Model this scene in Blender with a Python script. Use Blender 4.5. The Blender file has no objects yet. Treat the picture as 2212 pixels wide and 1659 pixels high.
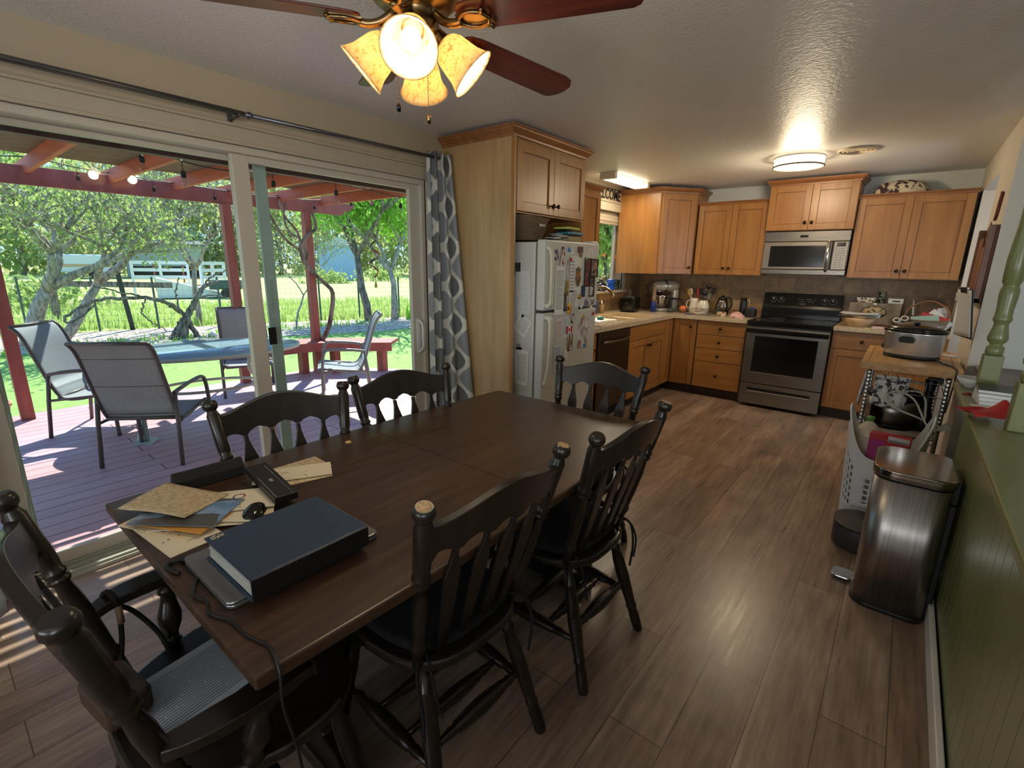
import bpy, bmesh, math, random
from mathutils import Vector, Matrix, Euler, Quaternion
PI = math.pi
R = math.radians
scene = bpy.context.scene
COL = scene.collection

# ------------------------------------------------------------------ camera, sky, sun, exposure
cam_d = bpy.data.cameras.new('camera')
cam_d.sensor_fit = 'HORIZONTAL'
cam_d.sensor_width = 36.0
cam_d.lens = 1042.2 / 2212.0 * 36.0
cam_d.clip_start = 0.02
cam_d.clip_end = 500
cam = bpy.data.objects.new('camera', cam_d)
COL.objects.link(cam)
_y, _p, _r = 0.6745, 0.2426, 0.016
_f = Vector((-math.sin(_y) * math.cos(_p), math.cos(_y) * math.cos(_p), -math.sin(_p)))
_rt = Vector((math.cos(_y), math.sin(_y), 0))
_up = _rt.cross(_f)
_r2 = _rt * math.cos(_r) + _up * math.sin(_r)
_u2 = _r2.cross(_f)
_m = Matrix(((_r2.x, _u2.x, -_f.x), (_r2.y, _u2.y, -_f.y), (_r2.z, _u2.z, -_f.z)))
cam.matrix_world = Matrix.Translation((0, 0, 1.4454)) @ _m.to_4x4()
scene.camera = cam

scene.view_settings.view_transform = 'Standard'
scene.view_settings.look = 'None'
scene.view_settings.gamma = 1
scene.view_settings.use_curve_mapping = False
scene.view_settings.exposure = 0.55
scene.cycles.use_denoising = True
scene.cycles.max_bounces = 8
scene.cycles.diffuse_bounces = 4
scene.cycles.glossy_bounces = 3
scene.cycles.transparent_max_bounces = 12
scene.cycles.sample_clamp_indirect = 4.0
scene.cycles.caustics_reflective = False
scene.cycles.caustics_refractive = False

world = bpy.data.worlds.new('sky')
scene.world = world
world.use_nodes = True
wn = world.node_tree.nodes
wl = world.node_tree.links
wn.clear()
wo = wn.new('ShaderNodeOutputWorld')
wb = wn.new('ShaderNodeBackground')
# clear spring sky: pale at the horizon, light blue higher up
_tc = wn.new('ShaderNodeTexCoord')
_sx = wn.new('ShaderNodeSeparateXYZ')
wl.new(_tc.outputs['Generated'], _sx.inputs[0])
_cr = wn.new('ShaderNodeValToRGB')
_cr.color_ramp.elements[0].position = 0.0
_cr.color_ramp.elements[0].color = (0.46, 0.64, 0.74, 1)
_cr.color_ramp.elements[1].position = 0.75
_cr.color_ramp.elements[1].color = (0.16, 0.38, 0.85, 1)
_e = _cr.color_ramp.elements.new(0.14)
_e.color = (0.36, 0.66, 0.95, 1)
wl.new(_sx.outputs['Z'], _cr.inputs[0])
wb.inputs['Strength'].default_value = 1.15
wl.new(_cr.outputs[0], wb.inputs[0])
wl.new(wb.outputs[0], wo.inputs[0])

def lamp(name, kind, loc, energy, color, **kw):
    d = bpy.data.lights.new(name, kind)
    d.energy = energy
    d.color = color
    for k, v in kw.items():
        if k not in ('rot', 'dir', 'parent'):
            setattr(d, k, v)
    o = bpy.data.objects.new(name, d)
    COL.objects.link(o)
    o.location = loc
    if 'dir' in kw:
        o.rotation_euler = Vector(kw['dir']).to_track_quat('-Z', 'Y').to_euler()
    if 'parent' in kw:
        o.parent = kw['parent']
    return o

SUN_DIR = Vector((0.55, -0.50, -0.90))
lamp('sun', 'SUN', (-6, 4, 8), 6.5, (1.0, 0.95, 0.86), angle=R(0.4), dir=SUN_DIR)
# added fill lamp behind and right of the camera, standing in for unseen daylight
lamp('fill_adjoining_room', 'AREA', (2.4, -2.95, 1.45), 100, (0.84, 0.92, 1.0), shape='RECTANGLE', size=2.0, size_y=1.5, dir=(-0.15, 1, 0.28))
lamp('fill_pantry', 'AREA', (1.30, 5.2, 1.5), 7, (0.78, 0.88, 1.0), shape='RECTANGLE', size=0.9, size_y=1.0, dir=(-1, 0, 0))  # area lamp added to light the doorway bluish; its source is unseen
lamp('fill_rear', 'AREA', (-0.9, -2.95, 1.45), 50, (0.88, 0.94, 1.0), shape='RECTANGLE', size=2.2, size_y=1.4, dir=(0, 1, 0.6))  # added rear fill, tilted up to spare the near floor; no window modelled

# ------------------------------------------------------------------ helpers
def C(r, g, b):
    def f(c):
        c /= 255.0
        return c / 12.92 if c <= 0.04045 else ((c + 0.055) / 1.055) ** 2.4
    return (f(r), f(g), f(b), 1.0)

class N:
    """small node-tree builder"""
    def __init__(s, m):
        s.t = m.node_tree
        s.n = s.t.nodes
        s.l = s.t.links
    def new(s, kind, **kw):
        n = s.n.new('ShaderNode' + kind)
        for k, v in kw.items():
            if k.startswith('_'):
                setattr(n, k[1:], v)
            else:
                key = k.replace('__', ' ')
                if isinstance(v, bpy.types.NodeSocket):
                    s.l.new(v, n.inputs[key])
                else:
                    n.inputs[key].default_value = v
        return n
    def math(s, op, a, b=0.0, c=None):
        n = s.n.new('ShaderNodeMath')
        n.operation = op
        for i, v in enumerate((a, b) if c is None else (a, b, c)):
            if isinstance(v, bpy.types.NodeSocket):
                s.l.new(v, n.inputs[i])
            else:
                n.inputs[i].default_value = v
        return n.outputs[0]
    def mix(s, f, a, b, mode='MIX'):
        n = s.n.new('ShaderNodeMix')
        n.data_type = 'RGBA'
        n.blend_type = mode
        for i, v in ((0, f), (6, a), (7, b)):
            if isinstance(v, bpy.types.NodeSocket):
                s.l.new(v, n.inputs[i])
            else:
                n.inputs[i].default_value = v
        return n.outputs[2]
    def coord(s, which='Object', scale=(1, 1, 1), rot=(0, 0, 0)):
        tc = s.n.new('ShaderNodeTexCoord')
        mp = s.n.new('ShaderNodeMapping')
        mp.inputs['Scale'].default_value = scale
        mp.inputs['Rotation'].default_value = rot
        s.l.new(tc.outputs[which], mp.inputs['Vector'])
        return mp.outputs[0]
    def noise(s, vec, scale=5, detail=3, rough=0.5):
        n = s.n.new('ShaderNodeTexNoise')
        n.inputs['Scale'].default_value = scale
        n.inputs['Detail'].default_value = detail
        n.inputs['Roughness'].default_value = rough
        if vec is not None:
            s.l.new(vec, n.inputs['Vector'])
        return n.outputs[0]
    def ramp(s, f, stops):
        n = s.n.new('ShaderNodeValToRGB')
        cr = n.color_ramp
        while len(cr.elements) < len(stops):
            cr.elements.new(0.5)
        for e, (p, c) in zip(cr.elements, stops):
            e.position = p
            e.color = c
        s.l.new(f, n.inputs[0])
        return n.outputs[0]
    def bump(s, h, strength=0.3, dist=0.01):
        n = s.n.new('ShaderNodeBump')
        n.inputs['Strength'].default_value = strength
        n.inputs['Distance'].default_value = dist
        s.l.new(h, n.inputs['Height'])
        return n.outputs[0]

MATS = {}
def mat(name, color=(0.5, 0.5, 0.5, 1), rough=0.5, metal=0.0, fn=None, **kw):
    """principled material; fn(nodes, bsdf) adds procedural detail"""
    if name in MATS:
        return MATS[name]
    m = bpy.data.materials.new(name)
    m.use_nodes = True
    n = N(m)
    b = n.n['Principled BSDF']
    b.inputs['Base Color'].default_value = color
    b.inputs['Roughness'].default_value = rough
    b.inputs['Metallic'].default_value = metal
    for k, v in kw.items():
        b.inputs[k.replace('__', ' ')].default_value = v
    if fn:
        fn(n, b)
    m.diffuse_color = color
    MATS[name] = m
    return m

def setin(n, b, key, sock):
    n.l.new(sock, b.inputs[key])

def speck(c1, c2, scale=6, detail=4, bump=0.0, stretch=(1, 1, 1), lo=0.35, hi=0.65, coord='Object', bd=0.004):
    def fn(n, b):
        v = n.coord(coord, stretch)
        f = n.noise(v, scale, detail)
        setin(n, b, 'Base Color', n.ramp(f, [(lo, c1), (hi, c2)]))
        if bump:
            setin(n, b, 'Normal', n.bump(f, bump, bd))
    return fn

def grain(c1, c2, c3, axis=2, scale=3.0, k=14, bump=0.05, pores=True):
    """wood grain streaks running along local axis"""
    def fn(n, b):
        sc = [k, k, k]
        sc[axis] = 0.9
        v = n.coord('Object', tuple(sc))
        f = n.noise(v, scale, 6, 0.6)
        v2 = n.coord('Object', tuple(0.6 + (x > 1) * 2.0 for x in sc))
        g = n.noise(v2, 2.0, 2)
        c = n.ramp(f, [(0.25, c1), (0.5, c2), (0.75, c3)])
        g2 = n.ramp(g, [(0.3, (0.86, 0.86, 0.86, 1)), (0.7, (1.1, 1.1, 1.1, 1))])
        setin(n, b, 'Base Color', n.mix(1.0, c, g2, 'MULTIPLY'))
        if bump:
            setin(n, b, 'Normal', n.bump(f, bump, 0.002))
    return fn

class MB:
    """collects shapes into one mesh"""
    def __init__(s):
        s.v = []; s.f = []; s.sm = []; s.mi = []; s.cur = 0; s.M = Matrix.Identity(4); s.uv = {}
    def add(s, vs, fs, smooth=False, M=None):
        o = len(s.v)
        MM = s.M @ M if M is not None else s.M
        s.v += [tuple(MM @ Vector(p)) for p in vs]
        for f in fs:
            s.f.append(tuple(o + i for i in f)); s.sm.append(smooth); s.mi.append(s.cur)
        return s
    def box(s, x0, x1, y0, y1, z0, z1, M=None):
        vs = [(x, y, z) for x in (x0, x1) for y in (y0, y1) for z in (z0, z1)]
        fs = [(0, 1, 3, 2), (4, 6, 7, 5), (0, 4, 5, 1), (2, 3, 7, 6), (0, 2, 6, 4), (1, 5, 7, 3)]
        return s.add(vs, fs, False, M)
    def cbox(s, c, d, M=None):
        return s.box(c[0] - d[0] / 2, c[0] + d[0] / 2, c[1] - d[1] / 2, c[1] + d[1] / 2, c[2] - d[2] / 2, c[2] + d[2] / 2, M)
    def prism(s, pts, z0, z1, M=None, smooth=False):
        """polygon in xy extruded z0..z1; M reorients"""
        n = len(pts)
        a = sum(pts[i][0] * pts[(i + 1) % n][1] - pts[(i + 1) % n][0] * pts[i][1] for i in range(n))
        if a < 0:
            pts = pts[::-1]
        vs = [(p[0], p[1], z0) for p in pts] + [(p[0], p[1], z1) for p in pts]
        s.add(vs, [tuple(range(n))[::-1], tuple(range(n, 2 * n))], False, M)
        o = len(s.v) - 2 * n
        for i in range(n):
            j = (i + 1) % n
            s.f.append((o + i, o + j, o + n + j, o + n + i)); s.sm.append(smooth); s.mi.append(s.cur)
        return s
    def lathe(s, prof, n=24, M=None, cap=True, sx=1.0, sy=1.0):
        """prof: (radius, z) pairs bottom to top"""
        vs = []
        for r, z in prof:
            for i in range(n):
                a = 2 * PI * i / n
                vs.append((r * math.cos(a) * sx, r * math.sin(a) * sy, z))
        fs = []
        for k in range(len(prof) - 1):
            for i in range(n):
                j = (i + 1) % n
                fs.append((k * n + i, k * n + j, (k + 1) * n + j, (k + 1) * n + i))
        s.add(vs, fs, True, M)
        if cap:
            o = len(s.v) - len(vs)
            if prof[0][0] > 1e-5:
                s.f.append(tuple(o + i for i in range(n))[::-1]); s.sm.append(False); s.mi.append(s.cur)
            if prof[-1][0] > 1e-5:
                q = o + (len(prof) - 1) * n
                s.f.append(tuple(q + i for i in range(n))); s.sm.append(False); s.mi.append(s.cur)
        return s
    def turn(s, a, b, prof, n=16):
        """lathe between two points; prof: (t, radius)"""
        a = Vector(a); b = Vector(b)
        d = b - a
        L = d.length
        q = d.to_track_quat('Z', 'Y').to_matrix().to_4x4()
        return s.lathe([(r, t * L) for t, r in prof], n, Matrix.Translation(a) @ q)
    def tube(s, pts, r, n=8, closed=False):
        pts = [Vector(p) for p in pts]
        m = len(pts)
        rs = r if isinstance(r, (list, tuple)) else [r] * m
        vs = []
        up = None
        for i, p in enumerate(pts):
            if closed:
                t = pts[(i + 1) % m] - pts[i - 1]
            else:
                t = pts[min(i + 1, m - 1)] - pts[max(i - 1, 0)]
            if t.length < 1e-9:
                t = Vector((0, 0, 1))
            t.normalize()
            if up is None:
                up = Vector((0, 0, 1)) if abs(t.z) < 0.9 else Vector((1, 0, 0))
            x = up.cross(t)
            if x.length < 1e-6:
                x = Vector((1, 0, 0)).cross(t)
            x.normalize()
            up = t.cross(x)
            for k in range(n):
                a = 2 * PI * k / n
                vs.append(tuple(p + (x * math.cos(a) + up * math.sin(a)) * rs[i]))
        fs = []
        for i in range(m if closed else m - 1):
            i2 = (i + 1) % m
            for k in range(n):
                k2 = (k + 1) % n
                fs.append((i * n + k, i * n + k2, i2 * n + k2, i2 * n + k))
        if not closed:
            fs.append(tuple(range(n))[::-1]); fs.append(tuple((m - 1) * n + k for k in range(n)))
        return s.add(vs, fs, True)
    def grid(s, fn, nu, nv, smooth=True, closed_u=False, uv=False):
        vs = []
        o = len(s.v)
        for j in range(nv + 1):
            for i in range(nu + (0 if closed_u else 1)):
                p = fn(i / nu, j / nv)
                vs.append(p[:3])
                if uv:
                    s.uv[o + len(vs) - 1] = (p[3], p[4])
        w = nu if closed_u else nu + 1
        fs = []
        for j in range(nv):
            for i in range(nu):
                i2 = (i + 1) % w if closed_u else i + 1
                fs.append((j * w + i, j * w + i2, (j + 1) * w + i2, (j + 1) * w + i))
        return s.add(vs, fs, smooth)
    def ball(s, c, r, n=14, sc=(1, 1, 1)):
        prof = [(max(1e-6, r * math.sin(PI * k / (n // 2))), -r * math.cos(PI * k / (n // 2))) for k in range(n // 2 + 1)]
        return s.lathe(prof, n, Matrix.Translation(c) @ Matrix.Diagonal((sc[0], sc[1], sc[2], 1)), cap=False)
    def build(s, name, m, parent=None, bevel=0.0, seg=2, sub=0, solid=0.0, loc=None, rot=None, label=None):
        me = bpy.data.meshes.new(name)
        me.from_pydata(s.v, [], s.f)
        me.polygons.foreach_set('use_smooth', s.sm)
        ms = m if isinstance(m, (list, tuple)) else [m]
        for q in ms:
            me.materials.append(q)
        if len(ms) > 1:
            me.polygons.foreach_set('material_index', s.mi)
        if s.uv:
            ul = me.uv_layers.new(name='cloth')
            for lp in me.loops:
                ul.data[lp.index].uv = s.uv.get(lp.vertex_index, (0, 0))
        me.update()
        o = bpy.data.objects.new(name, me)
        COL.objects.link(o)
        if parent is not None:
            o.parent = parent
        if loc is not None:
            o.location = loc
        if rot is not None:
            o.rotation_euler = rot
        if solid:
            q = o.modifiers.new('thickness', 'SOLIDIFY'); q.thickness = solid; q.offset = 0
        if bevel:
            q = o.modifiers.new('bevel', 'BEVEL'); q.width = bevel; q.segments = seg; q.limit_method = 'ANGLE'; q.angle_limit = R(40)
        if sub:
            q = o.modifiers.new('smooth', 'SUBSURF'); q.levels = sub; q.render_levels = sub
        if label:
            o['label'] = label
        return o

def thing(name, label, cat, loc=(0, 0, 0), rotz=0.0, group=None):
    o = bpy.data.objects.new(name, None)
    o.empty_display_size = 0.1
    COL.objects.link(o)
    o.location = loc
    o.rotation_euler = (0, 0, rotz)
    o['label'] = label
    o['category'] = cat
    if group:
        o['group'] = group
    return o
def tag(o, label, cat, group=None, kind=None):
    o['label'] = label
    o['category'] = cat
    if group:
        o['group'] = group
    if kind:
        o['kind'] = kind
    return o
def struct(o, label=None):
    o['kind'] = 'structure'
    if label:
        o['label'] = label
    return o
def dup(root, loc, rotz, label, group=None):
    r = root.copy(); COL.objects.link(r)
    r.location = loc; r.rotation_euler = (0, 0, rotz)
    r['label'] = label
    if group:
        r['group'] = group
    def rec(a, b):
        for ch in list(a.children):
            c = ch.copy(); COL.objects.link(c); c.parent = b
            rec(ch, c)
    rec(root, r)
    return r
def text_mesh(name, s, size, extrude, m, parent=None, loc=(0, 0, 0), rot=(0, 0, 0), align='CENTER', sx=1.0, bold=0.0):
    cu = bpy.data.curves.new(name, 'FONT')
    cu.body = s; cu.size = size; cu.extrude = extrude; cu.align_x = align; cu.align_y = 'CENTER'; cu.offset = bold
    cu.resolution_u = 3
    tmp = bpy.data.objects.new(name + '_tmp', cu)
    COL.objects.link(tmp)
    dg = bpy.context.evaluated_depsgraph_get()
    dg.update()
    me = bpy.data.meshes.new_from_object(tmp.evaluated_get(dg))
    bpy.data.objects.remove(tmp)
    me.materials.clear(); me.materials.append(m)
    o = bpy.data.objects.new(name, me)
    COL.objects.link(o)
    if parent is not None:
        o.parent = parent
    o.location = loc; o.rotation_euler = rot; o.scale = (sx, 1, 1)
    return o
def rrect(w, h, r, n=5, cx=0, cy=0):
    pts = []
    for (sx, sy, a0) in ((1, 1, 0), (-1, 1, 90), (-1, -1, 180), (1, -1, 270)):
        for k in range(n + 1):
            a = R(a0 + 90 * k / n)
            pts.append((cx + sx * (w / 2 - r) + r * math.cos(a), cy + sy * (h / 2 - r) + r * math.sin(a)))
    return pts
def bez(p, n=24):
    """Catmull-Rom through points"""
    p = [Vector(q) for q in p]
    out = []
    for i in range(len(p) - 1):
        a = p[max(i - 1, 0)]; b = p[i]; c = p[i + 1]; d = p[min(i + 2, len(p) - 1)]
        m = max(2, n // (len(p) - 1))
        for k in range(m):
            t = k / m
            out.append(0.5 * ((2 * b) + (c - a) * t + (2 * a - 5 * b + 4 * c - d) * t * t + (3 * b - a - 3 * c + d) * t ** 3))
    out.append(p[-1])
    return out
RX90 = Matrix.Rotation(R(90), 4, 'X')
RY90 = Matrix.Rotation(R(90), 4, 'Y')
T = Matrix.Translation
# ------------------------------------------------------------------ materials
def m_floor_fn(n, b):
    v = n.coord('Object', (1, 1, 1), (0, 0, R(90)))
    br = n.new('TexBrick', Vector=v)
    br.offset = 0.37; br.offset_frequency = 2
    br.inputs['Color1'].default_value = C(154, 132, 115)
    br.inputs['Color2'].default_value = C(132, 110, 94)
    br.inputs['Mortar'].default_value = C(80, 66, 57)
    br.inputs['Scale'].default_value = 1.0
    br.inputs['Mortar Size'].default_value = 0.0016
    br.inputs['Brick Width'].default_value = 1.22
    br.inputs['Row Height'].default_value = 0.18
    br.inputs['Bias'].default_value = 0.0
    v2 = n.coord('Object', (16, 1.1, 1))
    f = n.noise(v2, 3.0, 8, 0.65)
    v3 = n.coord('Object', (3.5, 0.9, 1))
    g = n.noise(v3, 2.2, 4, 0.6)
    c = n.mix(1.0, br.outputs[0], n.ramp(f, [(0.3, (0.62, 0.60, 0.58, 1)), (0.64, (1.22, 1.2, 1.18, 1))]), 'MULTIPLY')
    c = n.mix(1.0, c, n.ramp(g, [(0.35, (0.74, 0.73, 0.72, 1)), (0.62, (1.2, 1.2, 1.2, 1))]), 'MULTIPLY')
    setin(n, b, 'Base Color', c)
    setin(n, b, 'Normal', n.bump(n.mix(0.5, f, br.outputs[1]), 0.12, 0.002))
    setin(n, b, 'Roughness', n.math('MULTIPLY_ADD', f, 0.22, 0.20))
    b.inputs['IOR'].default_value = 1.6
M_FLOOR = mat('vinyl_plank_floor', C(104, 88, 76), 0.4, fn=m_floor_fn)
def m_ceil_fn(n, b):
    v = n.coord('Object')
    f = n.noise(v, 34, 3, 0.55)
    g = n.noise(v, 8, 2)
    h = n.math('MULTIPLY', n.math('GREATER_THAN', n.math('ADD', f, n.math('MULTIPLY', g, 0.25)), 0.63), 1.0)
    h2 = n.math('ADD', n.math('MULTIPLY', h, 0.5), n.noise(v, 60, 2))
    setin(n, b, 'Normal', n.bump(h2, 0.45, 0.006))
M_CEIL = mat('knockdown_ceiling_paint', C(228, 226, 222), 0.42, fn=m_ceil_fn)
def wallfn(n, b):
    f = n.noise(n.coord('Object'), 55, 3)
    setin(n, b, 'Normal', n.bump(f, 0.12, 0.003))
M_WALL = mat('cream_wall_paint', C(180, 164, 138), 0.62, fn=wallfn)
M_WALLG = mat('pale_grey_wall_paint', C(206, 210, 202), 0.6, fn=wallfn)
M_WALLR = mat('pale_cream_wall_paint', C(208, 200, 186), 0.6, fn=wallfn)
M_TRIM = mat('cream_trim_paint', C(178, 166, 144), 0.4)
M_WHITE = mat('white_trim_paint', C(225, 222, 216), 0.4)
def greenfn(n, b):
    f = n.noise(n.coord('Object'), 3, 3)
    setin(n, b, 'Base Color', n.ramp(f, [(0.3, C(112, 117, 72)), (0.7, C(124, 128, 84))]))
M_GREEN = mat('sage_green_gloss_paint', C(118, 122, 78), 0.28, fn=greenfn)
M_VINYL = mat('white_vinyl_frame', C(192, 184, 168), 0.35)
M_ALU = mat('pale_grey_green_aluminium', C(168, 186, 182), 0.35)

def glassmat(name, tint=(1, 1, 1, 1), ior=1.45, gl=1.0, rough=0.0):
    m = bpy.data.materials.new(name); m.use_nodes = True
    n = N(m)
    n.n.remove(n.n['Principled BSDF'])
    tr = n.new('BsdfTransparent', Color=tint)
    g = n.new('BsdfGlossy', Color=(gl, gl, gl, 1), Roughness=rough)
    fr = n.new('Fresnel', IOR=ior)
    gm = n.new('NewGeometry')
    mx = n.new('MixShader', Fac=n.math('MULTIPLY', fr.outputs[0], n.math('SUBTRACT', 1.0, gm.outputs['Backfacing'])))
    n.l.new(tr.outputs[0], mx.inputs[1]); n.l.new(g.outputs[0], mx.inputs[2])
    n.l.new(mx.outputs[0], n.n['Material Output'].inputs[0])
    MATS[name] = m
    return m
M_PANE = glassmat('clear_window_glass', (0.97, 1.0, 0.985, 1))
M_CLEAR = glassmat('clear_thin_glass', (0.88, 0.9, 0.9, 1), 1.5)
M_PLASTCLEAR = glassmat('clear_food_plastic', (0.8, 0.82, 0.82, 1), 1.5, 0.8, 0.15)
M_TABLEGLASS = mat('patio_table_glass', C(150, 184, 196), 0.12)

M_MAPLE = mat('honey_maple', C(178, 124, 72), 0.33, fn=grain(C(146, 97, 46), C(158, 108, 55), C(170, 121, 64), 2, 2.5, 9))
M_MAPLEH = mat('honey_maple_across', C(178, 124, 72), 0.33, fn=grain(C(146, 97, 46), C(158, 108, 55), C(170, 121, 64), 0, 2.5, 9))
M_MAPLED = mat('honey_maple_painted_shadow', C(112, 70, 38), 0.4)
M_PLY = mat('pale_maple_panel', C(184, 150, 108), 0.36, fn=grain(C(160, 126, 84), C(176, 142, 98), C(186, 156, 114), 2, 2.2, 7))
M_KICK = mat('dark_toe_kick', C(58, 42, 32), 0.5)
M_CNT = mat('cream_solid_counter', C(196, 178, 148), 0.25, fn=speck(C(186, 166, 136), C(204, 188, 158), 60, 2))
M_WALNUT = mat('dark_espresso_wood', C(34, 26, 22), 0.28, fn=grain(C(24, 18, 15), C(33, 25, 20), C(46, 35, 28), 2, 2.4, 10))
def tabletopfn(n, b):
    v = n.coord('Object', (26, 1.2, 8))
    f = n.noise(v, 2.4, 6, 0.6)
    v2 = n.coord('Object', (7, 0.35, 1))
    g = n.noise(v2, 2.0, 3)
    c = n.ramp(f, [(0.3, C(52, 35, 25)), (0.5, C(66, 46, 33)), (0.72, C(86, 61, 42))])
    c = n.mix(1.0, c, n.ramp(g, [(0.35, (0.82, 0.82, 0.82, 1)), (0.65, (1.15, 1.12, 1.08, 1))]), 'MULTIPLY')
    setin(n, b, 'Base Color', c)
    setin(n, b, 'Roughness', n.math('MULTIPLY_ADD', f, 0.14, 0.27))
    setin(n, b, 'Normal', n.bump(f, 0.05, 0.001))
M_TABLE = mat('dark_stained_table_wood', C(64, 46, 34), 0.3, fn=tabletopfn)
M_STEEL = mat('brushed_stainless', C(150, 144, 134), 0.28, 1.0, fn=speck(C(116, 110, 102), C(144, 137, 126), 3, 5, 0.02, (1.5, 1.5, 80)))
M_STEELV = mat('brushed_stainless_upright', C(160, 156, 150), 0.34, 1.0, fn=speck(C(150, 146, 140), C(174, 168, 162), 3, 5, 0.02, (60, 60, 1.2)))
M_STEELD = mat('dark_brushed_stainless', C(104, 92, 80), 0.35, 1.0)
M_CHROME = mat('chrome', C(205, 205, 205), 0.12, 1.0)
M_BLACKG = mat('black_gloss', C(14, 14, 14), 0.12)
M_BLACK = mat('black_plastic', C(20, 20, 21), 0.4)
M_BLACKM = mat('black_matt', C(16, 16, 16), 0.75)
M_CLOTHB = mat('black_cushion_cloth', C(16, 15, 17), 0.9)
M_BRASS = mat('antique_brass', C(150, 122, 84), 0.28, 1.0)
M_BRONZE = mat('dark_bronze_knob', C(64, 46, 32), 0.3, 1.0)
M_WPLAST = mat('white_plastic', C(216, 216, 214), 0.4)
M_FRIDGE = mat('white_fridge_enamel', C(196, 195, 187), 0.35, fn=lambda n, b: setin(n, b, 'Normal', n.bump(n.noise(n.coord('Object'), 260, 2), 0.08, 0.001)))
M_GASKET = mat('grey_gasket', C(98, 98, 94), 0.7)
M_REDWOOD = mat('rust_red_stain', C(156, 84, 76), 0.6, fn=grain(C(138, 70, 64), C(154, 82, 76), C(168, 98, 90), 2, 2.0, 6))
M_REDWOODX = mat('rust_red_rafter_stain', C(186, 88, 66), 0.6, fn=grain(C(170, 76, 58), C(188, 90, 68), C(200, 104, 80), 0, 2.0, 6))
M_SLAT = mat('weathered_brown_slat', C(118, 84, 80), 0.7, fn=speck(C(88, 60, 56), C(138, 104, 98), 12, 3, 0, (8, 0.6, 4)))
def deckfn(n, b):
    v = n.coord('Object', (1, 1, 1), (0, 0, R(90)))
    br = n.new('TexBrick', Vector=v)
    br.offset = 0.43; br.offset_frequency = 2
    br.inputs['Color1'].default_value = C(200, 166, 176)
    br.inputs['Color2'].default_value = C(186, 152, 164)
    br.inputs['Mortar'].default_value = C(48, 26, 30)
    br.inputs['Scale'].default_value = 1.0
    br.inputs['Mortar Size'].default_value = 0.004
    br.inputs['Brick Width'].default_value = 2.4
    br.inputs['Row Height'].default_value = 0.145
    f = n.noise(n.coord('Object', (12, 1, 1)), 3, 6, 0.6)
    g = n.noise(n.coord('Object'), 1.3, 3)
    c = n.mix(1.0, br.outputs[0], n.ramp(f, [(0.3, (0.85, 0.82, 0.84, 1)), (0.7, (1.12, 1.12, 1.12, 1))]), 'MULTIPLY')
    c = n.mix(n.ramp(g, [(0.4, (0, 0, 0, 1)), (0.65, (0.7, 0.7, 0.7, 1))]), c, C(192, 136, 136))
    c = n.mix(br.outputs[1], c, C(48, 26, 30))
    setin(n, b, 'Base Color', c)
M_DECK = mat('worn_red_deck_boards', C(160, 106, 106), 0.55, fn=deckfn)
def lawnfn(n, b):
    v = n.coord('Object')
    f = n.noise(v, 9, 8, 0.7)
    g = n.noise(v, 0.7, 3)
    c = n.ramp(f, [(0.3, C(104, 142, 58)), (0.5, C(130, 170, 74)), (0.7, C(162, 196, 106))])
    c = n.mix(n.ramp(g, [(0.4, (0, 0, 0, 1)), (0.7, (0.6, 0.6, 0.6, 1))]), c, C(128, 164, 74))
    setin(n, b, 'Base Color', c)
    setin(n, b, 'Normal', n.bump(f, 0.5, 0.05))
M_LAWN = mat('spring_lawn', C(104, 140, 60), 0.8, fn=lawnfn)
M_FIELD = mat('dry_pasture', C(168, 180, 110), 0.9, fn=speck(C(140, 162, 84), C(190, 192, 132), 2.5, 8, 0.3, lo=0.3, hi=0.7, bd=0.1))
M_MULCH = mat('bark_mulch', C(150, 132, 118), 0.9, fn=speck(C(96, 82, 72), C(214, 202, 190), 16, 8, 0.6, bd=0.03))
M_BARK = mat('grey_bark', C(112, 100, 92), 0.9, fn=speck(C(74, 62, 56), C(150, 138, 128), 9, 6, 0.5, (2, 2, 0.5), bd=0.02))
M_BARKL = mat('pale_grey_bark', C(160, 152, 142), 0.9, fn=speck(C(116, 106, 98), C(188, 180, 170), 9, 6, 0.4, (2, 2, 0.5), bd=0.02))
def leafmat(name, c1, c2, c3):
    def fn(n, b):
        v = n.coord('Object')
        f = n.noise(v, 3.5, 5, 0.7)
        setin(n, b, 'Base Color', n.ramp(f, [(0.3, c1), (0.5, c2), (0.68, c3)]))
    m = mat(name, c2, 0.6, fn=fn)
    n = N(m)
    b = n.n['Principled BSDF']
    tl = n.new('BsdfTranslucent')
    src = b.inputs['Base Color'].links[0].from_socket
    n.l.new(src, tl.inputs[0])
    mx = n.new('MixShader', Fac=0.55)
    n.l.new(b.outputs[0], mx.inputs[1]); n.l.new(tl.outputs[0], mx.inputs[2])
    n.l.new(mx.outputs[0], n.n['Material Output'].inputs[0])
    return m
M_LEAF = leafmat('spring_leaves', C(128, 156, 84), C(160, 182, 104), C(196, 206, 130))
M_LEAFG = leafmat('bright_green_leaves', C(112, 172, 60), C(146, 204, 78), C(186, 222, 108))
M_TALLG = leafmat('tall_grass', C(140, 172, 84), C(170, 194, 108), C(204, 214, 150))
M_LEAFY = leafmat('yellow_green_leaves', C(160, 174, 112), C(190, 198, 136), C(214, 214, 160))
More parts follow.
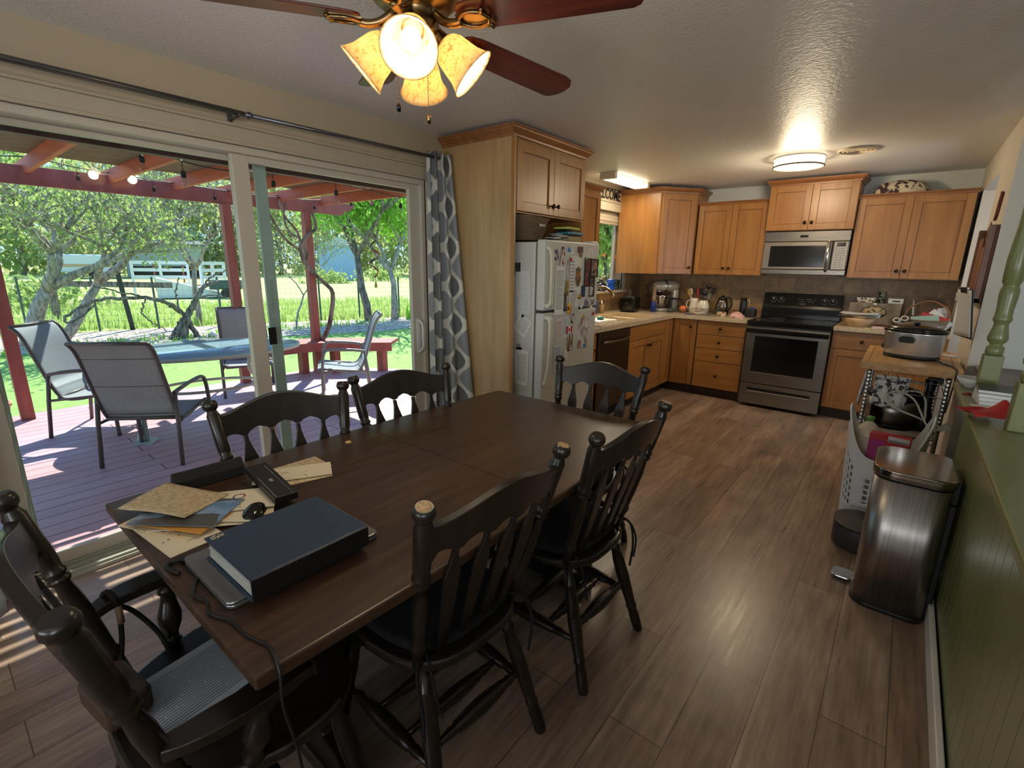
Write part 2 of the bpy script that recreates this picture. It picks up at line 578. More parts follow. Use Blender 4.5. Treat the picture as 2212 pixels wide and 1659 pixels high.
def tilefn(n, b):
    v = n.coord('Object')
    br = n.new('TexBrick', Vector=v)
    br.offset = 0.5
    br.inputs['Color1'].default_value = C(160, 128, 88)
    br.inputs['Color2'].default_value = C(128, 104, 74)
    br.inputs['Mortar'].default_value = C(120, 100, 76)
    br.inputs['Scale'].default_value = 1.0
    br.inputs['Mortar Size'].default_value = 0.003
    br.inputs['Brick Width'].default_value = 0.15
    br.inputs['Row Height'].default_value = 0.15
    f = n.noise(v, 14, 6, 0.65)
    c = n.mix(1.0, br.outputs[0], n.ramp(f, [(0.3, (0.68, 0.66, 0.66, 1)), (0.7, (1.3, 1.26, 1.2, 1))]), 'MULTIPLY')
    setin(n, b, 'Base Color', c)
    setin(n, b, 'Normal', n.bump(n.mix(0.6, f, br.outputs[1]), 0.25, 0.004))
M_TILE = mat('slate_backsplash_tile', C(96, 84, 68), 0.4, fn=tilefn)
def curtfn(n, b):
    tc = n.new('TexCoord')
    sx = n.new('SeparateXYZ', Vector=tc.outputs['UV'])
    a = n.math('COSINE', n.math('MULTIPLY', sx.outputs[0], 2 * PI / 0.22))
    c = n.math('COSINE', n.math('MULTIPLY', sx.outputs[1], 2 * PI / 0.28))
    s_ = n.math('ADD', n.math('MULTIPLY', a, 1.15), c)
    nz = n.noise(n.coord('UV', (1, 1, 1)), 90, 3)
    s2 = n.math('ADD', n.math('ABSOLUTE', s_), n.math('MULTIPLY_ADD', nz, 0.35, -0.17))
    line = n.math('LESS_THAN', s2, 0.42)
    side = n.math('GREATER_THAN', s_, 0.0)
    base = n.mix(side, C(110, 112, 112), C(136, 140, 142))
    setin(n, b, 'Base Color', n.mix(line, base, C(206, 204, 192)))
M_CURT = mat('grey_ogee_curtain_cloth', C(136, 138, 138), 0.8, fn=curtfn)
M_SLING = mat('grey_sling_mesh', C(160, 158, 158), 0.8, fn=speck(C(146, 144, 144), C(168, 166, 166), 220, 2))
M_SLINGF = mat('blue_grey_sling_mesh', C(126, 134, 140), 0.8, fn=speck(C(124, 134, 142), C(142, 152, 158), 220, 2))
M_PATIO = mat('taupe_powder_coat', C(92, 84, 80), 0.4)
M_CREAMCOAT = mat('cream_powder_coat', C(196, 196, 186), 0.35)
M_BAMBOO = mat('butcher_block_bamboo', C(186, 142, 90), 0.4, fn=grain(C(164, 120, 72), C(188, 146, 92), C(204, 164, 110), 1, 2.6, 16))
M_CERAM = mat('cream_ceramic', C(226, 216, 196), 0.15)
M_CORD = mat('black_cord', C(18, 18, 18), 0.45)
M_CORDW = mat('off_white_cord', C(196, 192, 176), 0.45)

def papermat(name, base, ink, rows=26, thr=0.48, margin=0.1, sat=None, axis='XZ', rot=0.0):
    """sheet with rows of small print, laid out over the sheet itself"""
    def fn(n, b):
        tc = n.new('TexCoord')
        s_ = n.new('SeparateXYZ', Vector=tc.outputs['Generated'])
        u = s_.outputs['XYZ'.index(axis[0])]
        v = s_.outputs['XYZ'.index(axis[1])]
        r = n.math('FRACT', n.math('MULTIPLY', v, float(rows)))
        row = n.math('FLOOR', n.math('MULTIPLY', v, float(rows)))
        ln = n.math('LESS_THAN', r, 0.42)
        cv = n.new('CombineXYZ', X=n.math('MULTIPLY', u, rows * 1.6), Y=n.math('MULTIPLY', row, 3.7))
        w = n.math('GREATER_THAN', n.noise(cv.outputs[0], 1.0, 1), 1.0 - thr - 0.1)
        inm = n.math('MULTIPLY', n.math('GREATER_THAN', u, margin), n.math('LESS_THAN', u, 1 - margin))
        inm = n.math('MULTIPLY', inm, n.math('MULTIPLY', n.math('GREATER_THAN', v, margin), n.math('LESS_THAN', v, 1 - margin)))
        k = n.math('MULTIPLY', n.math('MULTIPLY', ln, w), n.math('MULTIPLY', inm, 0.7))
        setin(n, b, 'Base Color', n.mix(k, base, ink))
    return mat(name, base, 0.6, fn=fn)
def photomat(name, c1, c2, c3, scale=3.0, seed=0.0):
    def fn(n, b):
        v = n.coord('Generated', (1, 1, 1))
        mp = v.node; mp.inputs['Location'].default_value = (seed, seed * 1.7, seed * .3)
        vo = n.new('TexVoronoi', Vector=v, Scale=scale)
        f = n.noise(v, scale * 1.3, 3)
        c = n.ramp(n.mix(0.5, vo.outputs['Color'], f), [(0.3, c1), (0.45, c2), (0.6, c3)])
        setin(n, b, 'Base Color', c)
    return mat(name, c2, 0.3, fn=fn)
P_WHITE = papermat('printed_letter_sheet', C(226, 225, 220), C(60, 60, 62), 26, 0.55, axis='YZ')
P_SIDE = papermat('printed_side_sheet', C(226, 225, 220), C(60, 60, 62), 26, 0.55)
P_BLUE = papermat('printed_blue_chart', C(206, 208, 210), C(74, 92, 130), 14, 0.6, axis='YZ')
P_RED = papermat('printed_red_schedule', C(210, 206, 200), C(160, 70, 70), 12, 0.6, axis='YZ')
PLAIN = mat('plain_white_paper', C(214, 212, 206), 0.6)
# ------------------------------------------------------------------ room shell
XL, XR, YB, ZC = -2.81, 0.366, 6.22, 2.34
Y0 = -3.0
struct(MB().box(XL - 0.14, 3.6, Y0, YB + 0.12, -0.06, 0).build('floor', M_FLOOR))
struct(MB().box(XL - 0.14, 3.6, Y0, YB + 0.12, ZC, ZC + 0.1).build('ceiling', M_CEIL))
DY0, DY1, DZ = -1.05, 2.47, 2.02          # sliding door opening
WY0, WY1, WZ0, WZ1 = 4.62, 5.66, 1.16, 2.06   # kitchen window opening
w = MB()
w.box(XL - 0.14, XL, Y0, DY0, 0, ZC).box(XL - 0.14, XL, DY0, DY1, DZ, ZC).box(XL - 0.14, XL, DY1, WY0, 0, ZC)
w.box(XL - 0.14, XL, WY0, WY1, 0, WZ0).box(XL - 0.14, XL, WY0, WY1, WZ1, ZC).box(XL - 0.14, XL, WY1, YB, 0, ZC)
struct(w.build('wall_left', M_WALL))
struct(MB().box(XL - 0.14, 0.5, YB, YB + 0.12, 0, ZC).build('wall_back', M_WALLG))
OY0, OY1, OZ = 4.87, 5.90, 2.115
w = MB()
w.box(XR, XR + 0.12, OY1, YB, 0, ZC).box(XR, XR + 0.12, OY0, OY1, OZ, ZC).box(XR, XR + 0.12, 4.08, OY0, 0, ZC)
struct(w.build('wall_right', M_WALLR))
struct(MB().box(XR + 0.12, 3.6, 4.08, 4.2, 0, ZC).build('wall_hall', M_WALLG))
struct(MB().box(1.35, 1.45, 4.2, YB + 0.12, 0, ZC).build('wall_pantry', M_WHITE))
struct(MB().box(XL - 0.14, 3.6, Y0 - 0.12, Y0, 0, ZC).build('wall_front', M_WALL))
struct(MB().box(3.6, 3.7, Y0, 4.2, 0, ZC).build('wall_far_right', M_WALLG))
struct(MB().box(0.486, 1.35, YB, YB + 0.12, 0, ZC).build('wall_pantry_back', M_WHITE))

# half wall with beadboard face
w = MB()
w.box(0.312, 0.45, -2.2, 3.07, 0, 0.905)
y = -2.2
while y < 3.05:
    w.box(0.3095, 0.3125, y + 0.0025, min(y + 0.0875, 3.07), 0.09, 0.905)
    y += 0.09
struct(w.build('wall_half', M_GREEN), 'sage green beadboard half wall')
struct(MB().box(0.245, 0.56, -2.3, 3.10, 0.905, 0.932).build('trim_1', M_GREEN, bevel=0.006), 'sage green ledge cap')
struct(MB().box(0.284, 0.304, -2.2, 3.08, 0, 0.085).build('baseboard_half', M_WHITE, bevel=0.004), 'white baseboard')
struct(MB().box(0.40, 0.62, 3.10, 4.08, 0.86, 0.885).build('trim_2', mat('mauve_grey_ledge', C(120, 108, 112), 0.5), bevel=0.003))
struct(MB().box(0.42, 0.60, 3.10, 4.08, 0.0, 0.86).build('wall_low', M_GREEN))
struct(MB().box(XR - 0.014, XR, 4.08, OY0 - 0.0, 0, 0.085).build('baseboard_right', M_WHITE, bevel=0.003))
struct(MB().box(XL, XL + 0.014, DY1 + 0.09, 2.66, 0, 0.085).build('baseboard_left', M_WHITE, bevel=0.003))

# spindle posts on the ledge
def spindle(loc, label):
    t = thing('turned_post', label, 'post', loc, 0, 'green turned posts on the half wall')
    MB().box(-0.033, 0.033, -0.033, 0.033, 0, 0.165).build('square_base', M_GREEN, t, bevel=0.004)
    pr = [(0.030, 0.165), (0.036, 0.172), (0.036, 0.20), (0.026, 0.205), (0.026, 0.215), (0.038, 0.225), (0.041, 0.24), (0.036, 0.26), (0.029, 0.29), (0.029, 0.305), (0.036, 0.312),
          (0.038, 0.32), (0.034, 0.33), (0.033, 0.36), (0.038, 0.42), (0.036, 0.445), (0.031, 0.455), (0.031, 0.465), (0.038, 0.475), (0.040, 0.56), (0.036, 0.62), (0.030, 0.70), (0.028, 0.78), (0.033, 0.88),
          (0.037, 0.93), (0.031, 0.945), (0.031, 0.955), (0.038, 0.965), (0.033, 1.0), (0.028, 1.06), (0.037, 1.10), (0.040, 1.12), (0.036, 1.16), (0.036, 1.20)]
    MB().lathe([(r_ * 0.84, z_) for r_, z_ in pr], 24).build('turned_shaft', M_GREEN, t)
    MB().box(-0.033, 0.033, -0.033, 0.033, 1.20, 1.405).build('square_top', M_GREEN, t, bevel=0.004)
    return t
spindle((0.338, 2.93, 0.932), 'green turned wooden post on the half wall ledge, farther one beside the stacked books')
spindle((0.366, 2.26, 0.932), 'green turned wooden post on the half wall ledge, nearer one behind the red cloth')
spindle((0.42, 1.55, 0.932), 'green turned wooden post on the half wall ledge, nearest one at the frame edge')

# ------------------------------------------------------------------ sliding door
struct(MB().box(XL, XL + 0.018, DY0 - 0.08, DY1 + 0.085, DZ, DZ + 0.085).box(XL, XL + 0.018, DY1, DY1 + 0.085, 0, DZ)
       .box(XL, XL + 0.026, DY0 - 0.08, DY1 + 0.085, DZ + 0.085, DZ + 0.10).box(XL, XL + 0.024, DY1, DY1 + 0.018, 0, DZ)
       .box(XL, XL + 0.024, DY0, DY1 + 0.018, DZ, DZ + 0.018).build('trim_3', M_TRIM, bevel=0.004), 'cream door casing')
d = struct(MB().box(XL - 0.14, XL, DY0, DY1, DZ - 0.035, DZ).box(XL - 0.14, XL, DY1 - 0.03, DY1, 0, DZ - 0.035).box(XL - 0.14, XL, DY0, DY0 + 0.03, 0, DZ - 0.035)
           .build('door_1', M_VINYL, bevel=0.003))
MB().box(XL - 0.15, XL + 0.012, DY0, DY1, 0.0, 0.018).box(XL - 0.15, XL - 0.135, DY0, DY1, 0.018, 0.045).box(XL - 0.10, XL - 0.093, DY0, DY1, 0.018, 0.036).box(XL - 0.05, XL - 0.043, DY0, DY1, 0.018, 0.036).box(XL - 0.02, XL, DY0, DY1, 0.018, 0.03).build('door_sill', mat('grey_door_sill', C(164, 162, 148), 0.4), d, bevel=0.002)
def panel(x, y0, y1, st, m, nm, z0=0.035, z1=DZ - 0.035, glass=True, bt=0.09, th=0.034, tr=0.035):
    p = MB().box(x - th, x, y0, y0 + st, z0, z1).box(x - th, x, y1 - st, y1, z0, z1).box(x - th, x, y0 + st, y1 - st, z1 - tr, z1).box(x - th, x, y0 + st, y1 - st, z0, z0 + bt).build(nm, m, d, bevel=0.003)
    if glass:
        MB().box(x - th / 2 - 0.003, x - th / 2 + 0.003, y0 + st, y1 - st, z0 + bt, z1 - tr).build('glass_pane', M_PANE, p)
    return p
panel(XL - 0.060, -1.03, 0.18, 0.07, M_VINYL, 'fixed_panel', bt=0.06)
panel(XL - 0.100, 0.10, 1.27, 0.055, M_VINYL, 'left_panel', bt=0.06, tr=0.025)
MB().box(XL - 0.136, XL - 0.098, 0.098, 0.19, 0.03, DZ - 0.035).build('left_stile', M_ALU, d, bevel=0.002)
rp = panel(XL - 0.028, 1.19, 2.44, 0.085, M_VINYL, 'right_panel', bt=0.08)
MB().box(-0.003, 0.0, 0, 0.045, 0, 0.10).build('latch', M_BLACK, rp, bevel=0.006, loc=(XL - 0.025, 1.285, 0.97))
hb = MB()
hb.box(XL - 0.028, XL - 0.018, 2.385, 2.415, 0.78, 1.04)
hb.tube(bez([(XL - 0.02, 2.40, 0.79), (XL + 0.02, 2.40, 0.82), (XL + 0.03, 2.395, 0.91), (XL + 0.02, 2.40, 1.0), (XL - 0.02, 2.40, 1.03)], 20), 0.008)
hb.build('door_handle', M_WPLAST, rp)
# screen door stile seen through the glass
sd = MB().box(XL - 0.135, XL - 0.115, 1.34, 1.405, 0.045, DZ - 0.04).box(XL - 0.135, XL - 0.115, 0.14, 0.20, 0.045, DZ - 0.04).box(XL - 0.135, XL - 0.115, 0.20, 1.34, DZ - 0.05, DZ - 0.04).box(XL - 0.135, XL - 0.115, 0.20, 1.34, 0.045, 0.075)
sdo = sd.build('screen_frame', M_ALU, d, bevel=0.002)
MB().box(XL - 0.114, XL - 0.113, 1.355, 1.385, 1.12, 1.36).build('warning_label', papermat('small_grey_label', C(176, 190, 188), C(90, 100, 100), 30, 0.5, 0.1, axis='YZ'), sdo)

# ------------------------------------------------------------------ kitchen window
k = struct(MB().box(XL, XL + 0.02, WY0 - 0.09, WY0, WZ0 - 0.0, WZ1 + 0.09).box(XL, XL + 0.02, WY1, WY1 + 0.09, WZ0, WZ1 + 0.09).box(XL, XL + 0.02, WY0, WY1, WZ1, WZ1 + 0.09)
           .box(XL, XL + 0.03, WY0 - 0.1, WY1 + 0.1, WZ1 + 0.09, WZ1 + 0.105).box(XL, XL + 0.03, WY0 - 0.012, WY0, WZ0, WZ1).box(XL, XL + 0.03, WY1, WY1 + 0.012, WZ0, WZ1).build('window_1', M_TRIM, bevel=0.004), 'cream casing of the window over the sink')
MB().box(XL - 0.1, XL + 0.05, WY0 - 0.09, WY1 + 0.09, WZ0 - 0.03, WZ0).build('window_sill', M_TRIM, k, bevel=0.006)
fr = MB().box(XL - 0.13, XL - 0.09, WY0, WY0 + 0.05, WZ0, WZ1).box(XL - 0.13, XL - 0.09, WY1 - 0.05, WY1, WZ0, WZ1).box(XL - 0.13, XL - 0.09, WY0 + 0.05, WY1 - 0.05, WZ1 - 0.05, WZ1).box(XL - 0.13, XL - 0.09, WY0 + 0.05, WY1 - 0.05, WZ0, WZ0 + 0.05).build('window_frame', M_VINYL, k, bevel=0.003)
MB().box(XL - 0.113, XL - 0.108, WY0 + 0.05, WY1 - 0.05, WZ0 + 0.05, WZ1 - 0.05).build('glass_pane', M_PANE, fr)
sh = MB()
for i, (z, o_) in enumerate(((2.035, 0.0), (2.0, 0.012), (1.965, 0.02), (1.935, 0.012))):
    sh.cbox((XL - 0.045 + o_, (WY0 + WY1) / 2, z), (0.03, WY1 - WY0 - 0.03, 0.042))
tag(sh.build('roman_shade', M_TRIM, bevel=0.012), 'folded cream roman shade at the top of the kitchen window', 'window shade')

# ------------------------------------------------------------------ curtain rod and curtains
rod = thing('curtain_rod', 'long grey metal curtain rod above the sliding glass door', 'curtain rod', (XL, 1.19, 2.15))
MB().tube([(0.10, -2.5, 0.0), (0.10, 0.03, 0.0)], 0.013, 14).build('pole', mat('gunmetal', C(112, 112, 116), 0.3, 0.9), rod)
MB().tube([(0.10, 0.0, 0.0), (0.10, 1.34, 0.012)], 0.0105, 14).build('pole', mat('gunmetal'), rod)
MB().lathe([(0.0165, 0), (0.0165, 0.012)], 14, T((0.10, 0.05, 0.0)) @ Matrix.Rotation(R(-90), 4, 'X')).build('ring', mat('gunmetal'), rod)
MB().box(0.0, 0.006, -0.01, 0.014, -0.05, 0.04).box(0.0, 0.11, -0.004, 0.008, -0.02, -0.012).box(0.09, 0.112, -0.004, 0.008, -0.02, 0.0).build('bracket', mat('gunmetal'), rod, bevel=0.002)
def curtain(name, label, y0, y1, x, z0, z1, folds, amp, ph=0.0, lean=0.0, flare=1.0):
    b = MB()
    L = (y1 - y0) * 2.3
    def fn(u, v):
        k = 1 + (flare - 1) * (1 - v)
        yy = y0 + (y1 - y0) * u * k
        a = amp * (0.75 + 0.35 * (1 - v))
        xx = x + a * math.sin(2 * PI * folds * u + ph) + 0.25 * a * math.sin(5.3 * PI * u * folds / 3 + 2 * v + ph)
        yy += 0.010 * math.sin(4 * PI * folds * u + 1.0)
        xx += lean * (1 - v) * u * u
        return (xx, yy, z0 + (z1 - z0) * v, u * L, v * (z1 - z0))
    b.grid(fn, folds * 16, 30, True, uv=True)
    o = b.build(name, M_CURT, solid=0.003)
    tag(o, label, 'curtain')
    return o
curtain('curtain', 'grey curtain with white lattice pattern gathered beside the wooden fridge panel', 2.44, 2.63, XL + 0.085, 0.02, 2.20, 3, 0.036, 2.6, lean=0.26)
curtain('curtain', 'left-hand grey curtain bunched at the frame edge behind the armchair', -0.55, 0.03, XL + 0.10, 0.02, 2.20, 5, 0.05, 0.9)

# ------------------------------------------------------------------ cabinet builder (local frame: x right, front at -y, z up)
def knob(parent, x, y, z):
    return MB().lathe([(0.006, 0), (0.005, 0.012), (0.013, 0.018), (0.0165, 0.024), (0.014, 0.031), (0.004, 0.034)], 14, T((x, y, z)) @ Matrix.Rotation(R(90), 4, 'X')).build('knob', M_BRONZE, parent)
def door(parent, x0, x1, z0, z1, y, kx=None, kz=None, sw=0.062, m=None, nm='door'):
    """shaker door, front face at y-0.02"""
    m = m or M_MAPLE
    g = 0.0015
    x0 += g; x1 -= g; z0 += g; z1 -= g
    b = MB()
    b.box(x0, x0 + sw, y - 0.02, y, z0, z1).box(x1 - sw, x1, y - 0.02, y, z0, z1)
    b.box(x0 + sw, x1 - sw, y - 0.02, y, z1 - sw, z1).box(x0 + sw, x1 - sw, y - 0.02, y, z0, z0 + sw)
    b.box(x0 + sw - 0.002, x1 - sw + 0.002, y - 0.010, y, z0 + sw - 0.002, z1 - sw + 0.002)
    o = b.build(nm, m, parent, bevel=0.002, seg=1)
    lt = MB()
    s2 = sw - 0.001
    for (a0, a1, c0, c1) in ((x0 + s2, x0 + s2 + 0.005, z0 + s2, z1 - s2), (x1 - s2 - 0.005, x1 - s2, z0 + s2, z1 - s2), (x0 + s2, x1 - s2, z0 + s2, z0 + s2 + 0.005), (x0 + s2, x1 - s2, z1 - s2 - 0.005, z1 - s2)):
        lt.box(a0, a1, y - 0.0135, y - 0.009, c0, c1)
    lt.build('panel_shade_strip', M_MAPLED, o)  # dark strips paint the shade along the recessed panel's edges
    if kx is not None:
        knob(o, kx, y - 0.02, kz)
    return o
def drawer(parent, x0, x1, z0, z1, y, kn=True):
    g = 0.0015
    o = MB().box(x0 + g, x1 - g, y - 0.02, y, z0 + g, z1 - g).build('drawer_front', M_MAPLEH, parent, bevel=0.0025)
    if kn:
        knob(o, (x0 + x1) / 2, y - 0.02, (z0 + z1) / 2)
    return o
def crown(parent, pts, z, h=0.055, out=0.04, m=None):
    """crown moulding swept along the front outline pts (local xy), leaning outward"""
    b = MB()
    prof = [(0.0, 0.0), (0.008, 0.0), (0.010, 0.012), (0.02, 0.022), (out * 0.8, h * 0.66), (out * 0.85, h * 0.78), (out, h * 0.84), (out, h), (0.0, h)]
    P = [Vector(p) for p in pts]
    rings = []
    for i, p in enumerate(P):
        dirs = []
        if i > 0: dirs.append((P[i] - P[i - 1]).normalized())
        if i < len(P) - 1: dirs.append((P[i + 1] - P[i]).normalized())
        nn = [Vector((d_.y, -d_.x)) for d_ in dirs]
        n_ = sum(nn, Vector((0, 0))).normalized()
        k = 1 / max(0.3, n_.dot(nn[0]))
        rings.append([(p.x + n_.x * a * k, p.y + n_.y * a * k, z + c) for a, c in prof])
    n = len(prof)
    vs = [q for r_ in rings for q in r_]
    fs = []
    for i in range(len(P) - 1):
        for j in range(n):
            j2 = (j + 1) % n
            fs.append((i * n + j, i * n + j2, (i + 1) * n + j2, (i + 1) * n + j))
    fs.append(tuple(range(n))); fs.append(tuple((len(P) - 1) * n + j for j in range(n))[::-1])
    b.add(vs, fs)
    return b.build('crown_moulding', m or mat('darker_maple_moulding', C(150, 98, 56), 0.35, fn=grain(C(132, 84, 46), C(148, 96, 54), C(162, 110, 66), 0, 2.5, 9)), parent)

# --- back wall uppers
FY = 5.877
def upper(x0, x1, z0, z1, fy, label, h, out, nm='wall_cabinet', side=None):
    t = thing(nm, label, 'cabinet', (x0, YB, z0))
    W = x1 - x0; D = YB - fy - 0.02; H = z1 - z0
    MB().box(0, W, -D, -0.002, 0, H).build('body', M_PLY if side else M_MAPLE, t, bevel=0.001)
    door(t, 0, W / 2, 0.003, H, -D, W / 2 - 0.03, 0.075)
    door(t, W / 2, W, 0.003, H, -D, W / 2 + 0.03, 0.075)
    crown(t, [(0, -0.001), (0, -D - 0.005), (W, -D - 0.005), (W, -0.001)], H, h, out)
    return t
upper(-2.0, -1.268, 1.368, 2.125, FY, 'honey maple double-door wall cabinet left of the microwave', 0.035, 0.02)
upper(-1.263, -0.50, 1.825, 2.262, 5.80, 'short raised maple cabinet with two doors above the microwave', 0.055, 0.045)
upper(-0.495, 0.335, 1.368, 2.105, FY, 'wide honey maple double-door wall cabinet right of the microwave', 0.035, 0.02)
# --- diagonal corner cabinet
t = thing('corner_cabinet', 'tall maple corner wall cabinet with one angled door beside the window', 'cabinet', (XL, YB, 1.368))
pts = [(0.002, -0.002), (0.002, -0.72), (0.50, -0.72), (0.79, -0.365), (0.79, -0.002)]
MB().prism(pts, 0, 0.885).build('body', M_MAPLE, t)
crown(t, [(0.002, -0.72), (0.50, -0.72), (0.79, -0.365), (0.79, -0.002)], 0.885, 0.055, 0.045)
a = Vector((0.50, -0.72)); b_ = Vector((0.79, -0.365)); LL = (b_ - a).length
b = MB()
MM = T((a.x, a.y, 0)) @ Matrix.Rotation(math.atan2(b_.y - a.y, b_.x - a.x), 4, 'Z')
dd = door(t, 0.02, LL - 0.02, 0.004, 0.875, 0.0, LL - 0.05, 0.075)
dd.matrix_local = MM
# --- uppers left of the window over the dishwasher
t = thing('wall_cabinet', 'maple wall cabinet between the fridge enclosure and the kitchen window', 'cabinet', (XL, 3.585, 1.42), R(90))
W = 0.835; H = 0.715; D = 0.33
MB().box(0, W, -D, -0.002, 0, H).build('body', M_MAPLE, t, bevel=0.001)
door(t, 0, W / 2, 0.003, H, -D, W / 2 - 0.03, 0.075)
door(t, W / 2, W, 0.003, H, -D, W / 2 + 0.03, 0.075)
crown(t, [(0, -D), (W, -D), (W, -0.001)], H, 0.05, 0.045)

# --- fridge enclosure: tall side panel + cabinet over the fridge
t = thing('tall_side_panel', 'tall pale maple panel closing the side of the fridge by the curtain', 'panel', (XL, 2.66, 0))
MB().box(0.001, 0.675, 0, 0.022, 0, 2.262).build('board', M_PLY, t, bevel=0.001)
MB().box(0.650, 0.677, -0.003, 0.0, 0, 2.262).build('edge_strip', M_MAPLE, t)
t = thing('fridge_cabinet', 'deep maple double-door cabinet above the fridge with crown moulding', 'cabinet', (XL, 2.684, 1.79), R(90))
W = 0.89; H = 0.47; D = 0.655
MB().box(0, W, -D, -0.002, 0, H).build('body', M_MAPLE, t, bevel=0.001)
mdark = mat('brown_maple', C(134, 88, 56), 0.3, fn=grain(C(122, 76, 46), C(134, 88, 56), C(146, 98, 66), 2, 2.5, 8))
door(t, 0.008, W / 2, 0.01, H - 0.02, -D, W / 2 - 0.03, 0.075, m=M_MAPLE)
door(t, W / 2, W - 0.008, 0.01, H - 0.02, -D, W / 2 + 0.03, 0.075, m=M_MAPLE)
crown(t, [(-0.026, -0.001), (-0.026, -D - 0.005), (W, -D - 0.005), (W, -0.001)], H - 0.0, 0.062, 0.05)
t = thing('tall_side_panel', 'narrow maple panel between the fridge and the dishwasher run', 'panel', (XL, 3.56, 0))
MB().box(0.001, 0.66, 0, 0.02, 0.0, 1.788).build('board', M_MAPLE, t, bevel=0.001)

# --- back base cabinets
BF = 5.59   # door face plane
def base_root(label, x0, nm='base_cabinet'):
    return thing(nm, label, 'cabinet', (x0, YB, 0))
D = YB - BF - 0.02
t = base_root('maple base cabinet with four stacked drawers left of the stove', -1.79)
W = 0.515
MB().box(0, W, -D, -0.002, 0.105, 0.876).build('body', M_MAPLE, t)
MB().box(0, W, -D + 0.07, -0.002, 0, 0.105).build('toe_kick', M_KICK, t)
for z0, z1 in ((0.715, 0.868), (0.563, 0.712), (0.411, 0.560), (0.112, 0.408)):
    drawer(t, 0.004, W, z0, z1, -D)
t = base_root('maple corner base cabinet with folding angled door', -2.77)
MB().box(0, 0.70, -D, -0.002, 0.105, 0.876).box(0.70, 0.974, -D, -0.002, 0.105, 0.876).build('body', M_MAPLE, t)
MB().box(0, 0.974, -D + 0.07, -0.002, 0, 0.105).build('toe_kick', M_KICK, t)
door(t, 0.715, 0.972, 0.112, 0.868, -D, 0.915, 0.79, sw=0.055)
t = base_root('maple base cabinet with drawer and doors right of the stove behind the cart', -0.497)
W = 0.85
MB().box(0, W, -D, -0.002, 0.105, 0.876).build('body', M_MAPLE, t)
MB().box(0, W, -D + 0.07, -0.002, 0, 0.105).build('toe_kick', M_KICK, t)
drawer(t, 0.004, W / 2 + 0.06, 0.705, 0.868, -D)
drawer(t, W / 2 + 0.06, W - 0.004, 0.705, 0.868, -D)
door(t, 0.004, W / 2 + 0.06, 0.112, 0.70, -D, W / 2 + 0.02, 0.63)
door(t, W / 2 + 0.06, W - 0.004, 0.112, 0.70, -D, W / 2 + 0.1, 0.63)
# --- left base run (fronts face +x)
LX = -2.07
D2 = LX - XL - 0.02
t = thing('base_cabinet', 'maple sink base cabinet with two false drawers and two doors', 'cabinet', (XL, 4.452, 0), R(90))
W = 0.92
MB().box(0, W, -D2, -0.002, 0.105, 0.70).box(0, W, -D2, -D2 + 0.02, 0.70, 0.876).box(0, 0.02, -D2, -0.002, 0.70, 0.876).build('body', M_MAPLE, t)
MB().box(0, W, -D2 + 0.07, -0.002, 0, 0.105).build('toe_kick', M_KICK, t)
drawer(t, 0.004, W / 2, 0.715, 0.868, -D2, False)
drawer(t, W / 2, W - 0.004, 0.715, 0.868, -D2, False)
door(t, 0.004, W / 2, 0.112, 0.71, -D2, W / 2 - 0.03, 0.635)
door(t, W / 2, W - 0.004, 0.112, 0.71, -D2, W / 2 + 0.03, 0.635)
t = thing('base_cabinet', 'narrow maple corner cabinet leaf beside the sink cabinet', 'cabinet', (XL, 5.374, 0), R(90))
MB().box(0, 0.214, -D2, -0.05, 0.105, 0.876).build('body', M_MAPLE, t)
MB().box(0, 0.214, -D2 + 0.07, -0.05, 0, 0.105).build('toe_kick', M_KICK, t)
door(t, 0.004, 0.212, 0.112, 0.868, -D2, sw=0.05)
t = thing('base_cabinet', 'slim maple cabinet with a knob between fridge and dishwasher', 'cabinet', (XL, 3.585, 0), R(90))
MB().box(0, 0.195, -D2, -0.002, 0.105, 0.876).build('body', M_MAPLE, t)
MB().box(0, 0.195, -D2 + 0.07, -0.002, 0, 0.105).build('toe_kick', M_KICK, t)
door(t, 0.004, 0.192, 0.112, 0.868, -D2, 0.165, 0.72, sw=0.05)
# dishwasher
t = thing('dishwasher', 'dark stainless dishwasher with curved bar handle under the counter', 'dishwasher', (XL, 3.785, 0), R(90))
W = 0.66
MB().box(0.01, W - 0.01, -D2, -0.03, 0.10, 0.87).build('body', M_BLACKM, t)
MB().box(0.02, W - 0.02, -D2 - 0.035, -D2, 0.13, 0.865).build('door', M_STEELD, t, bevel=0.006)
MB().box(0.02, W - 0.02, -D2 + 0.05, -0.03, 0.0, 0.10).build('toe_kick', M_BLACKM, t)
hp = [(0.07 + 0.52 * i / 14, -D2 - 0.045 - 0.035 * math.sin(PI * i / 14), 0.775) for i in range(15)]
MB().tube(hp, 0.013, 10).build('handle', M_STEEL, t)

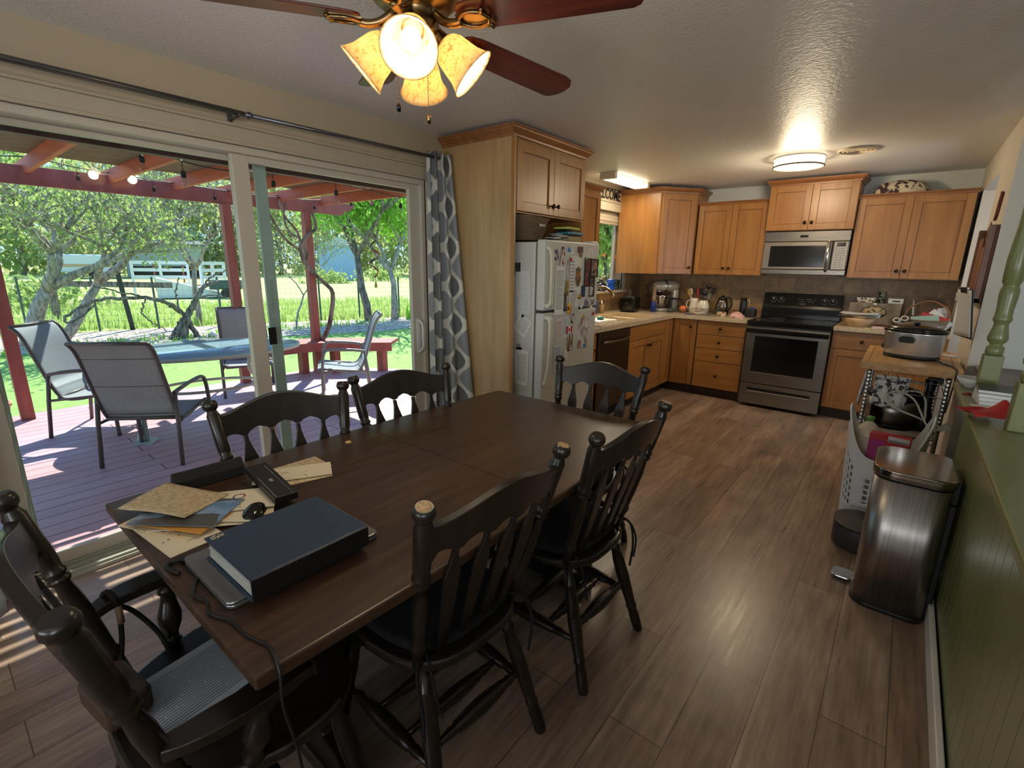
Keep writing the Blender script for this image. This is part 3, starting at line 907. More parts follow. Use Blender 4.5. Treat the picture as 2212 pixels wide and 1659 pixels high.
# --- counters, sink
def slab(poly, z0=0.876, z1=0.914):
    return MB().prism(poly, z0, z1)
SX0, SX1, SY0, SY1 = -2.66, -2.17, 4.53, 5.30
b = MB()
b.prism([(XL, 3.585), (LX + 0.025, 3.585), (LX + 0.025, SY0), (XL, SY0)], 0.876, 0.914)
b.prism([(XL, SY0), (SX0, SY0), (SX0, SY1), (XL, SY1)], 0.876, 0.914)
b.prism([(SX1, SY0), (LX + 0.025, SY0), (LX + 0.025, SY1), (SX1, SY1)], 0.876, 0.914)
b.prism([(XL, SY1), (LX + 0.025, SY1), (LX + 0.025, BF - 0.03), (-1.272, BF - 0.03), (-1.272, YB), (XL, YB)], 0.876, 0.914)
cn = b.build('countertop', M_CNT)
tag(cn, 'cream L-shaped countertop running from the fridge round to the stove', 'countertop')
s_ = MB()
s_.box(SX0, SX1, SY0, SY1, 0.735, 0.745).box(SX0 - 0.004, SX0 + 0.012, SY0, SY1, 0.745, 0.916).box(SX1 - 0.012, SX1 + 0.004, SY0, SY1, 0.745, 0.916).box(SX0, SX1, SY0 - 0.004, SY0 + 0.012, 0.745, 0.916).box(SX0, SX1, SY1 - 0.012, SY1 + 0.004, 0.745, 0.916).box(SX0, SX1, 5.02, 5.035, 0.745, 0.89)
snk = s_.build('sink_basin', mat('cream_sink', C(206, 184, 146), 0.2), cn, bevel=0.004, label='warm cream sink basin')
tag(MB().prism([(-0.495, BF - 0.03), (XR - 0.003, BF - 0.03), (XR - 0.003, YB - 0.001), (-0.495, YB - 0.001)], 0.876, 0.914).build('countertop', M_CNT, bevel=0.004), 'short cream countertop right of the stove under the clutter', 'countertop')
# backsplash (wall finish)
o = struct(MB().box(-2.81, XR - 0.001, -0.012, 0, 0.914, 1.80).build('trim_4', M_TILE, loc=(0, YB - 0.0015, 0)), 'brown slate tile backsplash on the back wall')
o.data.transform(Matrix.Rotation(R(-90), 4, 'X')); o.rotation_euler = (R(90), 0, 0)
o = struct(MB().box(3.585, YB - 0.014, 0.914, WZ0 - 0.03, 0, 0.012).build('trim_5', M_TILE), 'brown slate tile backsplash under the window')
o.rotation_euler = (R(90), 0, R(90)); o.location = (XL + 0.0015, 0, 0)
o = struct(MB().box(WY1 + 0.10, YB - 0.014, WZ0 - 0.03, 1.367, 0, 0.012).build('trim_6', M_TILE), 'brown slate tile backsplash beside the window')
o.rotation_euler = (R(90), 0, R(90)); o.location = (XL + 0.0015, 0, 0)

# --- stove
t = thing('stove', 'stainless steel electric range with black glass top and control panel', 'stove', (-1.252, YB - 0.015, 0))
W = 0.752
SD = YB - 0.015 - 5.545
MB().box(0.004, W - 0.004, -SD, 0, 0.03, 0.895).build('body', M_BLACK, t, bevel=0.003)
MB().box(0.0, W, -SD - 0.025, 0, 0.872, 0.918).build('cooktop', M_BLACKG, t, bevel=0.008)
for cx, cy, r in ((0.19, -0.48, 0.105), (0.56, -0.48, 0.085), (0.19, -0.2, 0.08), (0.56, -0.2, 0.105)):
    MB().lathe([(r, 0), (r, 0.0008), (r - 0.006, 0.0008), (r - 0.006, 0)], 32, T((cx, cy, 0.918)), cap=False).build('burner_ring', mat('grey_burner_ring', C(90, 88, 86), 0.3), t)
dr = MB().box(0.0, W, -SD - 0.035, -SD, 0.262, 0.862).build('oven_door', M_STEEL, t, bevel=0.006)
MB().box(0.09, W - 0.09, -SD - 0.038, -SD - 0.03, 0.385, 0.765).build('oven_window', M_BLACKG, dr, bevel=0.004)
MB().box(0.09, W - 0.09, -SD - 0.0385, -SD - 0.034, 0.378, 0.385).build('window_trim', M_CHROME, dr)
MB().box(0.01, W - 0.01, -SD - 0.075, -SD - 0.055, 0.795, 0.835).box(0.02, 0.05, -SD - 0.06, -SD - 0.03, 0.80, 0.83).box(W - 0.05, W - 0.02, -SD - 0.06, -SD - 0.03, 0.80, 0.83).build('handle', M_BLACKG, dr, bevel=0.008)
MB().box(0.0, W, -SD - 0.07, -SD - 0.035, 0.836, 0.862).build('handle_trim', M_STEEL, dr, bevel=0.006)
dw = MB().box(0.0, W, -SD - 0.03, -SD, 0.032, 0.256).build('drawer', M_STEEL, t, bevel=0.006)
MB().box(0.08, W - 0.09, -SD - 0.032, -SD - 0.028, 0.17, 0.21).build('drawer_grip', M_BLACKG, dw)
MB().box(0.08, W - 0.09, -SD - 0.040, -SD - 0.028, 0.168, 0.182).build('grip_lip', M_CHROME, dw, bevel=0.003)
pn = MB().prism([(-0.10, 0.918), (-0.0, 0.918), (-0.0, 1.185), (-0.055, 1.185), (-0.085, 1.06), (-0.10, 1.03)], 0, W, Matrix(((0, 0, 1, 0), (1, 0, 0, 0), (0, 1, 0, 0), (0, 0, 0, 1)))).build('control_panel', M_BLACKG, t, bevel=0.004)
TR = Matrix.Rotation(R(90 - 13.5), 4, 'X')
for x in (0.10, 0.175, 0.59, 0.665):
    kb = MB().lathe([(0.020, 0), (0.019, 0.018), (0.015, 0.022), (0, 0.022)], 20, T((x, -0.072, 1.115)) @ TR).build('burner_knob', M_BLACK, pn)
    MB().cbox((0, 0.006, 0.023), (0.003, 0.018, 0.003), T((x, -0.072, 1.115)) @ TR).build('pointer', PLAIN, kb)
    tk = MB()
    for i in range(11):
        a_ = R(-60 + 30 * i)
        tk.cbox((math.sin(a_) * 0.030, math.cos(a_) * 0.030, 0.001), (0.004, 0.004, 0.002), T((x, -0.072, 1.115)) @ TR)
    tk.build('dial_marks', PLAIN, pn)
dp = MB()
for i in range(9):
    for j in range(2):
        if (i * 3 + j) % 4 != 1:
            dp.cbox((0.36 + i * 0.020 - 0.02, 0.012 - j * 0.025, 0.001), (0.012, 0.005, 0.002), T((0, -0.072, 1.115)) @ TR)
dp.build('touch_legend', mat('grey_legend', C(120, 120, 118), 0.4), pn)
MB().cbox((0.385, -0.040, 0.001), (0.055, 0.006, 0.002), T((0, -0.072, 1.115)) @ TR).build('badge', M_CHROME, pn)

# --- over-the-range microwave
t = thing('microwave', 'stainless over-the-range microwave with dark window and bar handle', 'microwave', (-1.258, YB - 0.002, 1.392))
W = 0.754; H = 0.428; D = 0.375
MB().box(0, W, -D, 0, 0, H).build('body', M_BLACK, t)
MB().box(0, W, -D - 0.02, -D, 0.0, 0.05).build('lower_trim', M_STEEL, t, bevel=0.004)
MB().box(0, W, -D - 0.025, -D, 0.325, H).build('upper_grille', M_STEEL, t, bevel=0.006)
MB().box(0.325, 0.395, -D - 0.027, -D - 0.02, 0.365, 0.388).build('badge', M_BLACKG, t)
dr = MB().box(0.0, 0.615, -D - 0.032, -D, 0.045, 0.325).build('door', mat('pale_brushed_steel', C(146, 137, 124), 0.3, 0.8), t, bevel=0.012)
MB().box(0.065, 0.565, -D - 0.035, -D - 0.03, 0.075, 0.285).build('door_window', M_BLACKG, dr, bevel=0.004)
MB().tube([(0.588, -D - 0.032, 0.04), (0.588, -D - 0.07, 0.055), (0.588, -D - 0.07, 0.31), (0.588, -D - 0.032, 0.325)], 0.013, 12).build('handle', M_CHROME, dr)
cp = MB().box(0.62, W, -D - 0.032, -D, 0.045, 0.325).build('keypad_panel', mat('pale_brushed_steel'), t, bevel=0.012)
MB().box(0.65, 0.725, -D - 0.034, -D - 0.03, 0.275, 0.312).build('display', M_BLACKG, cp)
kp = MB()
for i in range(4):
    for j in range(9):
        kp.cbox((0.655 + i * 0.021, -D - 0.0335, 0.255 - j * 0.022), (0.011, 0.003, 0.007))
kp.build('keys', mat('grey_keys', C(120, 116, 108), 0.5), cp)
text_mesh('badge', '10', 0.03, 0.0005, PLAIN, t, (0.655, -D - 0.0215, 0.022), (R(90), 0, 0), sx=1.2)
MB().box(0.68, 0.73, -D - 0.0215, -D - 0.019, 0.018, 0.026).build('badge', PLAIN, t)
# outlets and switch plates
def plate(x, y, z, wx, label, rz=0, m=M_TRIM, two=False):
    t = thing('outlet', label, 'outlet', (x, y, z), rz)
    MB().box(-wx / 2, wx / 2, -0.006, 0, -0.057, 0.057).build('cover_plate', m, t, bevel=0.002)
    for q in ((-wx / 4, wx / 4) if two else (0,)):
        MB().box(q - 0.016, q + 0.016, -0.009, -0.006, -0.034, 0.034).build('socket', m, t, bevel=0.003)
plate(XL + 0.0135, 5.92, 1.10, 0.07, 'cream outlet plate on the side wall below the corner cabinet', R(90))
plate(-2.62, YB - 0.0135, 1.19, 0.07, 'cream switch plate on the backsplash behind the stand mixer')
plate(-1.90, YB - 0.0135, 1.13, 0.09, 'cream outlet plate on the backsplash above the kettle')
plate(-1.56, YB - 0.0135, 1.02, 0.12, 'tan double outlet plate on the backsplash above the thermos', m=mat('tan_plastic', C(176, 150, 112), 0.4), two=True)
plate(0.075, YB - 0.0135, 1.09, 0.075, 'grey outlet plate on the backsplash above the basket', m=mat('stone_plate', C(128, 118, 100), 0.4))
# ------------------------------------------------------------------ fridge
t = thing('refrigerator', 'white top-freezer refrigerator covered with magnets and notes', 'refrigerator', (XL + 0.04, 2.765, 0), R(90))
W = 0.745; FD = 0.745    # local: front at -y
MB().box(0, W, -FD, 0, 0.02, 1.60).build('body', M_FRIDGE, t, bevel=0.008)
MB().box(0.01, W - 0.01, -FD - 0.012, -FD, 0.05, 1.59).build('gasket', M_GASKET, t)
fz = MB().box(0, W, -FD - 0.082, -FD - 0.012, 1.135, 1.615).build('freezer_door', M_FRIDGE, t, bevel=0.012, seg=3)
fd_ = MB().box(0, W, -FD - 0.082, -FD - 0.012, 0.06, 1.118).build('fridge_door', M_FRIDGE, t, bevel=0.012, seg=3)
MB().box(0.02, W - 0.02, -FD - 0.03, -FD, 0.0, 0.055).build('kick_grille', M_GASKET, t)
MB().box(W - 0.09, W - 0.01, -FD - 0.07, -FD + 0.02, 1.615, 1.63).build('hinge_cover', M_WPLAST, t, bevel=0.004)
ivory = mat('ivory_handle_plastic', C(206, 202, 184), 0.35)
hb = MB()
fy = -FD - 0.082
hb.prism([(0.0, 1.16), (0.03, 1.155), (0.05, 1.18), (0.052, 1.45), (0.045, 1.53), (0.02, 1.575), (0.0, 1.575), (0.0, 1.55), (0.018, 1.545), (0.03, 1.51), (0.035, 1.42), (0.035, 1.22), (0.025, 1.185), (0.0, 1.185)], 0.012, 0.047,
         Matrix(((0, 0, 1, 0), (-1, 0, 0, fy), (0, 1, 0, 0), (0, 0, 0, 1))))
hb.build('handle', ivory, fz, bevel=0.004)
hb = MB()
hb.prism([(0.0, 1.10), (0.03, 1.105), (0.052, 1.08), (0.054, 0.9), (0.045, 0.72), (0.02, 0.60), (0.0, 0.60), (0.0, 0.63), (0.012, 0.64), (0.03, 0.74), (0.037, 0.9), (0.035, 1.05), (0.025, 1.075), (0.0, 1.075)], 0.012, 0.047,
         Matrix(((0, 0, 1, 0), (-1, 0, 0, fy), (0, 1, 0, 0), (0, 0, 0, 1))))
hb.build('handle', ivory, fd_, bevel=0.004)
FX = XL + 0.04 + FD + 0.0825   # world x of door face
# notes and magnets: y (world), z centre, width, height, tilt, material, label, category
ph = lambda i, a, b_, c, s=3.0: photomat('snapshot_print_%d' % i, a, b_, c, s, i * 2.3)
dk = C(30, 28, 34); sk = C(176, 132, 104); gy = C(120, 116, 112); rd = C(170, 60, 56); bl = C(52, 70, 120); gn = C(84, 110, 70); wt = C(214, 212, 206); og = C(204, 104, 50); br_ = C(92, 52, 36)
P_YEL = mat('yellow_enamel', C(196, 160, 50), 0.4)
items = [
    (2.905, 1.515, 0.052, 0.075, 0, ph(1, bl, C(30, 34, 60), wt), 'small navy night-scene postcard at the top left of the freezer door', 'postcard'),
    (2.955, 1.27, 0.115, 0.345, 0, P_WHITE, 'tall typed white sheet beside the freezer handle', 'paper'),
    (2.975, 1.50, 0.05, 0.12, 8, ph(2, rd, br_, wt, 4), 'dark red and white fruit-shaped magnet above the typed sheet', 'magnet'),
    (3.075, 1.555, 0.105, 0.06, -3, ph(3, wt, wt, C(196, 196, 190), 2), 'white slip with a blue round magnet near the top of the freezer', 'paper'),
    (3.215, 1.56, 0.078, 0.045, 0, ph(4, C(76, 52, 60), br_, C(96, 70, 84), 2), 'small plum coloured card at the top of the freezer door', 'card'),
    (3.22, 1.522, 0.04, 0.034, 0, ph(5, br_, C(70, 50, 30), P_YEL.diffuse_color, 2), 'tiny brown square magnet under the plum card', 'magnet'),
    (3.37, 1.53, 0.07, 0.072, 3, P_WHITE, 'small white note with black printing at the top right of the freezer', 'note'),
    (3.06, 1.375, 0.032, 0.22, 0, ph(6, wt, gy, wt, 6), 'narrow strip of tiny stickers on the freezer door', 'sticker sheet'),
    (3.115, 1.385, 0.062, 0.26, 0, papermat('tiny_icon_sheet', C(214, 212, 206), C(90, 84, 60), 11, 0.55, axis='YZ'), 'white sheet with rows of tiny pictures on the freezer door', 'paper'),
    (3.175, 1.365, 0.125, 0.30, 0, PLAIN, 'plain white backing sheet behind the leaf picture', 'paper'),
    (3.335, 1.395, 0.082, 0.20, 0, ph(8, rd, C(110, 60, 50), dk, 5), 'black framed photo of people in red on the freezer door', 'framed photo'),
    (3.435, 1.43, 0.10, 0.125, 0, ph(9, gy, sk, dk, 5), 'black framed wide photo at the right edge of the freezer door', 'framed photo'),
    (3.41, 1.285, 0.072, 0.14, 0, ph(10, dk, sk, dk, 4), 'dark portrait photo with glasses under the wide framed photo', 'photo'),
    (3.285, 1.255, 0.055, 0.085, 0, ph(11, C(26, 44, 60), bl, C(20, 26, 36), 3), 'small dark blue card in the middle of the freezer door', 'card'),
    (3.15, 1.18, 0.14, 0.17, 0, ph(12, wt, wt, C(188, 186, 180), 2), 'pale sheet at the bottom centre of the freezer door', 'paper'),
    (3.305, 1.18, 0.028, 0.13, 38, P_WHITE, 'narrow white ticket hanging at a slant on the freezer door', 'ticket'),
    (3.37, 1.235, 0.10, 0.12, 18, papermat('crumpled_list', C(196, 194, 188), C(90, 90, 90), 12, axis='YZ'), 'tilted white list right of the slanted ticket', 'list'),
    (3.34, 1.165, 0.06, 0.045, 20, ph(13, C(84, 70, 120), C(120, 120, 160), gy, 2), 'small violet card low on the freezer door', 'card'),
    (3.43, 1.165, 0.07, 0.052, 0, ph(14, C(50, 54, 60), gy, wt, 4), 'small grey group photo at the lower right of the freezer door', 'photo'),
    (3.035, 1.19, 0.034, 0.12, -2, ph(15, C(60, 56, 90), gy, dk, 5), 'thin dark photo strip low on the freezer door', 'photo strip'),
    (2.965, 0.99, 0.075, 0.16, 0, P_RED, 'calendar page with red and blue blocks on the fridge door', 'calendar'),
    (3.05, 1.0, 0.065, 0.15, 0, P_BLUE, 'printed blue-grey table sheet next to the calendar page', 'paper'),
    (3.155, 1.055, 0.06, 0.075, -8, ph(16, C(40, 50, 80), wt, dk, 3), 'tilted postcard of a snowy car scene on the fridge door', 'postcard'),
    (3.125, 0.875, 0.072, 0.13, 0, ph(17, sk, C(80, 70, 50), wt, 4), 'photo of two people below the small flag on the fridge door', 'photo'),
    (3.315, 0.93, 0.145, 0.24, 2, ph(18, C(170, 90, 90), C(150, 150, 150), wt, 4), 'large red and white drawing in a plastic sleeve on the fridge door', 'drawing'),
    (2.965, 0.775, 0.105, 0.21, -4, papermat('clipped_receipts', C(200, 202, 204), C(60, 100, 150), 14, 0.6, axis='YZ'), 'stack of receipts held by a clip on the fridge door', 'receipts'),
    (3.07, 0.79, 0.07, 0.085, 12, PLAIN, 'folded plain white slip on the fridge door behind the chair', 'paper'),
    (3.21, 0.62, 0.14, 0.09, 0, ph(19, C(40, 70, 140), C(84, 120, 180), wt, 4), 'blue and white packet hanging low on the fridge door behind the chair', 'packet'),
]
for i, (y, z, w_, h_, tl, m, lb, ct) in enumerate(items):
    o = MB().box(0, 0.0012, -w_ / 2, w_ / 2, -h_ / 2, h_ / 2).build({'framed photo': 'framed_photo', 'sticker sheet': 'sticker_sheet', 'photo strip': 'photo_strip'}.get(ct, ct), m)
    o.location = (FX + 0.0003 + (i % 3) * 0.0014, y, z); o.rotation_euler = (R(-tl), 0, 0)
    tag(o, lb, ct)
    if 'framed' in lb or 'portrait' in lb:
        f = MB().box(0.0, 0.005, -w_ / 2 - 0.006, -w_ / 2 + 0.004, -h_ / 2 - 0.006, h_ / 2 + 0.006).box(0.0, 0.005, w_ / 2 - 0.004, w_ / 2 + 0.006, -h_ / 2 - 0.006, h_ / 2 + 0.006).box(0.0, 0.005, -w_ / 2, w_ / 2, h_ / 2 - 0.004, h_ / 2 + 0.006).box(0.0, 0.005, -w_ / 2, w_ / 2, -h_ / 2 - 0.006, -h_ / 2 + 0.004)
        f.build('frame', M_BLACK, o)
def disc_magnet(y, z, r, m, label, sy=1.0, sz=1.0, nm='magnet', cat='magnet', x=FX + 0.004):
    o = MB().lathe([(r, 0), (r, 0.004), (r * 0.8, 0.007), (0, 0.008)], 20, RY90 @ Matrix.Diagonal((sz, sy, 1, 1))).build(nm, m, None, loc=(x, y, z))
    return tag(o, label, cat)
disc_magnet(3.06, 1.555, 0.017, mat('blue_enamel', C(60, 130, 190), 0.3), 'round sky-blue magnet on the white slip')
disc_magnet(3.085, 1.488, 0.014, mat('red_enamel', C(190, 40, 50), 0.3), 'round red magnet below the blue magnet')
disc_magnet(3.30, 1.495, 0.012, mat('green_enamel', C(120, 160, 60), 0.3), 'small green round magnet left of the framed photos')
disc_magnet(3.455, 1.075, 0.014, mat('red_enamel'), 'round red magnet at the top right of the lower fridge door')
disc_magnet(3.31, 1.065, 0.012, P_YEL, 'small yellow magnet above the sleeve drawing')
disc_magnet(3.335, 0.83, 0.014, mat('blue_enamel'), 'round blue magnet at the bottom of the sleeve drawing')
disc_magnet(2.975, 1.565, 0.009, M_BLACK, 'tiny black round magnet above the fruit magnet')
disc_magnet(3.09, 1.135, 0.034, mat('orange_yellow_disc', C(214, 150, 50), 0.4, fn=speck(C(222, 166, 60), C(60, 40, 20), 24, 1, lo=0.6, hi=0.62)), 'oval orange sticker with a dark bird silhouette', 0.9, 1.25, 'oval_sticker', 'sticker')
o = MB().prism([(0.0, 0.05), (0.018, 0.03), (0.034, 0.036), (0.026, 0.0), (0.036, -0.04), (0.02, -0.085), (0.0, -0.10), (-0.02, -0.085), (-0.036, -0.04), (-0.026, 0.0), (-0.034, 0.036), (-0.018, 0.03)], 0, 0.004, Matrix(((0, 0, 1, 0), (1, 0, 0, 0), (0, 1, 0, 0), (0, 0, 0, 1)))).build('leaf_picture', photomat('autumn_print', og, C(96, 110, 60), br_, 5, 4.4), loc=(FX + 0.005, 3.195, 1.39))
tag(o, 'oval autumn picture in orange, green and brown on the freezer door', 'picture')
o = MB().prism([(-0.012, 0.05), (0.016, 0.045), (0.012, 0.02), (0.02, 0.0), (0.004, -0.02), (0.014, -0.055), (-0.006, -0.07), (-0.014, -0.03), (-0.022, 0.0), (-0.006, 0.02)], 0, 0.006, Matrix(((0, 0, 1, 0), (1, 0, 0, 0), (0, 1, 0, 0), (0, 0, 0, 1)))).build('figure_magnet', photomat('gold_black_print', C(150, 120, 40), dk, P_YEL.diffuse_color, 5), loc=(FX + 0.004, 3.045, 1.29))
tag(o, 'gold and black figure-shaped magnet beside the typed sheet', 'magnet')
o = MB().box(0, 0.005, -0.026, 0.026, -0.008, 0.006).box(0, 0.005, -0.014, 0.012, 0.006, 0.018).build('car_magnet', P_YEL, loc=(FX + 0.004, 3.225, 1.215))
for q in (-0.015, 0.015):
    MB().lathe([(0.007, 0), (0.007, 0.006)], 12, T((0, q, -0.008)) @ RY90).build('wheel', M_BLACK, o)
tag(o, 'tiny yellow car magnet in the middle of the freezer door', 'magnet')
fl = MB().box(0, 0.0015, -0.04, 0.04, -0.026, 0.026).build('flag_sticker', PLAIN, loc=(FX + 0.004, 3.105, 0.975)); tag(fl, 'small red and white maple leaf flag on the fridge door', 'flag')
MB().box(0.0, 0.002, -0.04, -0.02, -0.026, 0.026).box(0.0, 0.002, 0.02, 0.04, -0.026, 0.026).prism([(0, 0.018), (0.005, 0.01), (0.014, 0.008), (0.010, -0.002), (0.012, -0.008), (0.002, -0.008), (0.002, -0.018), (-0.002, -0.018), (-0.002, -0.008), (-0.012, -0.008), (-0.010, -0.002), (-0.014, 0.008), (-0.005, 0.01)], 0, 0.002, Matrix(((0, 0, 1, 0), (1, 0, 0, 0), (0, 1, 0, 0), (0, 0, 0, 1)))).build('red_bars_and_leaf', mat('flag_red', C(190, 40, 44), 0.5), fl)
# papers on the fridge side (faces -y)
FS = 2.765
for i, (x, z, w_, h_, tl, m, lb, ct) in enumerate([
    (-2.175, 1.415, 0.05, 0.09, 0, ph(30, C(70, 60, 40), gn, dk), 'dark little photo at the top of the fridge side', 'photo'),
    (-2.12, 1.25, 0.13, 0.30, -3, papermat('side_letter', C(208, 208, 204), C(120, 120, 120), 20, 0.3), 'white sheet curling off the upper fridge side', 'paper'),
    (-2.12, 1.02, 0.12, 0.13, 30, P_SIDE, 'tilted white leaflet in the middle of the fridge side', 'leaflet'),
    (-2.12, 0.71, 0.12, 0.26, 0, P_SIDE, 'long typed list clipped low on the fridge side', 'list')]):
    o = MB().box(-w_ / 2, w_ / 2, 0, 0.0012, -h_ / 2, h_ / 2).build(ct, m)
    o.location = (x, FS - 0.003 - 0.0014 * i, z); o.rotation_euler = (0, R(tl), 0)
    tag(o, lb, ct)
tag(MB().lathe([(0.011, 0), (0.011, 0.006), (0, 0.007)], 14, T((-2.115, FS - 0.008, 1.09)) @ RX90).build('magnet', M_BLACK), 'black round magnet on the fridge side above the leaflet', 'magnet')
tag(MB().box(-2.16, -2.12, FS - 0.022, FS - 0.006, 0.845, 0.86).tube([(-2.15, FS - 0.016, 0.86), (-2.152, FS - 0.025, 0.885), (-2.13, FS - 0.025, 0.885), (-2.13, FS - 0.016, 0.86)], 0.0025, 6).build('bulldog_clip', M_BRONZE), 'dark bulldog clip holding the list on the fridge side', 'clip')
# things on top of the fridge
def wickerfn(n, b):
    w = n.new('TexWave', Vector=n.coord('Object'), Scale=55.0, Distortion=1.5); w.bands_direction = 'Z'
    f = n.noise(n.coord('Object'), 60, 2)
    setin(n, b, 'Base Color', n.ramp(n.mix(0.5, w.outputs[0], f), [(0.3, C(92, 72, 54)), (0.6, C(168, 140, 108))]))
    setin(n, b, 'Normal', n.bump(w.outputs[0], 0.8, 0.006))
M_WICK = mat('brown_wicker', C(104, 84, 64), 0.8, fn=wickerfn)
t = thing('wicker_basket', 'dark woven wicker basket with cut-out handles on top of the fridge', 'basket', (-2.235, 2.945, 1.617))
b = MB()
oval = lambda k, z: [((0.10 + k) * math.cos(a) , (0.115 + k) * math.sin(a), z + (0.02 * abs(math.sin(a)) if z > 0.1 else 0)) for a in [2 * PI * i / 32 for i in range(32)]]
rings = [oval(0.0, 0), oval(0.02, 0.06), oval(0.04, 0.11), oval(0.06, 0.145), oval(0.066, 0.15), oval(0.05, 0.14), oval(0.01, 0.02)]
vs = [p for r_ in rings for p in r_]
fs = [(k * 32 + i, k * 32 + (i + 1) % 32, (k + 1) * 32 + (i + 1) % 32, (k + 1) * 32 + i) for k in range(6) for i in range(32)]
fs.append(tuple(range(32))[::-1]); fs.append(tuple(6 * 32 + i for i in range(32)))
b.add(vs, fs, True).build('woven_body', M_WICK, t)
MB().cbox((0.125, 0.0, 0.105), (0.03, 0.07, 0.025)).build('handle_opening', mat('white_cloth_peek', C(190, 188, 180), 0.8), t, bevel=0.01, label='white cloth showing through the handle hole')
M_LIDG = mat('lime_lid', C(176, 190, 92), 0.4)
M_LIDB = mat('teal_lid', C(52, 120, 140), 0.4)
t = thing('storage_container', 'clear food container with a teal lid on top of the fridge', 'container', (-2.13, 3.36, 1.617))
MB().prism(rrect(0.14, 0.20, 0.03), 0, 0.06).build('tub', M_PLASTCLEAR, t, bevel=0.003)
MB().prism(rrect(0.15, 0.21, 0.03), 0.06, 0.078).build('lid', M_LIDB, t, bevel=0.003)
MB().prism(rrect(0.12, 0.17, 0.02), 0.004, 0.045).build('contents', mat('pale_dough', C(196, 178, 130), 0.8), t)
t = thing('storage_container', 'flat food container with a lime green lid, stacked on the teal one', 'container', (-2.14, 3.33, 1.696), 0.1)
MB().prism(rrect(0.13, 0.20, 0.02), 0, 0.018).build('tub', M_PLASTCLEAR, t, bevel=0.002)
MB().prism(rrect(0.14, 0.21, 0.02), 0.018, 0.034).build('lid', M_LIDG, t, bevel=0.003)
random.seed(4)
b = MB()
for i in range(7):
    a = random.uniform(0, PI)
    b.cbox((0, 0, 0), (0.12, 0.05, 0.004), T((random.uniform(-0.03, 0.03), random.uniform(-0.04, 0.04), 0.008 + 0.008 * i)) @ Matrix.Rotation(a, 4, 'Z') @ Matrix.Rotation(random.uniform(-0.15, 0.15), 4, 'X'))
tag(b.build('paper_pile', PLAIN, loc=(-2.12, 3.17, 1.617)), 'crumpled pile of white papers between basket and containers on the fridge', 'papers')

# ------------------------------------------------------------------ dining table
TX0, TX1, TY0, TY1, TZ = -1.695, -0.748, 0.255, 2.0, 0.762
t = thing('dining_table', 'long dark stained wooden dining table with shaped edges and trestle legs', 'table', (0, 0, 0))
def table_outline(ins=0.0):
    c = 0.10
    x0, x1, y0, y1 = TX0 + ins, TX1 - ins, TY0 + ins, TY1 - ins
    pts = [(x0, y0), (x1, y0)]
    n = 12
    for i in range(n + 1):
        u = i / n
        if 0 < u < 1: pts.append((x1 + 0.028 * math.sin(PI * min(1, max(0, (u - 0.05) / 0.9))) ** 0.5 if False else x1 + 0.02 * math.sin(PI * u), y0 + (y1 - c - y0) * u))
    pts += [(x1, y1 - c), (x1 - c * 0.55, y1 - c * 0.2), (x1 - c * 1.1, y1)]
    pts += [(x0 + 0.02, y1), (x0, y1 - 0.02)]
    for i in range(1, n):
        u = 1 - i / n
        pts.append((x0 - 0.02 * math.sin(PI * u), y0 + (y1 - y0) * u))
    return pts
MB().prism(table_outline(), TZ - 0.03, TZ).build('tabletop', M_TABLE, t, bevel=0.007, seg=3)
MB().box(TX0 + 0.01, TX1 - 0.005, 1.128, 1.1305, TZ - 0.001, TZ + 0.0004).build('leaf_seam', M_BLACKM, t)
MB().prism(table_outline(0.10), TZ - 0.09, TZ - 0.03).build('apron', M_WALNUT, t, bevel=0.004)
for y in (0.55, 1.72):
    # ogee trestle board in the xz plane
    half = [(0.0, 0.03), (0.26, 0.03), (0.27, 0.07), (0.20, 0.10), (0.13, 0.14), (0.105, 0.22), (0.12, 0.30), (0.175, 0.37), (0.19, 0.43), (0.165, 0.49), (0.14, 0.52), (0.15, 0.56), (0.20, 0.60), (0.215, 0.64), (0.20, 0.672), (0.0, 0.672)]
    pts = half + [(-x, z) for x, z in reversed(half)]
    MB().prism(pts, -0.03, 0.03, T(((TX0 + TX1) / 2, y, 0)) @ RX90).build('trestle_leg', M_WALNUT, t, bevel=0.008)
    MB().box((TX0 + TX1) / 2 - 0.30, (TX0 + TX1) / 2 + 0.30, y - 0.045, y + 0.045, 0.0, 0.05).build('foot', M_WALNUT, t, bevel=0.015, seg=3)
MB().box((TX0 + TX1) / 2 - 0.02, (TX0 + TX1) / 2 + 0.02, 0.58, 1.69, 0.22, 0.34).build('stretcher', M_WALNUT, t, bevel=0.006)

# ------------------------------------------------------------------ chairs (local: sitter looks to +y)
def seat_outline(w, d, back=0.40):
    pts = []
    n = 40
    for i in range(n):
        a = 2 * PI * i / n
        c, s = math.cos(a), math.sin(a)
        e = 2 / 3.2
        x = (w / 2) * math.copysign(abs(c) ** e, c)
        y = (d / 2) * math.copysign(abs(s) ** e, s)
        x *= 1.0 if y > 0 else 1.0 - (1 - back / w) * (-y / (d / 2))
        pts.append((x, y))
    return pts
LEG = [(0, 0.017), (0.04, 0.019), (0.16, 0.020), (0.22, 0.017), (0.235, 0.021), (0.255, 0.021), (0.27, 0.018), (0.40, 0.022), (0.55, 0.0245), (0.72, 0.022), (0.80, 0.017), (0.815, 0.021), (0.84, 0.021), (0.855, 0.017), (1, 0.015)]
STR = [(0, 0.009), (0.12, 0.011), (0.18, 0.016), (0.21, 0.013), (0.24, 0.017), (0.38, 0.022), (0.5, 0.024), (0.62, 0.022), (0.76, 0.017), (0.79, 0.013), (0.82, 0.016), (0.88, 0.011), (1, 0.009)]
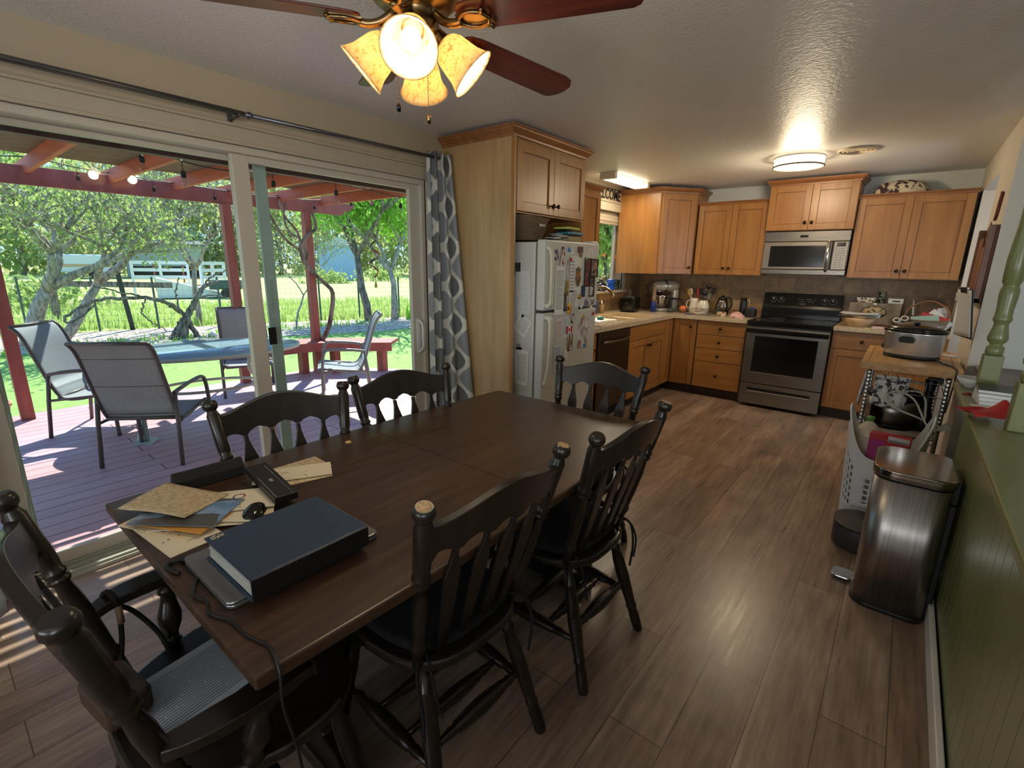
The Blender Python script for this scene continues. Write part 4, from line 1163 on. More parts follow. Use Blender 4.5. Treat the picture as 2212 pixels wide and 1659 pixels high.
def dining_chair(name, label, arms=False, cushion=True, m=M_WALNUT, capm=None):
    t = thing(name, label, 'chair')
    w_, d_ = (0.53, 0.46) if arms else (0.46, 0.44)
    MB().prism(seat_outline(w_, d_), 0.425, 0.458).build('seat', m, t, bevel=0.012, seg=3)
    for sx in (-1, 1):
        MB().turn((sx * 0.215, 0.215, 0.0), (sx * 0.165, 0.15, 0.43), LEG).build('leg', m, t)
        MB().turn((sx * 0.205, -0.27, 0.0), (sx * 0.150, -0.14, 0.43), LEG).build('leg', m, t)
        MB().turn((sx * 0.196, 0.19, 0.165), (sx * 0.186, -0.218, 0.17), STR, 12).build('stretcher', m, t)
    MB().turn((-0.19, 0.04, 0.17), (0.19, 0.04, 0.17), STR, 12).build('stretcher', m, t)
    MB().turn((-0.19, -0.09, 0.17), (0.19, -0.09, 0.17), STR, 12).build('stretcher', m, t)
    MB().turn((-0.178, -0.205, 0.215), (0.178, -0.205, 0.215), STR, 12).build('stretcher', m, t)
    B0, B1 = -0.155, -0.285
    top = 0.965
    w0, w1 = (0.225, 0.28) if arms else (0.178, 0.240)
    PO = [(0, 0.014), (0.10, 0.016), (0.13, 0.021), (0.15, 0.021), (0.17, 0.016), (0.30, 0.019), (0.45, 0.020), (0.55, 0.0155), (0.565, 0.022), (0.58, 0.022), (0.59, 0.0165), (0.60, 0.022), (0.615, 0.022),
          (0.625, 0.018), (0.66, 0.021), (0.90, 0.0215), (0.925, 0.016), (0.935, 0.016), (0.945, 0.022), (0.965, 0.026), (0.985, 0.024), (1.0, 0.019)]
    for sx in (-1, 1):
        p = MB().turn((sx * w0, B0, 0.45), (sx * w1, B1, top), PO, 18).build('back_post', m, t)
        if capm:
            d = Vector((sx * (w1 - w0), B1 - B0, top - 0.45)).normalized()
            e = Vector((sx * w1, B1, top))
            MB().turn(e - d * 0.001, e + d * 0.0012, [(0, 0.0165), (1, 0.016)], 16).build('worn_finial', capm, p, label='pale worn top of the post')
    # crest rail
    n = 48
    def crest(x, z, back):
        u = x / w1
        z_ = z
        y_ = B0 + (B1 - B0) * (z_ - 0.45) / (top - 0.45) - 0.035 * (1 - u * u)
        return (x, y_ + (-0.0125 if back else 0.0125), z_)
    vs = []
    xs = [-w1 + 0.012 + (2 * w1 - 0.024) * i / n for i in range(n + 1)]
    for x in xs:
        u = abs(x / w1)
        zt = 0.910 + (0.045 * (0.5 + 0.5 * math.cos(PI * min(1, u / 0.86))) ** 0.75)
        s5 = ((x + w1) / (2 * w1)) * 5
        fr_ = s5 - math.floor(s5)
        zb = 0.812 + 0.019 * max(0.0, 1 - abs(fr_ - 0.5) / 0.38) ** 0.5 + 0.018 * (1 - u * u)
        if u > 0.86:
            zb = 0.812
        vs += [crest(x, zb, False), crest(x, zt, False), crest(x, zt, True), crest(x, zb, True)]
    fs = []
    for i in range(n):
        for k in range(4):
            k2 = (k + 1) % 4
            fs.append((i * 4 + k, i * 4 + k2, (i + 1) * 4 + k2, (i + 1) * 4 + k))
    fs.append((3, 2, 1, 0)); fs.append(tuple(n * 4 + k for k in range(4)))
    MB().add(vs, fs).build('crest_rail', m, t, bevel=0.003, seg=2)
    # arrow slats
    for xt in (-0.142, -0.048, 0.048, 0.142):
        xb = xt * 0.78
        sl = MB()
        prof = [(0.0, 0.012), (0.10, 0.016), (0.35, 0.020), (0.62, 0.024), (0.76, 0.025), (0.86, 0.015), (0.93, 0.009), (1.0, 0.008)]
        vs = []
        for q, hw in prof:
            z = 0.452 + (0.826 - 0.452) * q
            u = (xb + (xt - xb) * q)
            yy = B0 + (B1 - B0) * (z - 0.45) / (top - 0.45) - 0.03 * (0.4 + 0.6 * q) * (1 - (u / w1) ** 2)
            vs += [(u - hw, yy + 0.006, z), (u + hw, yy + 0.006, z), (u + hw, yy - 0.006, z), (u - hw, yy - 0.006, z)]
        fs = []
        for i in range(len(prof) - 1):
            for k in range(4):
                k2 = (k + 1) % 4
                fs.append((i * 4 + k, i * 4 + k2, (i + 1) * 4 + k2, (i + 1) * 4 + k))
        fs.append((3, 2, 1, 0)); fs.append(tuple((len(prof) - 1) * 4 + k for k in range(4)))
        sl.add(vs, fs).build('slat', m, t, bevel=0.003, seg=2)
    if cushion:
        cs = MB().prism(seat_outline(0.405, 0.37, 0.36), 0.459, 0.488).build('cushion', M_CLOTHB, t, bevel=0.013, seg=3)
        for sx in (-1, 1):
            tb = MB()
            tb.tube(bez([(sx * 0.15, -0.15, 0.47), (sx * 0.19, -0.175, 0.475), (sx * 0.212, -0.20, 0.44), (sx * 0.21, -0.215, 0.36), (sx * 0.205, -0.21, 0.27)], 16), 0.0045, 6)
            tb.tube(bez([(sx * 0.15, -0.15, 0.47), (sx * 0.175, -0.20, 0.48), (sx * 0.185, -0.235, 0.42), (sx * 0.17, -0.24, 0.34)], 16), 0.004, 6)
            tb.build('tie_cord', M_CLOTHB, cs)
    if arms:
        for sx in (-1, 1):
            ap = [(sx * 0.248, -0.205, 0.625), (sx * 0.272, -0.15, 0.636), (sx * 0.280, -0.06, 0.636), (sx * 0.276, 0.03, 0.630), (sx * 0.268, 0.065, 0.622)]
            P = bez(ap, 20)
            vs = []
            for i, p in enumerate(P):
                q = i / (len(P) - 1)
                hw = 0.016 + 0.016 * math.sin(PI * min(1, q * 1.15)) + (0.004 if q > 0.8 else 0)
                vs += [(p.x - hw, p.y, p.z + 0.012), (p.x + hw, p.y, p.z + 0.012), (p.x + hw, p.y, p.z - 0.012), (p.x - hw, p.y, p.z - 0.012)]
            fs = []
            for i in range(len(P) - 1):
                for k in range(4):
                    k2 = (k + 1) % 4
                    fs.append((i * 4 + k, i * 4 + k2, (i + 1) * 4 + k2, (i + 1) * 4 + k))
            fs.append((0, 1, 2, 3)); fs.append(tuple((len(P) - 1) * 4 + k for k in (3, 2, 1, 0)))
            MB().add(vs, fs).build('armrest', m, t, bevel=0.007, seg=3)
            MB().turn((sx * 0.235, -0.055, 0.45), (sx * 0.274, -0.035, 0.628), [(0, 0.014), (0.08, 0.018), (0.12, 0.024), (0.16, 0.017), (0.22, 0.016), (0.38, 0.026), (0.5, 0.028), (0.66, 0.020), (0.78, 0.016), (0.82, 0.023), (0.88, 0.023), (0.92, 0.016), (1, 0.014)], 16).build('arm_post', m, t)
    return t
M_WORN = mat('worn_pale_wood', C(176, 140, 96), 0.5, fn=speck(C(150, 112, 72), C(200, 166, 120), 120, 3))
c4 = dining_chair('dining_chair', 'dark arrow-back dining chair with black cushion and pale worn post top, nearest right', capm=M_WORN)
c4.location = (-0.965, 0.842, 0); c4.rotation_euler = (0, 0, R(87)); c4['group'] = 'dining chairs'
c5 = dining_chair('dining_chair', 'dark arrow-back dining chair with black cushion, farther one on the open floor side')
c5.location = (-0.913, 1.4545, 0); c5.rotation_euler = (0, 0, R(88)); c5['group'] = 'dining chairs'
c1 = dup(c5, (-1.52, 0.79, 0), R(-100), 'dark arrow-back dining chair on the glass door side, the one nearer the mail pile', 'dining chairs')
c2 = dup(c5, (-1.49, 1.345, 0), R(-99.7), 'dark arrow-back dining chair on the glass door side, the one nearer the curtain', 'dining chairs')
c3 = dup(c5, (-1.155, 1.93, 0), R(185), 'dark arrow-back dining chair at the far end of the table before the fridge', 'dining chairs')
c6 = dining_chair('captain_chair', 'dark wooden captain chair with turned armrests at the near end of the table', True, False)
c6.location = (-1.12, 0.335, 0); c6.rotation_euler = (0, 0, R(0)); c6['group'] = 'dining chairs'

# on the captain chair
o = MB().box(-0.108, 0.108, -0.14, 0.14, 0, 0.002).build('typed_sheet', papermat('typed_page', C(186, 190, 200), C(60, 60, 70), 26, 0.6, 0.09, axis='YX'), loc=(-1.175, 0.28, 0.462), rot=(0, 0, R(8)))
o = tag(o, 'white typed page lying on the seat of the captain chair', 'paper')
t = thing('shoulder_bag', 'small dark brown bag on the captain chair, black strap looped over the armrest', 'bag', (-1.24, 0.14, 0.466), R(8))
MB().prism(rrect(0.16, 0.09, 0.02), 0, 0.055).build('bag_body', mat('dark_brown_leather', C(66, 46, 36), 0.5), t, bevel=0.008)
st = MB().tube(bez([(-0.08, 0.04, 0.03), (-0.105, 0.06, 0.08), (-0.12, 0.07, 0.15), (-0.115, 0.065, 0.188), (-0.135, 0.06, 0.199), (-0.165, 0.058, 0.177), (-0.155, 0.07, 0.15), (-0.13, 0.10, 0.12), (-0.09, 0.13, 0.05), (-0.04, 0.13, 0.004)], 60), 0.006, 8).build('strap', M_CLOTHB, t)
MB().tube([(-0.114, 0.068, 0.115), (-0.1195, 0.0695, 0.16)], 0.0075, 8).build('strap_label', mat('tan_label', C(150, 120, 96), 0.7), st)

# ------------------------------------------------------------------ things on the table
def sheetobj(name, w_, h_, loc, rot, m, label, cat, th=0.0016, group=None):
    o = MB().box(-w_ / 2, w_ / 2, -h_ / 2, h_ / 2, 0, th).build(name, m, loc=loc, rot=(0, 0, R(rot)))
    return tag(o, label, cat, group)
Z = TZ + 0.0006
lap = thing('laptop', 'closed silver laptop under the dark navy binder', 'laptop', (-1.075, 0.475, Z), R(0))
MB().prism(rrect(0.25, 0.36, 0.016), 0.0, 0.009).build('base', mat('laptop_silver', C(150, 148, 148), 0.32, 0.85), lap, bevel=0.002)
MB().prism(rrect(0.25, 0.36, 0.016), 0.0095, 0.0165).build('lid', mat('laptop_silver'), lap, bevel=0.0025)
bd = thing('ring_binder', 'dark navy ring binder lying on the silver laptop', 'binder', (-1.035, 0.465, Z + 0.0172), R(0))
M_BIND = mat('black_blue_vinyl', C(44, 60, 82), 0.36)
w_, h_, th = 0.235, 0.272, 0.052
MB().box(-w_ / 2, w_ / 2, -h_ / 2, h_ / 2, 0, 0.004).build('bottom_cover', M_BIND, bd, bevel=0.0015)
MB().box(-w_ / 2, w_ / 2, -h_ / 2, h_ / 2, th - 0.004, th).build('top_cover', M_BIND, bd, bevel=0.0015)
MB().box(w_ / 2 - 0.002, w_ / 2 + 0.002, -h_ / 2, h_ / 2, 0.002, th - 0.002).build('spine', M_BLACK, bd, bevel=0.0015)
pg = MB()
random.seed(2)
for i in range(14):
    pg.box(-w_ / 2 + 0.012 + random.uniform(-.003, .003), w_ / 2 - 0.006, -h_ / 2 + 0.004 + random.uniform(0, 0.003), h_ / 2 - 0.006, 0.006 + i * 0.0022, 0.0076 + i * 0.0022)
pg.build('pages', PLAIN, bd)
MB().lathe([(0.016, 0), (0.016, 0.0006)], 20, T((-0.10, -0.112, th)) @ Matrix.Diagonal((0.7, 1.0, 1, 1))).build('round_sticker', mat('cream_sticker', C(190, 184, 160), 0.5, fn=speck(C(200, 194, 170), C(70, 70, 64), 140, 1, lo=0.5, hi=0.52)), bd)
cb = thing('charging_cable', 'thin black charging cable running from the laptop over the table edge', 'cable', (0, 0, 0))
MB().tube(bez([(-1.19, 0.318, Z + 0.008), (-1.16, 0.295, Z + 0.004), (-1.12, 0.297, Z + 0.004), (-1.08, 0.278, Z + 0.004), (-1.045, 0.268, Z + 0.004), (-1.01, 0.278, Z + 0.004), (-0.97, 0.268, Z + 0.004), (-0.92, 0.285, Z + 0.004), (-0.86, 0.288, Z + 0.004), (-0.80, 0.302, Z + 0.004), (-0.762, 0.296, Z + 0.008), (-0.737, 0.292, Z - 0.01), (-0.733, 0.29, Z - 0.08), (-0.74, 0.31, 0.55), (-0.76, 0.33, 0.30)], 90), 0.0028, 8).build('cord', M_CORD, cb)
MB().cbox((-1.205, 0.335, Z + 0.007), (0.022, 0.014, 0.008)).cbox((-1.195, 0.318, Z + 0.006), (0.012, 0.022, 0.010)).cbox((-1.21, 0.30, Z + 0.006), (0.03, 0.012, 0.010)).build('connector', M_BLACK, cb, bevel=0.002)
MB().tube(bez([(-1.21, 0.30, Z + 0.006), (-1.22, 0.272, Z + 0.004), (-1.20, 0.265, Z + 0.004), (-1.16, 0.275, Z + 0.004)], 16), 0.0045, 8).build('cord', M_CORD, cb)
# black folded case along the table edge
o = MB().prism([(-0.024, 0.0), (0.024, 0.0), (0.020, 0.03), (0.006, 0.056), (-0.008, 0.054), (-0.026, 0.018)], -0.098, 0.098, RX90).build('sound_bar', M_BLACKM, bevel=0.003, loc=(-1.625, 0.505, Z), rot=(0, 0, R(-3)))
tag(o, 'black wedge-shaped speaker bar at the table edge beside the mail', 'speaker')
# dark flat box and mouse
o = MB().box(-0.032, 0.032, -0.125, 0.125, 0, 0.022).build('slim_black_box', mat('brown_black_card', C(38, 30, 30), 0.4), bevel=0.002, loc=(-1.405, 0.595, Z + 0.022), rot=(R(3), 0, R(84)))
tag(o, 'slim black product box lying behind the mail', 'box')
MB().box(-0.027, -0.025, -0.12, 0.03, 0.0222, 0.0228).box(0.018, 0.0195, -0.12, 0.10, 0.0222, 0.0228).box(-0.006, 0.004, -0.02, 0.0, 0.0222, 0.0228).build('silver_line', M_CHROME, o)
m_ = MB().ball((0, 0, 0.004), 0.032, 18, (0.95, 1.6, 0.85))
m_.v = [(x, y, max(0, z)) for x, y, z in m_.v]
tag(m_.build('computer_mouse', M_BLACKG, loc=(-1.30, 0.50, Z), rot=(0, 0, R(50))), 'glossy black computer mouse between mail and binder', 'mouse')
tag(MB().lathe([(0.028, 0), (0.030, 0.004), (0.026, 0.006), (0, 0.006)], 24, Matrix.Diagonal((1, 0.7, 1, 1))).build('leather_coaster', mat('brown_leather', C(92, 50, 34), 0.4), loc=(-1.225, 0.64, Z)), 'brown leather disc peeking out behind the binder', 'disc')
# mail
M_ENV = papermat('manila_mail', C(226, 204, 164), C(96, 84, 70), 12, 0.34, 0.08, axis='XY')
M_ENV2 = papermat('cream_mail', C(232, 218, 188), C(90, 80, 70), 9, 0.25, 0.1, axis='XY')
M_NEWS = mat('brown_newsprint', C(170, 148, 116), 0.8, fn=speck(C(176, 154, 120), C(208, 188, 152), 90, 3))
M_PHOTOM = photomat('blue_brochure', C(96, 130, 170), C(150, 176, 204), C(84, 80, 72), 2.0, 1.1)
z = Z
mails = [
    (0.25, 0.125, -1.375, 0.335, 5, M_ENV2, 'cream envelope at the bottom of the mail pile near the table end'),
    (0.235, 0.145, -1.425, 0.355, 22, M_ENV, 'manila letter second from the bottom of the mail pile'),
    (0.23, 0.16, -1.40, 0.42, 50, M_ENV2, 'large cream statement in the middle of the mail pile'),
    (0.24, 0.105, -1.36, 0.45, 62, M_ENV, 'long tan envelope sticking out towards the mouse'),
    (0.22, 0.14, -1.385, 0.45, 40, M_ENV2, 'cream bill with small print near the binder'),
    (0.21, 0.11, -1.40, 0.36, 28, mat('orange_envelope', C(206, 146, 60), 0.6), 'orange envelope peeking from the mail pile'),
    (0.27, 0.13, -1.41, 0.47, 56, M_ENV2, 'open cream letter with a round coloured logo on the mail pile'),
    (0.225, 0.15, -1.42, 0.38, 38, M_PHOTOM, 'glossy blue landscape brochure near the top of the mail pile'),
]
for i, (w_, h_, x, y, r_, m, lb) in enumerate(mails):
    sheetobj('letter' if 'brochure' not in lb else 'brochure', w_, h_, (x, y, z), r_, m, lb, 'mail', 0.0022, 'pile of mail on the table')
    z += 0.0027
ZT = z
o = bpy.data.objects['letter.005'] if 'letter.005' in bpy.data.objects else None
rg = MB().lathe([(0.017, 0), (0.017, 0.0004), (0.0125, 0.0004), (0.0125, 0)], 28, cap=False)
tl = [q for q in bpy.data.objects if q.get('label', '').startswith('open cream letter')][0]
rg.build('round_logo', mat('teal_red_ring', C(110, 110, 120), 0.5, fn=lambda n, b: setin(n, b, 'Base Color', n.ramp(n.noise(n.coord('Object'), 26, 0), [(0.45, C(150, 70, 70)), (0.55, C(60, 120, 140))]))), tl, loc=(0.03, 0.02, 0.0023))
b = MB()
b.grid(lambda u, v: ((u - .5) * 0.21, (v - .5) * 0.155, 0.004 + 0.006 * math.sin(3 * u + 2 * v) + 0.02 * max(0, 0.12 - u)), 12, 10)
tag(b.build('brown_paper', M_NEWS, loc=(-1.50, 0.375, ZT + 0.002), rot=(0, 0, R(28)), solid=0.001), 'rough brown paper sheet on top of the mail overhanging the table corner', 'paper')
z = Z
for i, (w_, h_, x, y, r_, m, lb) in enumerate([
    (0.20, 0.13, -1.46, 0.70, 74, M_ENV, 'lower letter of the small stack beyond the slim black box'),
    (0.19, 0.12, -1.50, 0.725, 88, M_NEWS, 'grey-tan flyer in the small stack beyond the slim black box'),
    (0.235, 0.105, -1.475, 0.70, 62, M_ENV2, 'cream window envelope on top of the small stack beyond the box')]):
    sheetobj('letter', w_, h_, (x, y, z), r_, m, lb, 'mail', 0.002, 'small stack of mail'); z += 0.0026
tag(MB().lathe([(0.012, 0), (0.012, 0.004), (0.004, 0.004), (0.004, 0)], 8, cap=False).build('cracker_crumb', mat('cracker', C(206, 170, 110), 0.8), loc=(-1.60, 0.985, Z)), 'tiny ring-shaped cracker crumb near the table edge', 'crumb')
# ------------------------------------------------------------------ ceiling fan
FCX, FCY = -1.235, 1.072
t = thing('ceiling_fan', 'brass ceiling fan with five dark red-brown blades and four lit amber glass shades', 'ceiling fan', (FCX, FCY, 0))
MB().lathe([(0.0, 2.03), (0.04, 2.035), (0.05, 2.05), (0.048, 2.075), (0.066, 2.085), (0.068, 2.115), (0.062, 2.12), (0.06, 2.15), (0.10, 2.16), (0.125, 2.18), (0.13, 2.22), (0.12, 2.255), (0.08, 2.275), (0.05, 2.285), (0.07, 2.30), (0.075, 2.339)], 32).build('motor_housing', M_BRASS, t)
M_BLADE = mat('mahogany_blade', C(86, 30, 20), 0.35, fn=grain(C(58, 20, 16), C(92, 34, 22), C(120, 46, 26), 0, 2.2, 12))
for k in range(5):
    az = R(83) + k * 2 * PI / 5
    # blade outline in local x (radial)
    pts = [(0.155, -0.035), (0.17, -0.05), (0.21, -0.058), (0.40, -0.064), (0.60, -0.069), (0.635, -0.062), (0.662, -0.035), (0.668, 0.0), (0.662, 0.03), (0.645, 0.055), (0.625, 0.064), (0.40, 0.060), (0.21, 0.054), (0.17, 0.046), (0.155, 0.03)]
    MM = T((0, 0, 2.116)) @ Matrix.Rotation(az, 4, 'Z') @ Matrix.Rotation(math.atan(0.06 * math.cos(az) + 0.02 * math.sin(az)), 4, 'Y') @ Matrix.Rotation(R(-11), 4, 'X')
    bl_ = MB().prism(pts, -0.003, 0.004).build('blade', M_BLADE, t, bevel=0.002)
    bl_.matrix_local = MM
    ir = MB()
    ir.tube(bez([(0.065, 0, 0.02), (0.10, 0, -0.004), (0.135, 0, -0.014), (0.16, 0.0, -0.012)], 14), [0.012] * 13, 8)
    for s in (-1, 1):
        ir.tube(bez([(0.15, 0, -0.012), (0.17, s * 0.022, -0.012), (0.20, s * 0.030, -0.012), (0.235, s * 0.024, -0.013), (0.245, s * 0.038, -0.014)], 20), 0.0055, 8)
        ir.tube(bez([(0.235, s * 0.024, -0.013), (0.25, 0, -0.014)], 6), 0.005, 8)
    ir.box(0.15, 0.24, -0.02, 0.02, -0.008, -0.003)
    ir.build('blade_iron', M_BRASS, bl_)
def shadefn(n, b):
    f = n.noise(n.coord('Object', (1, 1, 1)), 90, 3, 0.7)
    g = n.new('TexVoronoi', Vector=n.coord('Object'), Scale=110.0)
    setin(n, b, 'Base Color', n.ramp(f, [(0.34, C(176, 142, 90)), (0.43, C(232, 206, 158)), (0.7, C(244, 226, 188))]))
M_SHADE = mat('amber_crackle_glass', C(232, 200, 140), 0.35, fn=shadefn)
_n = N(M_SHADE); _b = _n.n['Principled BSDF']
_tl = _n.new('BsdfTranslucent'); _n.l.new(_b.inputs['Base Color'].links[0].from_socket, _tl.inputs[0])
_mx = _n.new('MixShader', Fac=0.55); _n.l.new(_b.outputs[0], _mx.inputs[1]); _n.l.new(_tl.outputs[0], _mx.inputs[2]); _n.l.new(_mx.outputs[0], _n.n['Material Output'].inputs[0])
def emit(name, color, s):
    m = bpy.data.materials.new(name); m.use_nodes = True
    b = m.node_tree.nodes['Principled BSDF']
    b.inputs['Base Color'].default_value = color
    b.inputs['Emission Color'].default_value = color
    b.inputs['Emission Strength'].default_value = s
    MATS[name] = m
    return m
M_BULB = emit('lit_warm_bulb', (1.0, 0.86, 0.60, 1), 9.0)
for a in (-48, 42, 132, 222):
    az = R(a)
    tilt = R(48)
    MM = T((0.046 * math.cos(az), 0.046 * math.sin(az), 2.10)) @ Matrix.Rotation(az, 4, 'Z') @ Matrix.Rotation(PI - tilt, 4, 'Y')
    arm = MB().lathe([(0.016, 0), (0.020, 0.01), (0.024, 0.02), (0.026, 0.04), (0.030, 0.045), (0.030, 0.05)], 20).build('lamp_socket', M_BRASS, t)
    arm.matrix_local = MM
    sh = MB().lathe([(0.028, 0.042), (0.040, 0.052), (0.050, 0.07), (0.055, 0.095), (0.060, 0.125), (0.070, 0.150), (0.078, 0.160), (0.0765, 0.161), (0.068, 0.150), (0.058, 0.125), (0.053, 0.095), (0.048, 0.07), (0.038, 0.054), (0.027, 0.045)], 32, cap=False).build('glass_shade', M_SHADE, arm)
    MB().lathe([(0.0, 0.128), (0.014, 0.126), (0.024, 0.116), (0.028, 0.102), (0.026, 0.088), (0.018, 0.074), (0.013, 0.062), (0.013, 0.045)][::-1], 20).build('bulb', M_BULB, arm)
    lp = lamp('bulb_light', 'POINT', (0, 0, 0), 2.4, (1.0, 0.84, 0.60), shadow_soft_size=0.028)
    lp.parent = arm; lp.location = (0, 0, 0.150)
for (dx, dy, z1, m, nm) in ((-0.03, -0.05, 1.905, M_BLACKG, 'dark'), (0.045, 0.0, 1.872, M_BRASS, 'brass')):
    ch = MB()
    z = 2.05
    while z > z1:
        ch.ball((dx, dy, z), 0.0022, 6)
        z -= 0.0058
    c_ = ch.build('pull_chain', M_BRASS, t)
    MB().lathe([(0.0, -0.006), (0.011, -0.006), (0.0125, -0.003), (0.0125, 0.003), (0.011, 0.006), (0.0, 0.006)], 20, T((dx, dy, z1 - 0.012)) @ Matrix.Rotation(R(-38), 4, 'Z') @ RX90).build('pull_medallion', m, c_)

# ------------------------------------------------------------------ kitchen ceiling lights
t = thing('drum_ceiling_light', 'round drum ceiling light with a leaded glass band over the kitchen', 'ceiling light', (-0.87, 4.84, ZC))
MB().lathe([(0.185, -0.012), (0.19, -0.002), (0.19, 0.0)], 48).build('ceiling_plate', M_WHITE, t)
dr = MB().lathe([(0.0, -0.088), (0.10, -0.085), (0.178, -0.074), (0.182, -0.07), (0.185, -0.014)], 48).build('glowing_diffuser', emit('warm_lit_diffuser', (1.0, 0.84, 0.58, 1), 3.4), t)
MB().lathe([(0.183, -0.078), (0.190, -0.078), (0.190, -0.066), (0.183, -0.066)], 48, cap=False).build('rim_ring', mat('bronze_rim', C(120, 100, 76), 0.4), t)
bd_ = MB()
for zz in (-0.03, -0.048):
    bd_.tube([(0.1875 * math.cos(a), 0.1875 * math.sin(a), zz) for a in [2 * PI * i / 48 for i in range(48)]], 0.0014, 5, True)
for i in range(28):
    a = 2 * PI * i / 28
    z0, z1 = ((-0.066, -0.048), (-0.048, -0.03), (-0.03, -0.014))[i % 3]
    bd_.tube([(0.1875 * math.cos(a), 0.1875 * math.sin(a), z0), (0.1875 * math.cos(a), 0.1875 * math.sin(a), z1)], 0.0014, 5)
bd_.build('leading', mat('bronze_rim'), t)
lamp('drum_light', 'POINT', (0, 0, -0.135), 20, (1.0, 0.80, 0.54), shadow_soft_size=0.12, parent=t)
t = thing('fluorescent_ceiling_light', 'lit box-shaped fluorescent ceiling light above the sink', 'ceiling light', (-2.47, 4.94, ZC))
MB().box(-0.085, 0.085, -0.41, -0.36, -0.062, 0).box(-0.085, 0.085, 0.36, 0.41, -0.062, 0).box(-0.06, 0.06, -0.36, 0.36, -0.012, 0).build('end_caps', mat('cream_plastic', C(200, 186, 160), 0.4), t, bevel=0.012, seg=3)
MB().box(-0.082, 0.082, -0.36, 0.36, -0.060, -0.0125).build('lit_diffuser', emit('fluorescent_diffuser', (1.0, 0.88, 0.66, 1), 2.4), t, bevel=0.015, seg=3)
lamp('fluorescent_light', 'AREA', (0, 0, -0.066), 6, (1.0, 0.86, 0.62), shape='RECTANGLE', size=0.15, size_y=0.7, dir=(0, 0, -1), parent=t)
t = thing('ceiling_vent', 'round white ceiling vent near the drum light', 'vent', (-0.468, 4.77, ZC))
b = MB()
for r0 in (0.135, 0.105, 0.078, 0.05):
    b.lathe([(r0, -0.001), (r0 - 0.004, -0.012), (r0 - 0.022, -0.016), (r0 - 0.02, -0.008), (r0 - 0.022, -0.001)], 36, cap=False)
b.build('louvre_rings', M_WALL, t)
MB().lathe([(0.0, -0.004), (0.11, -0.004), (0.11, -0.001)], 36).build('dark_duct', mat('duct_grey', C(60, 56, 50), 0.7), t)

# ------------------------------------------------------------------ welcome sign
t = thing('welcome_sign', 'weathered wooden WELCOME sign above the kitchen window', 'sign', (XL + 0.001, 5.10, 2.232), R(90))
MB().box(-0.42, 0.42, -0.012, 0, -0.07, 0.07).build('board', mat('whitewashed_board', C(176, 158, 130), 0.7, fn=speck(C(150, 128, 98), C(196, 180, 152), 20, 4, 0.1, (0.4, 1, 6))), t, bevel=0.002)
MB().box(-0.42, 0.42, -0.014, -0.012, 0.062, 0.07).box(-0.42, 0.42, -0.014, -0.012, -0.07, -0.062).box(0.412, 0.42, -0.014, -0.012, -0.07, 0.07).box(-0.42, -0.412, -0.014, -0.012, -0.07, 0.07).build('dark_border', M_KICK, t)
text_mesh('lettering', 'WELCOME', 0.158, 0.002, M_BLACKM, t, (0.055, -0.0145, -0.002), (R(90), 0, 0), sx=0.84, bold=0.003)

# ------------------------------------------------------------------ faucet and counter things
CZ = 0.9146
t = thing('faucet', 'brushed nickel high-arc kitchen faucet with side lever', 'faucet', (-2.715, 4.78, CZ))
t.scale = (1.15, 1.15, 1.15)
M_NICK = mat('brushed_nickel', C(176, 164, 146), 0.25, 1.0)
MB().lathe([(0.028, 0), (0.028, 0.008), (0.022, 0.02), (0.019, 0.10), (0.022, 0.13), (0.022, 0.17), (0.016, 0.19)], 20).build('base', M_NICK, t)
MB().tube(bez([(0, 0, 0.12), (0.01, 0.0, 0.20), (0.07, 0.0, 0.262), (0.15, 0.0, 0.262), (0.21, 0.0, 0.225), (0.235, 0.0, 0.185)], 30), [0.015] * 20 + [0.0155] * 11, 12).build('spout', M_NICK, t)
MB().tube(bez([(0.0, 0.0, 0.185), (0.015, 0.0, 0.23), (0.055, 0.0, 0.28), (0.10, 0.0, 0.30)], 14), 0.008, 8).build('lever', M_NICK, t)
t = thing('dish_mat', 'patterned cream drying mat on the counter by the fridge', 'mat', (-2.24, 4.12, CZ), R(4))
MB().prism(rrect(0.34, 0.52, 0.03), 0, 0.006).build('cloth', mat('patterned_mat', C(206, 192, 166), 0.8, fn=speck(C(120, 96, 76), C(210, 198, 174), 36, 1, lo=0.4, hi=0.44)), t, bevel=0.002)
tag(MB().lathe([(0.032, 0), (0.034, 0.02), (0.028, 0.03), (0, 0.03)], 20).build('scrubber', mat('teal_plastic', C(40, 110, 110), 0.5), loc=(-2.36, 4.36, CZ + 0.0065)), 'round teal dish scrubber on the drying mat', 'scrubber')
t = thing('dish_brush', 'blue dish brush standing behind the faucet', 'brush', (-2.735, 4.93, CZ))
MB().lathe([(0.024, 0), (0.022, 0.05), (0.028, 0.08), (0.022, 0.13), (0.012, 0.15)], 16).build('handle', mat('slate_blue_plastic', C(52, 74, 110), 0.4), t)
t = thing('soap_jar', 'small glass and metal soap jar behind the sink', 'jar', (-2.73, 5.05, CZ))
MB().lathe([(0.03, 0), (0.034, 0.01), (0.034, 0.09), (0.026, 0.10)], 20).build('glass', mat('amber_jar', C(150, 126, 84), 0.2), t)
MB().lathe([(0.027, 0.10), (0.027, 0.12), (0.01, 0.125), (0.006, 0.15)], 20).build('lid', M_NICK, t)
t = thing('toaster', 'long black toaster on the counter beside the sink', 'toaster', (-2.60, 5.52, CZ), R(12))
MB().prism(rrect(0.19, 0.30, 0.03), 0.012, 0.175).build('body', M_BLACKG, t, bevel=0.02, seg=3)
MB().box(-0.035, -0.015, -0.11, 0.11, 0.1745, 0.177).box(0.015, 0.035, -0.11, 0.11, 0.1745, 0.177).build('bread_slot', M_GASKET, t)
MB().box(-0.02, 0.02, -0.165, -0.148, 0.10, 0.12).build('lever', M_BLACK, t, bevel=0.004)
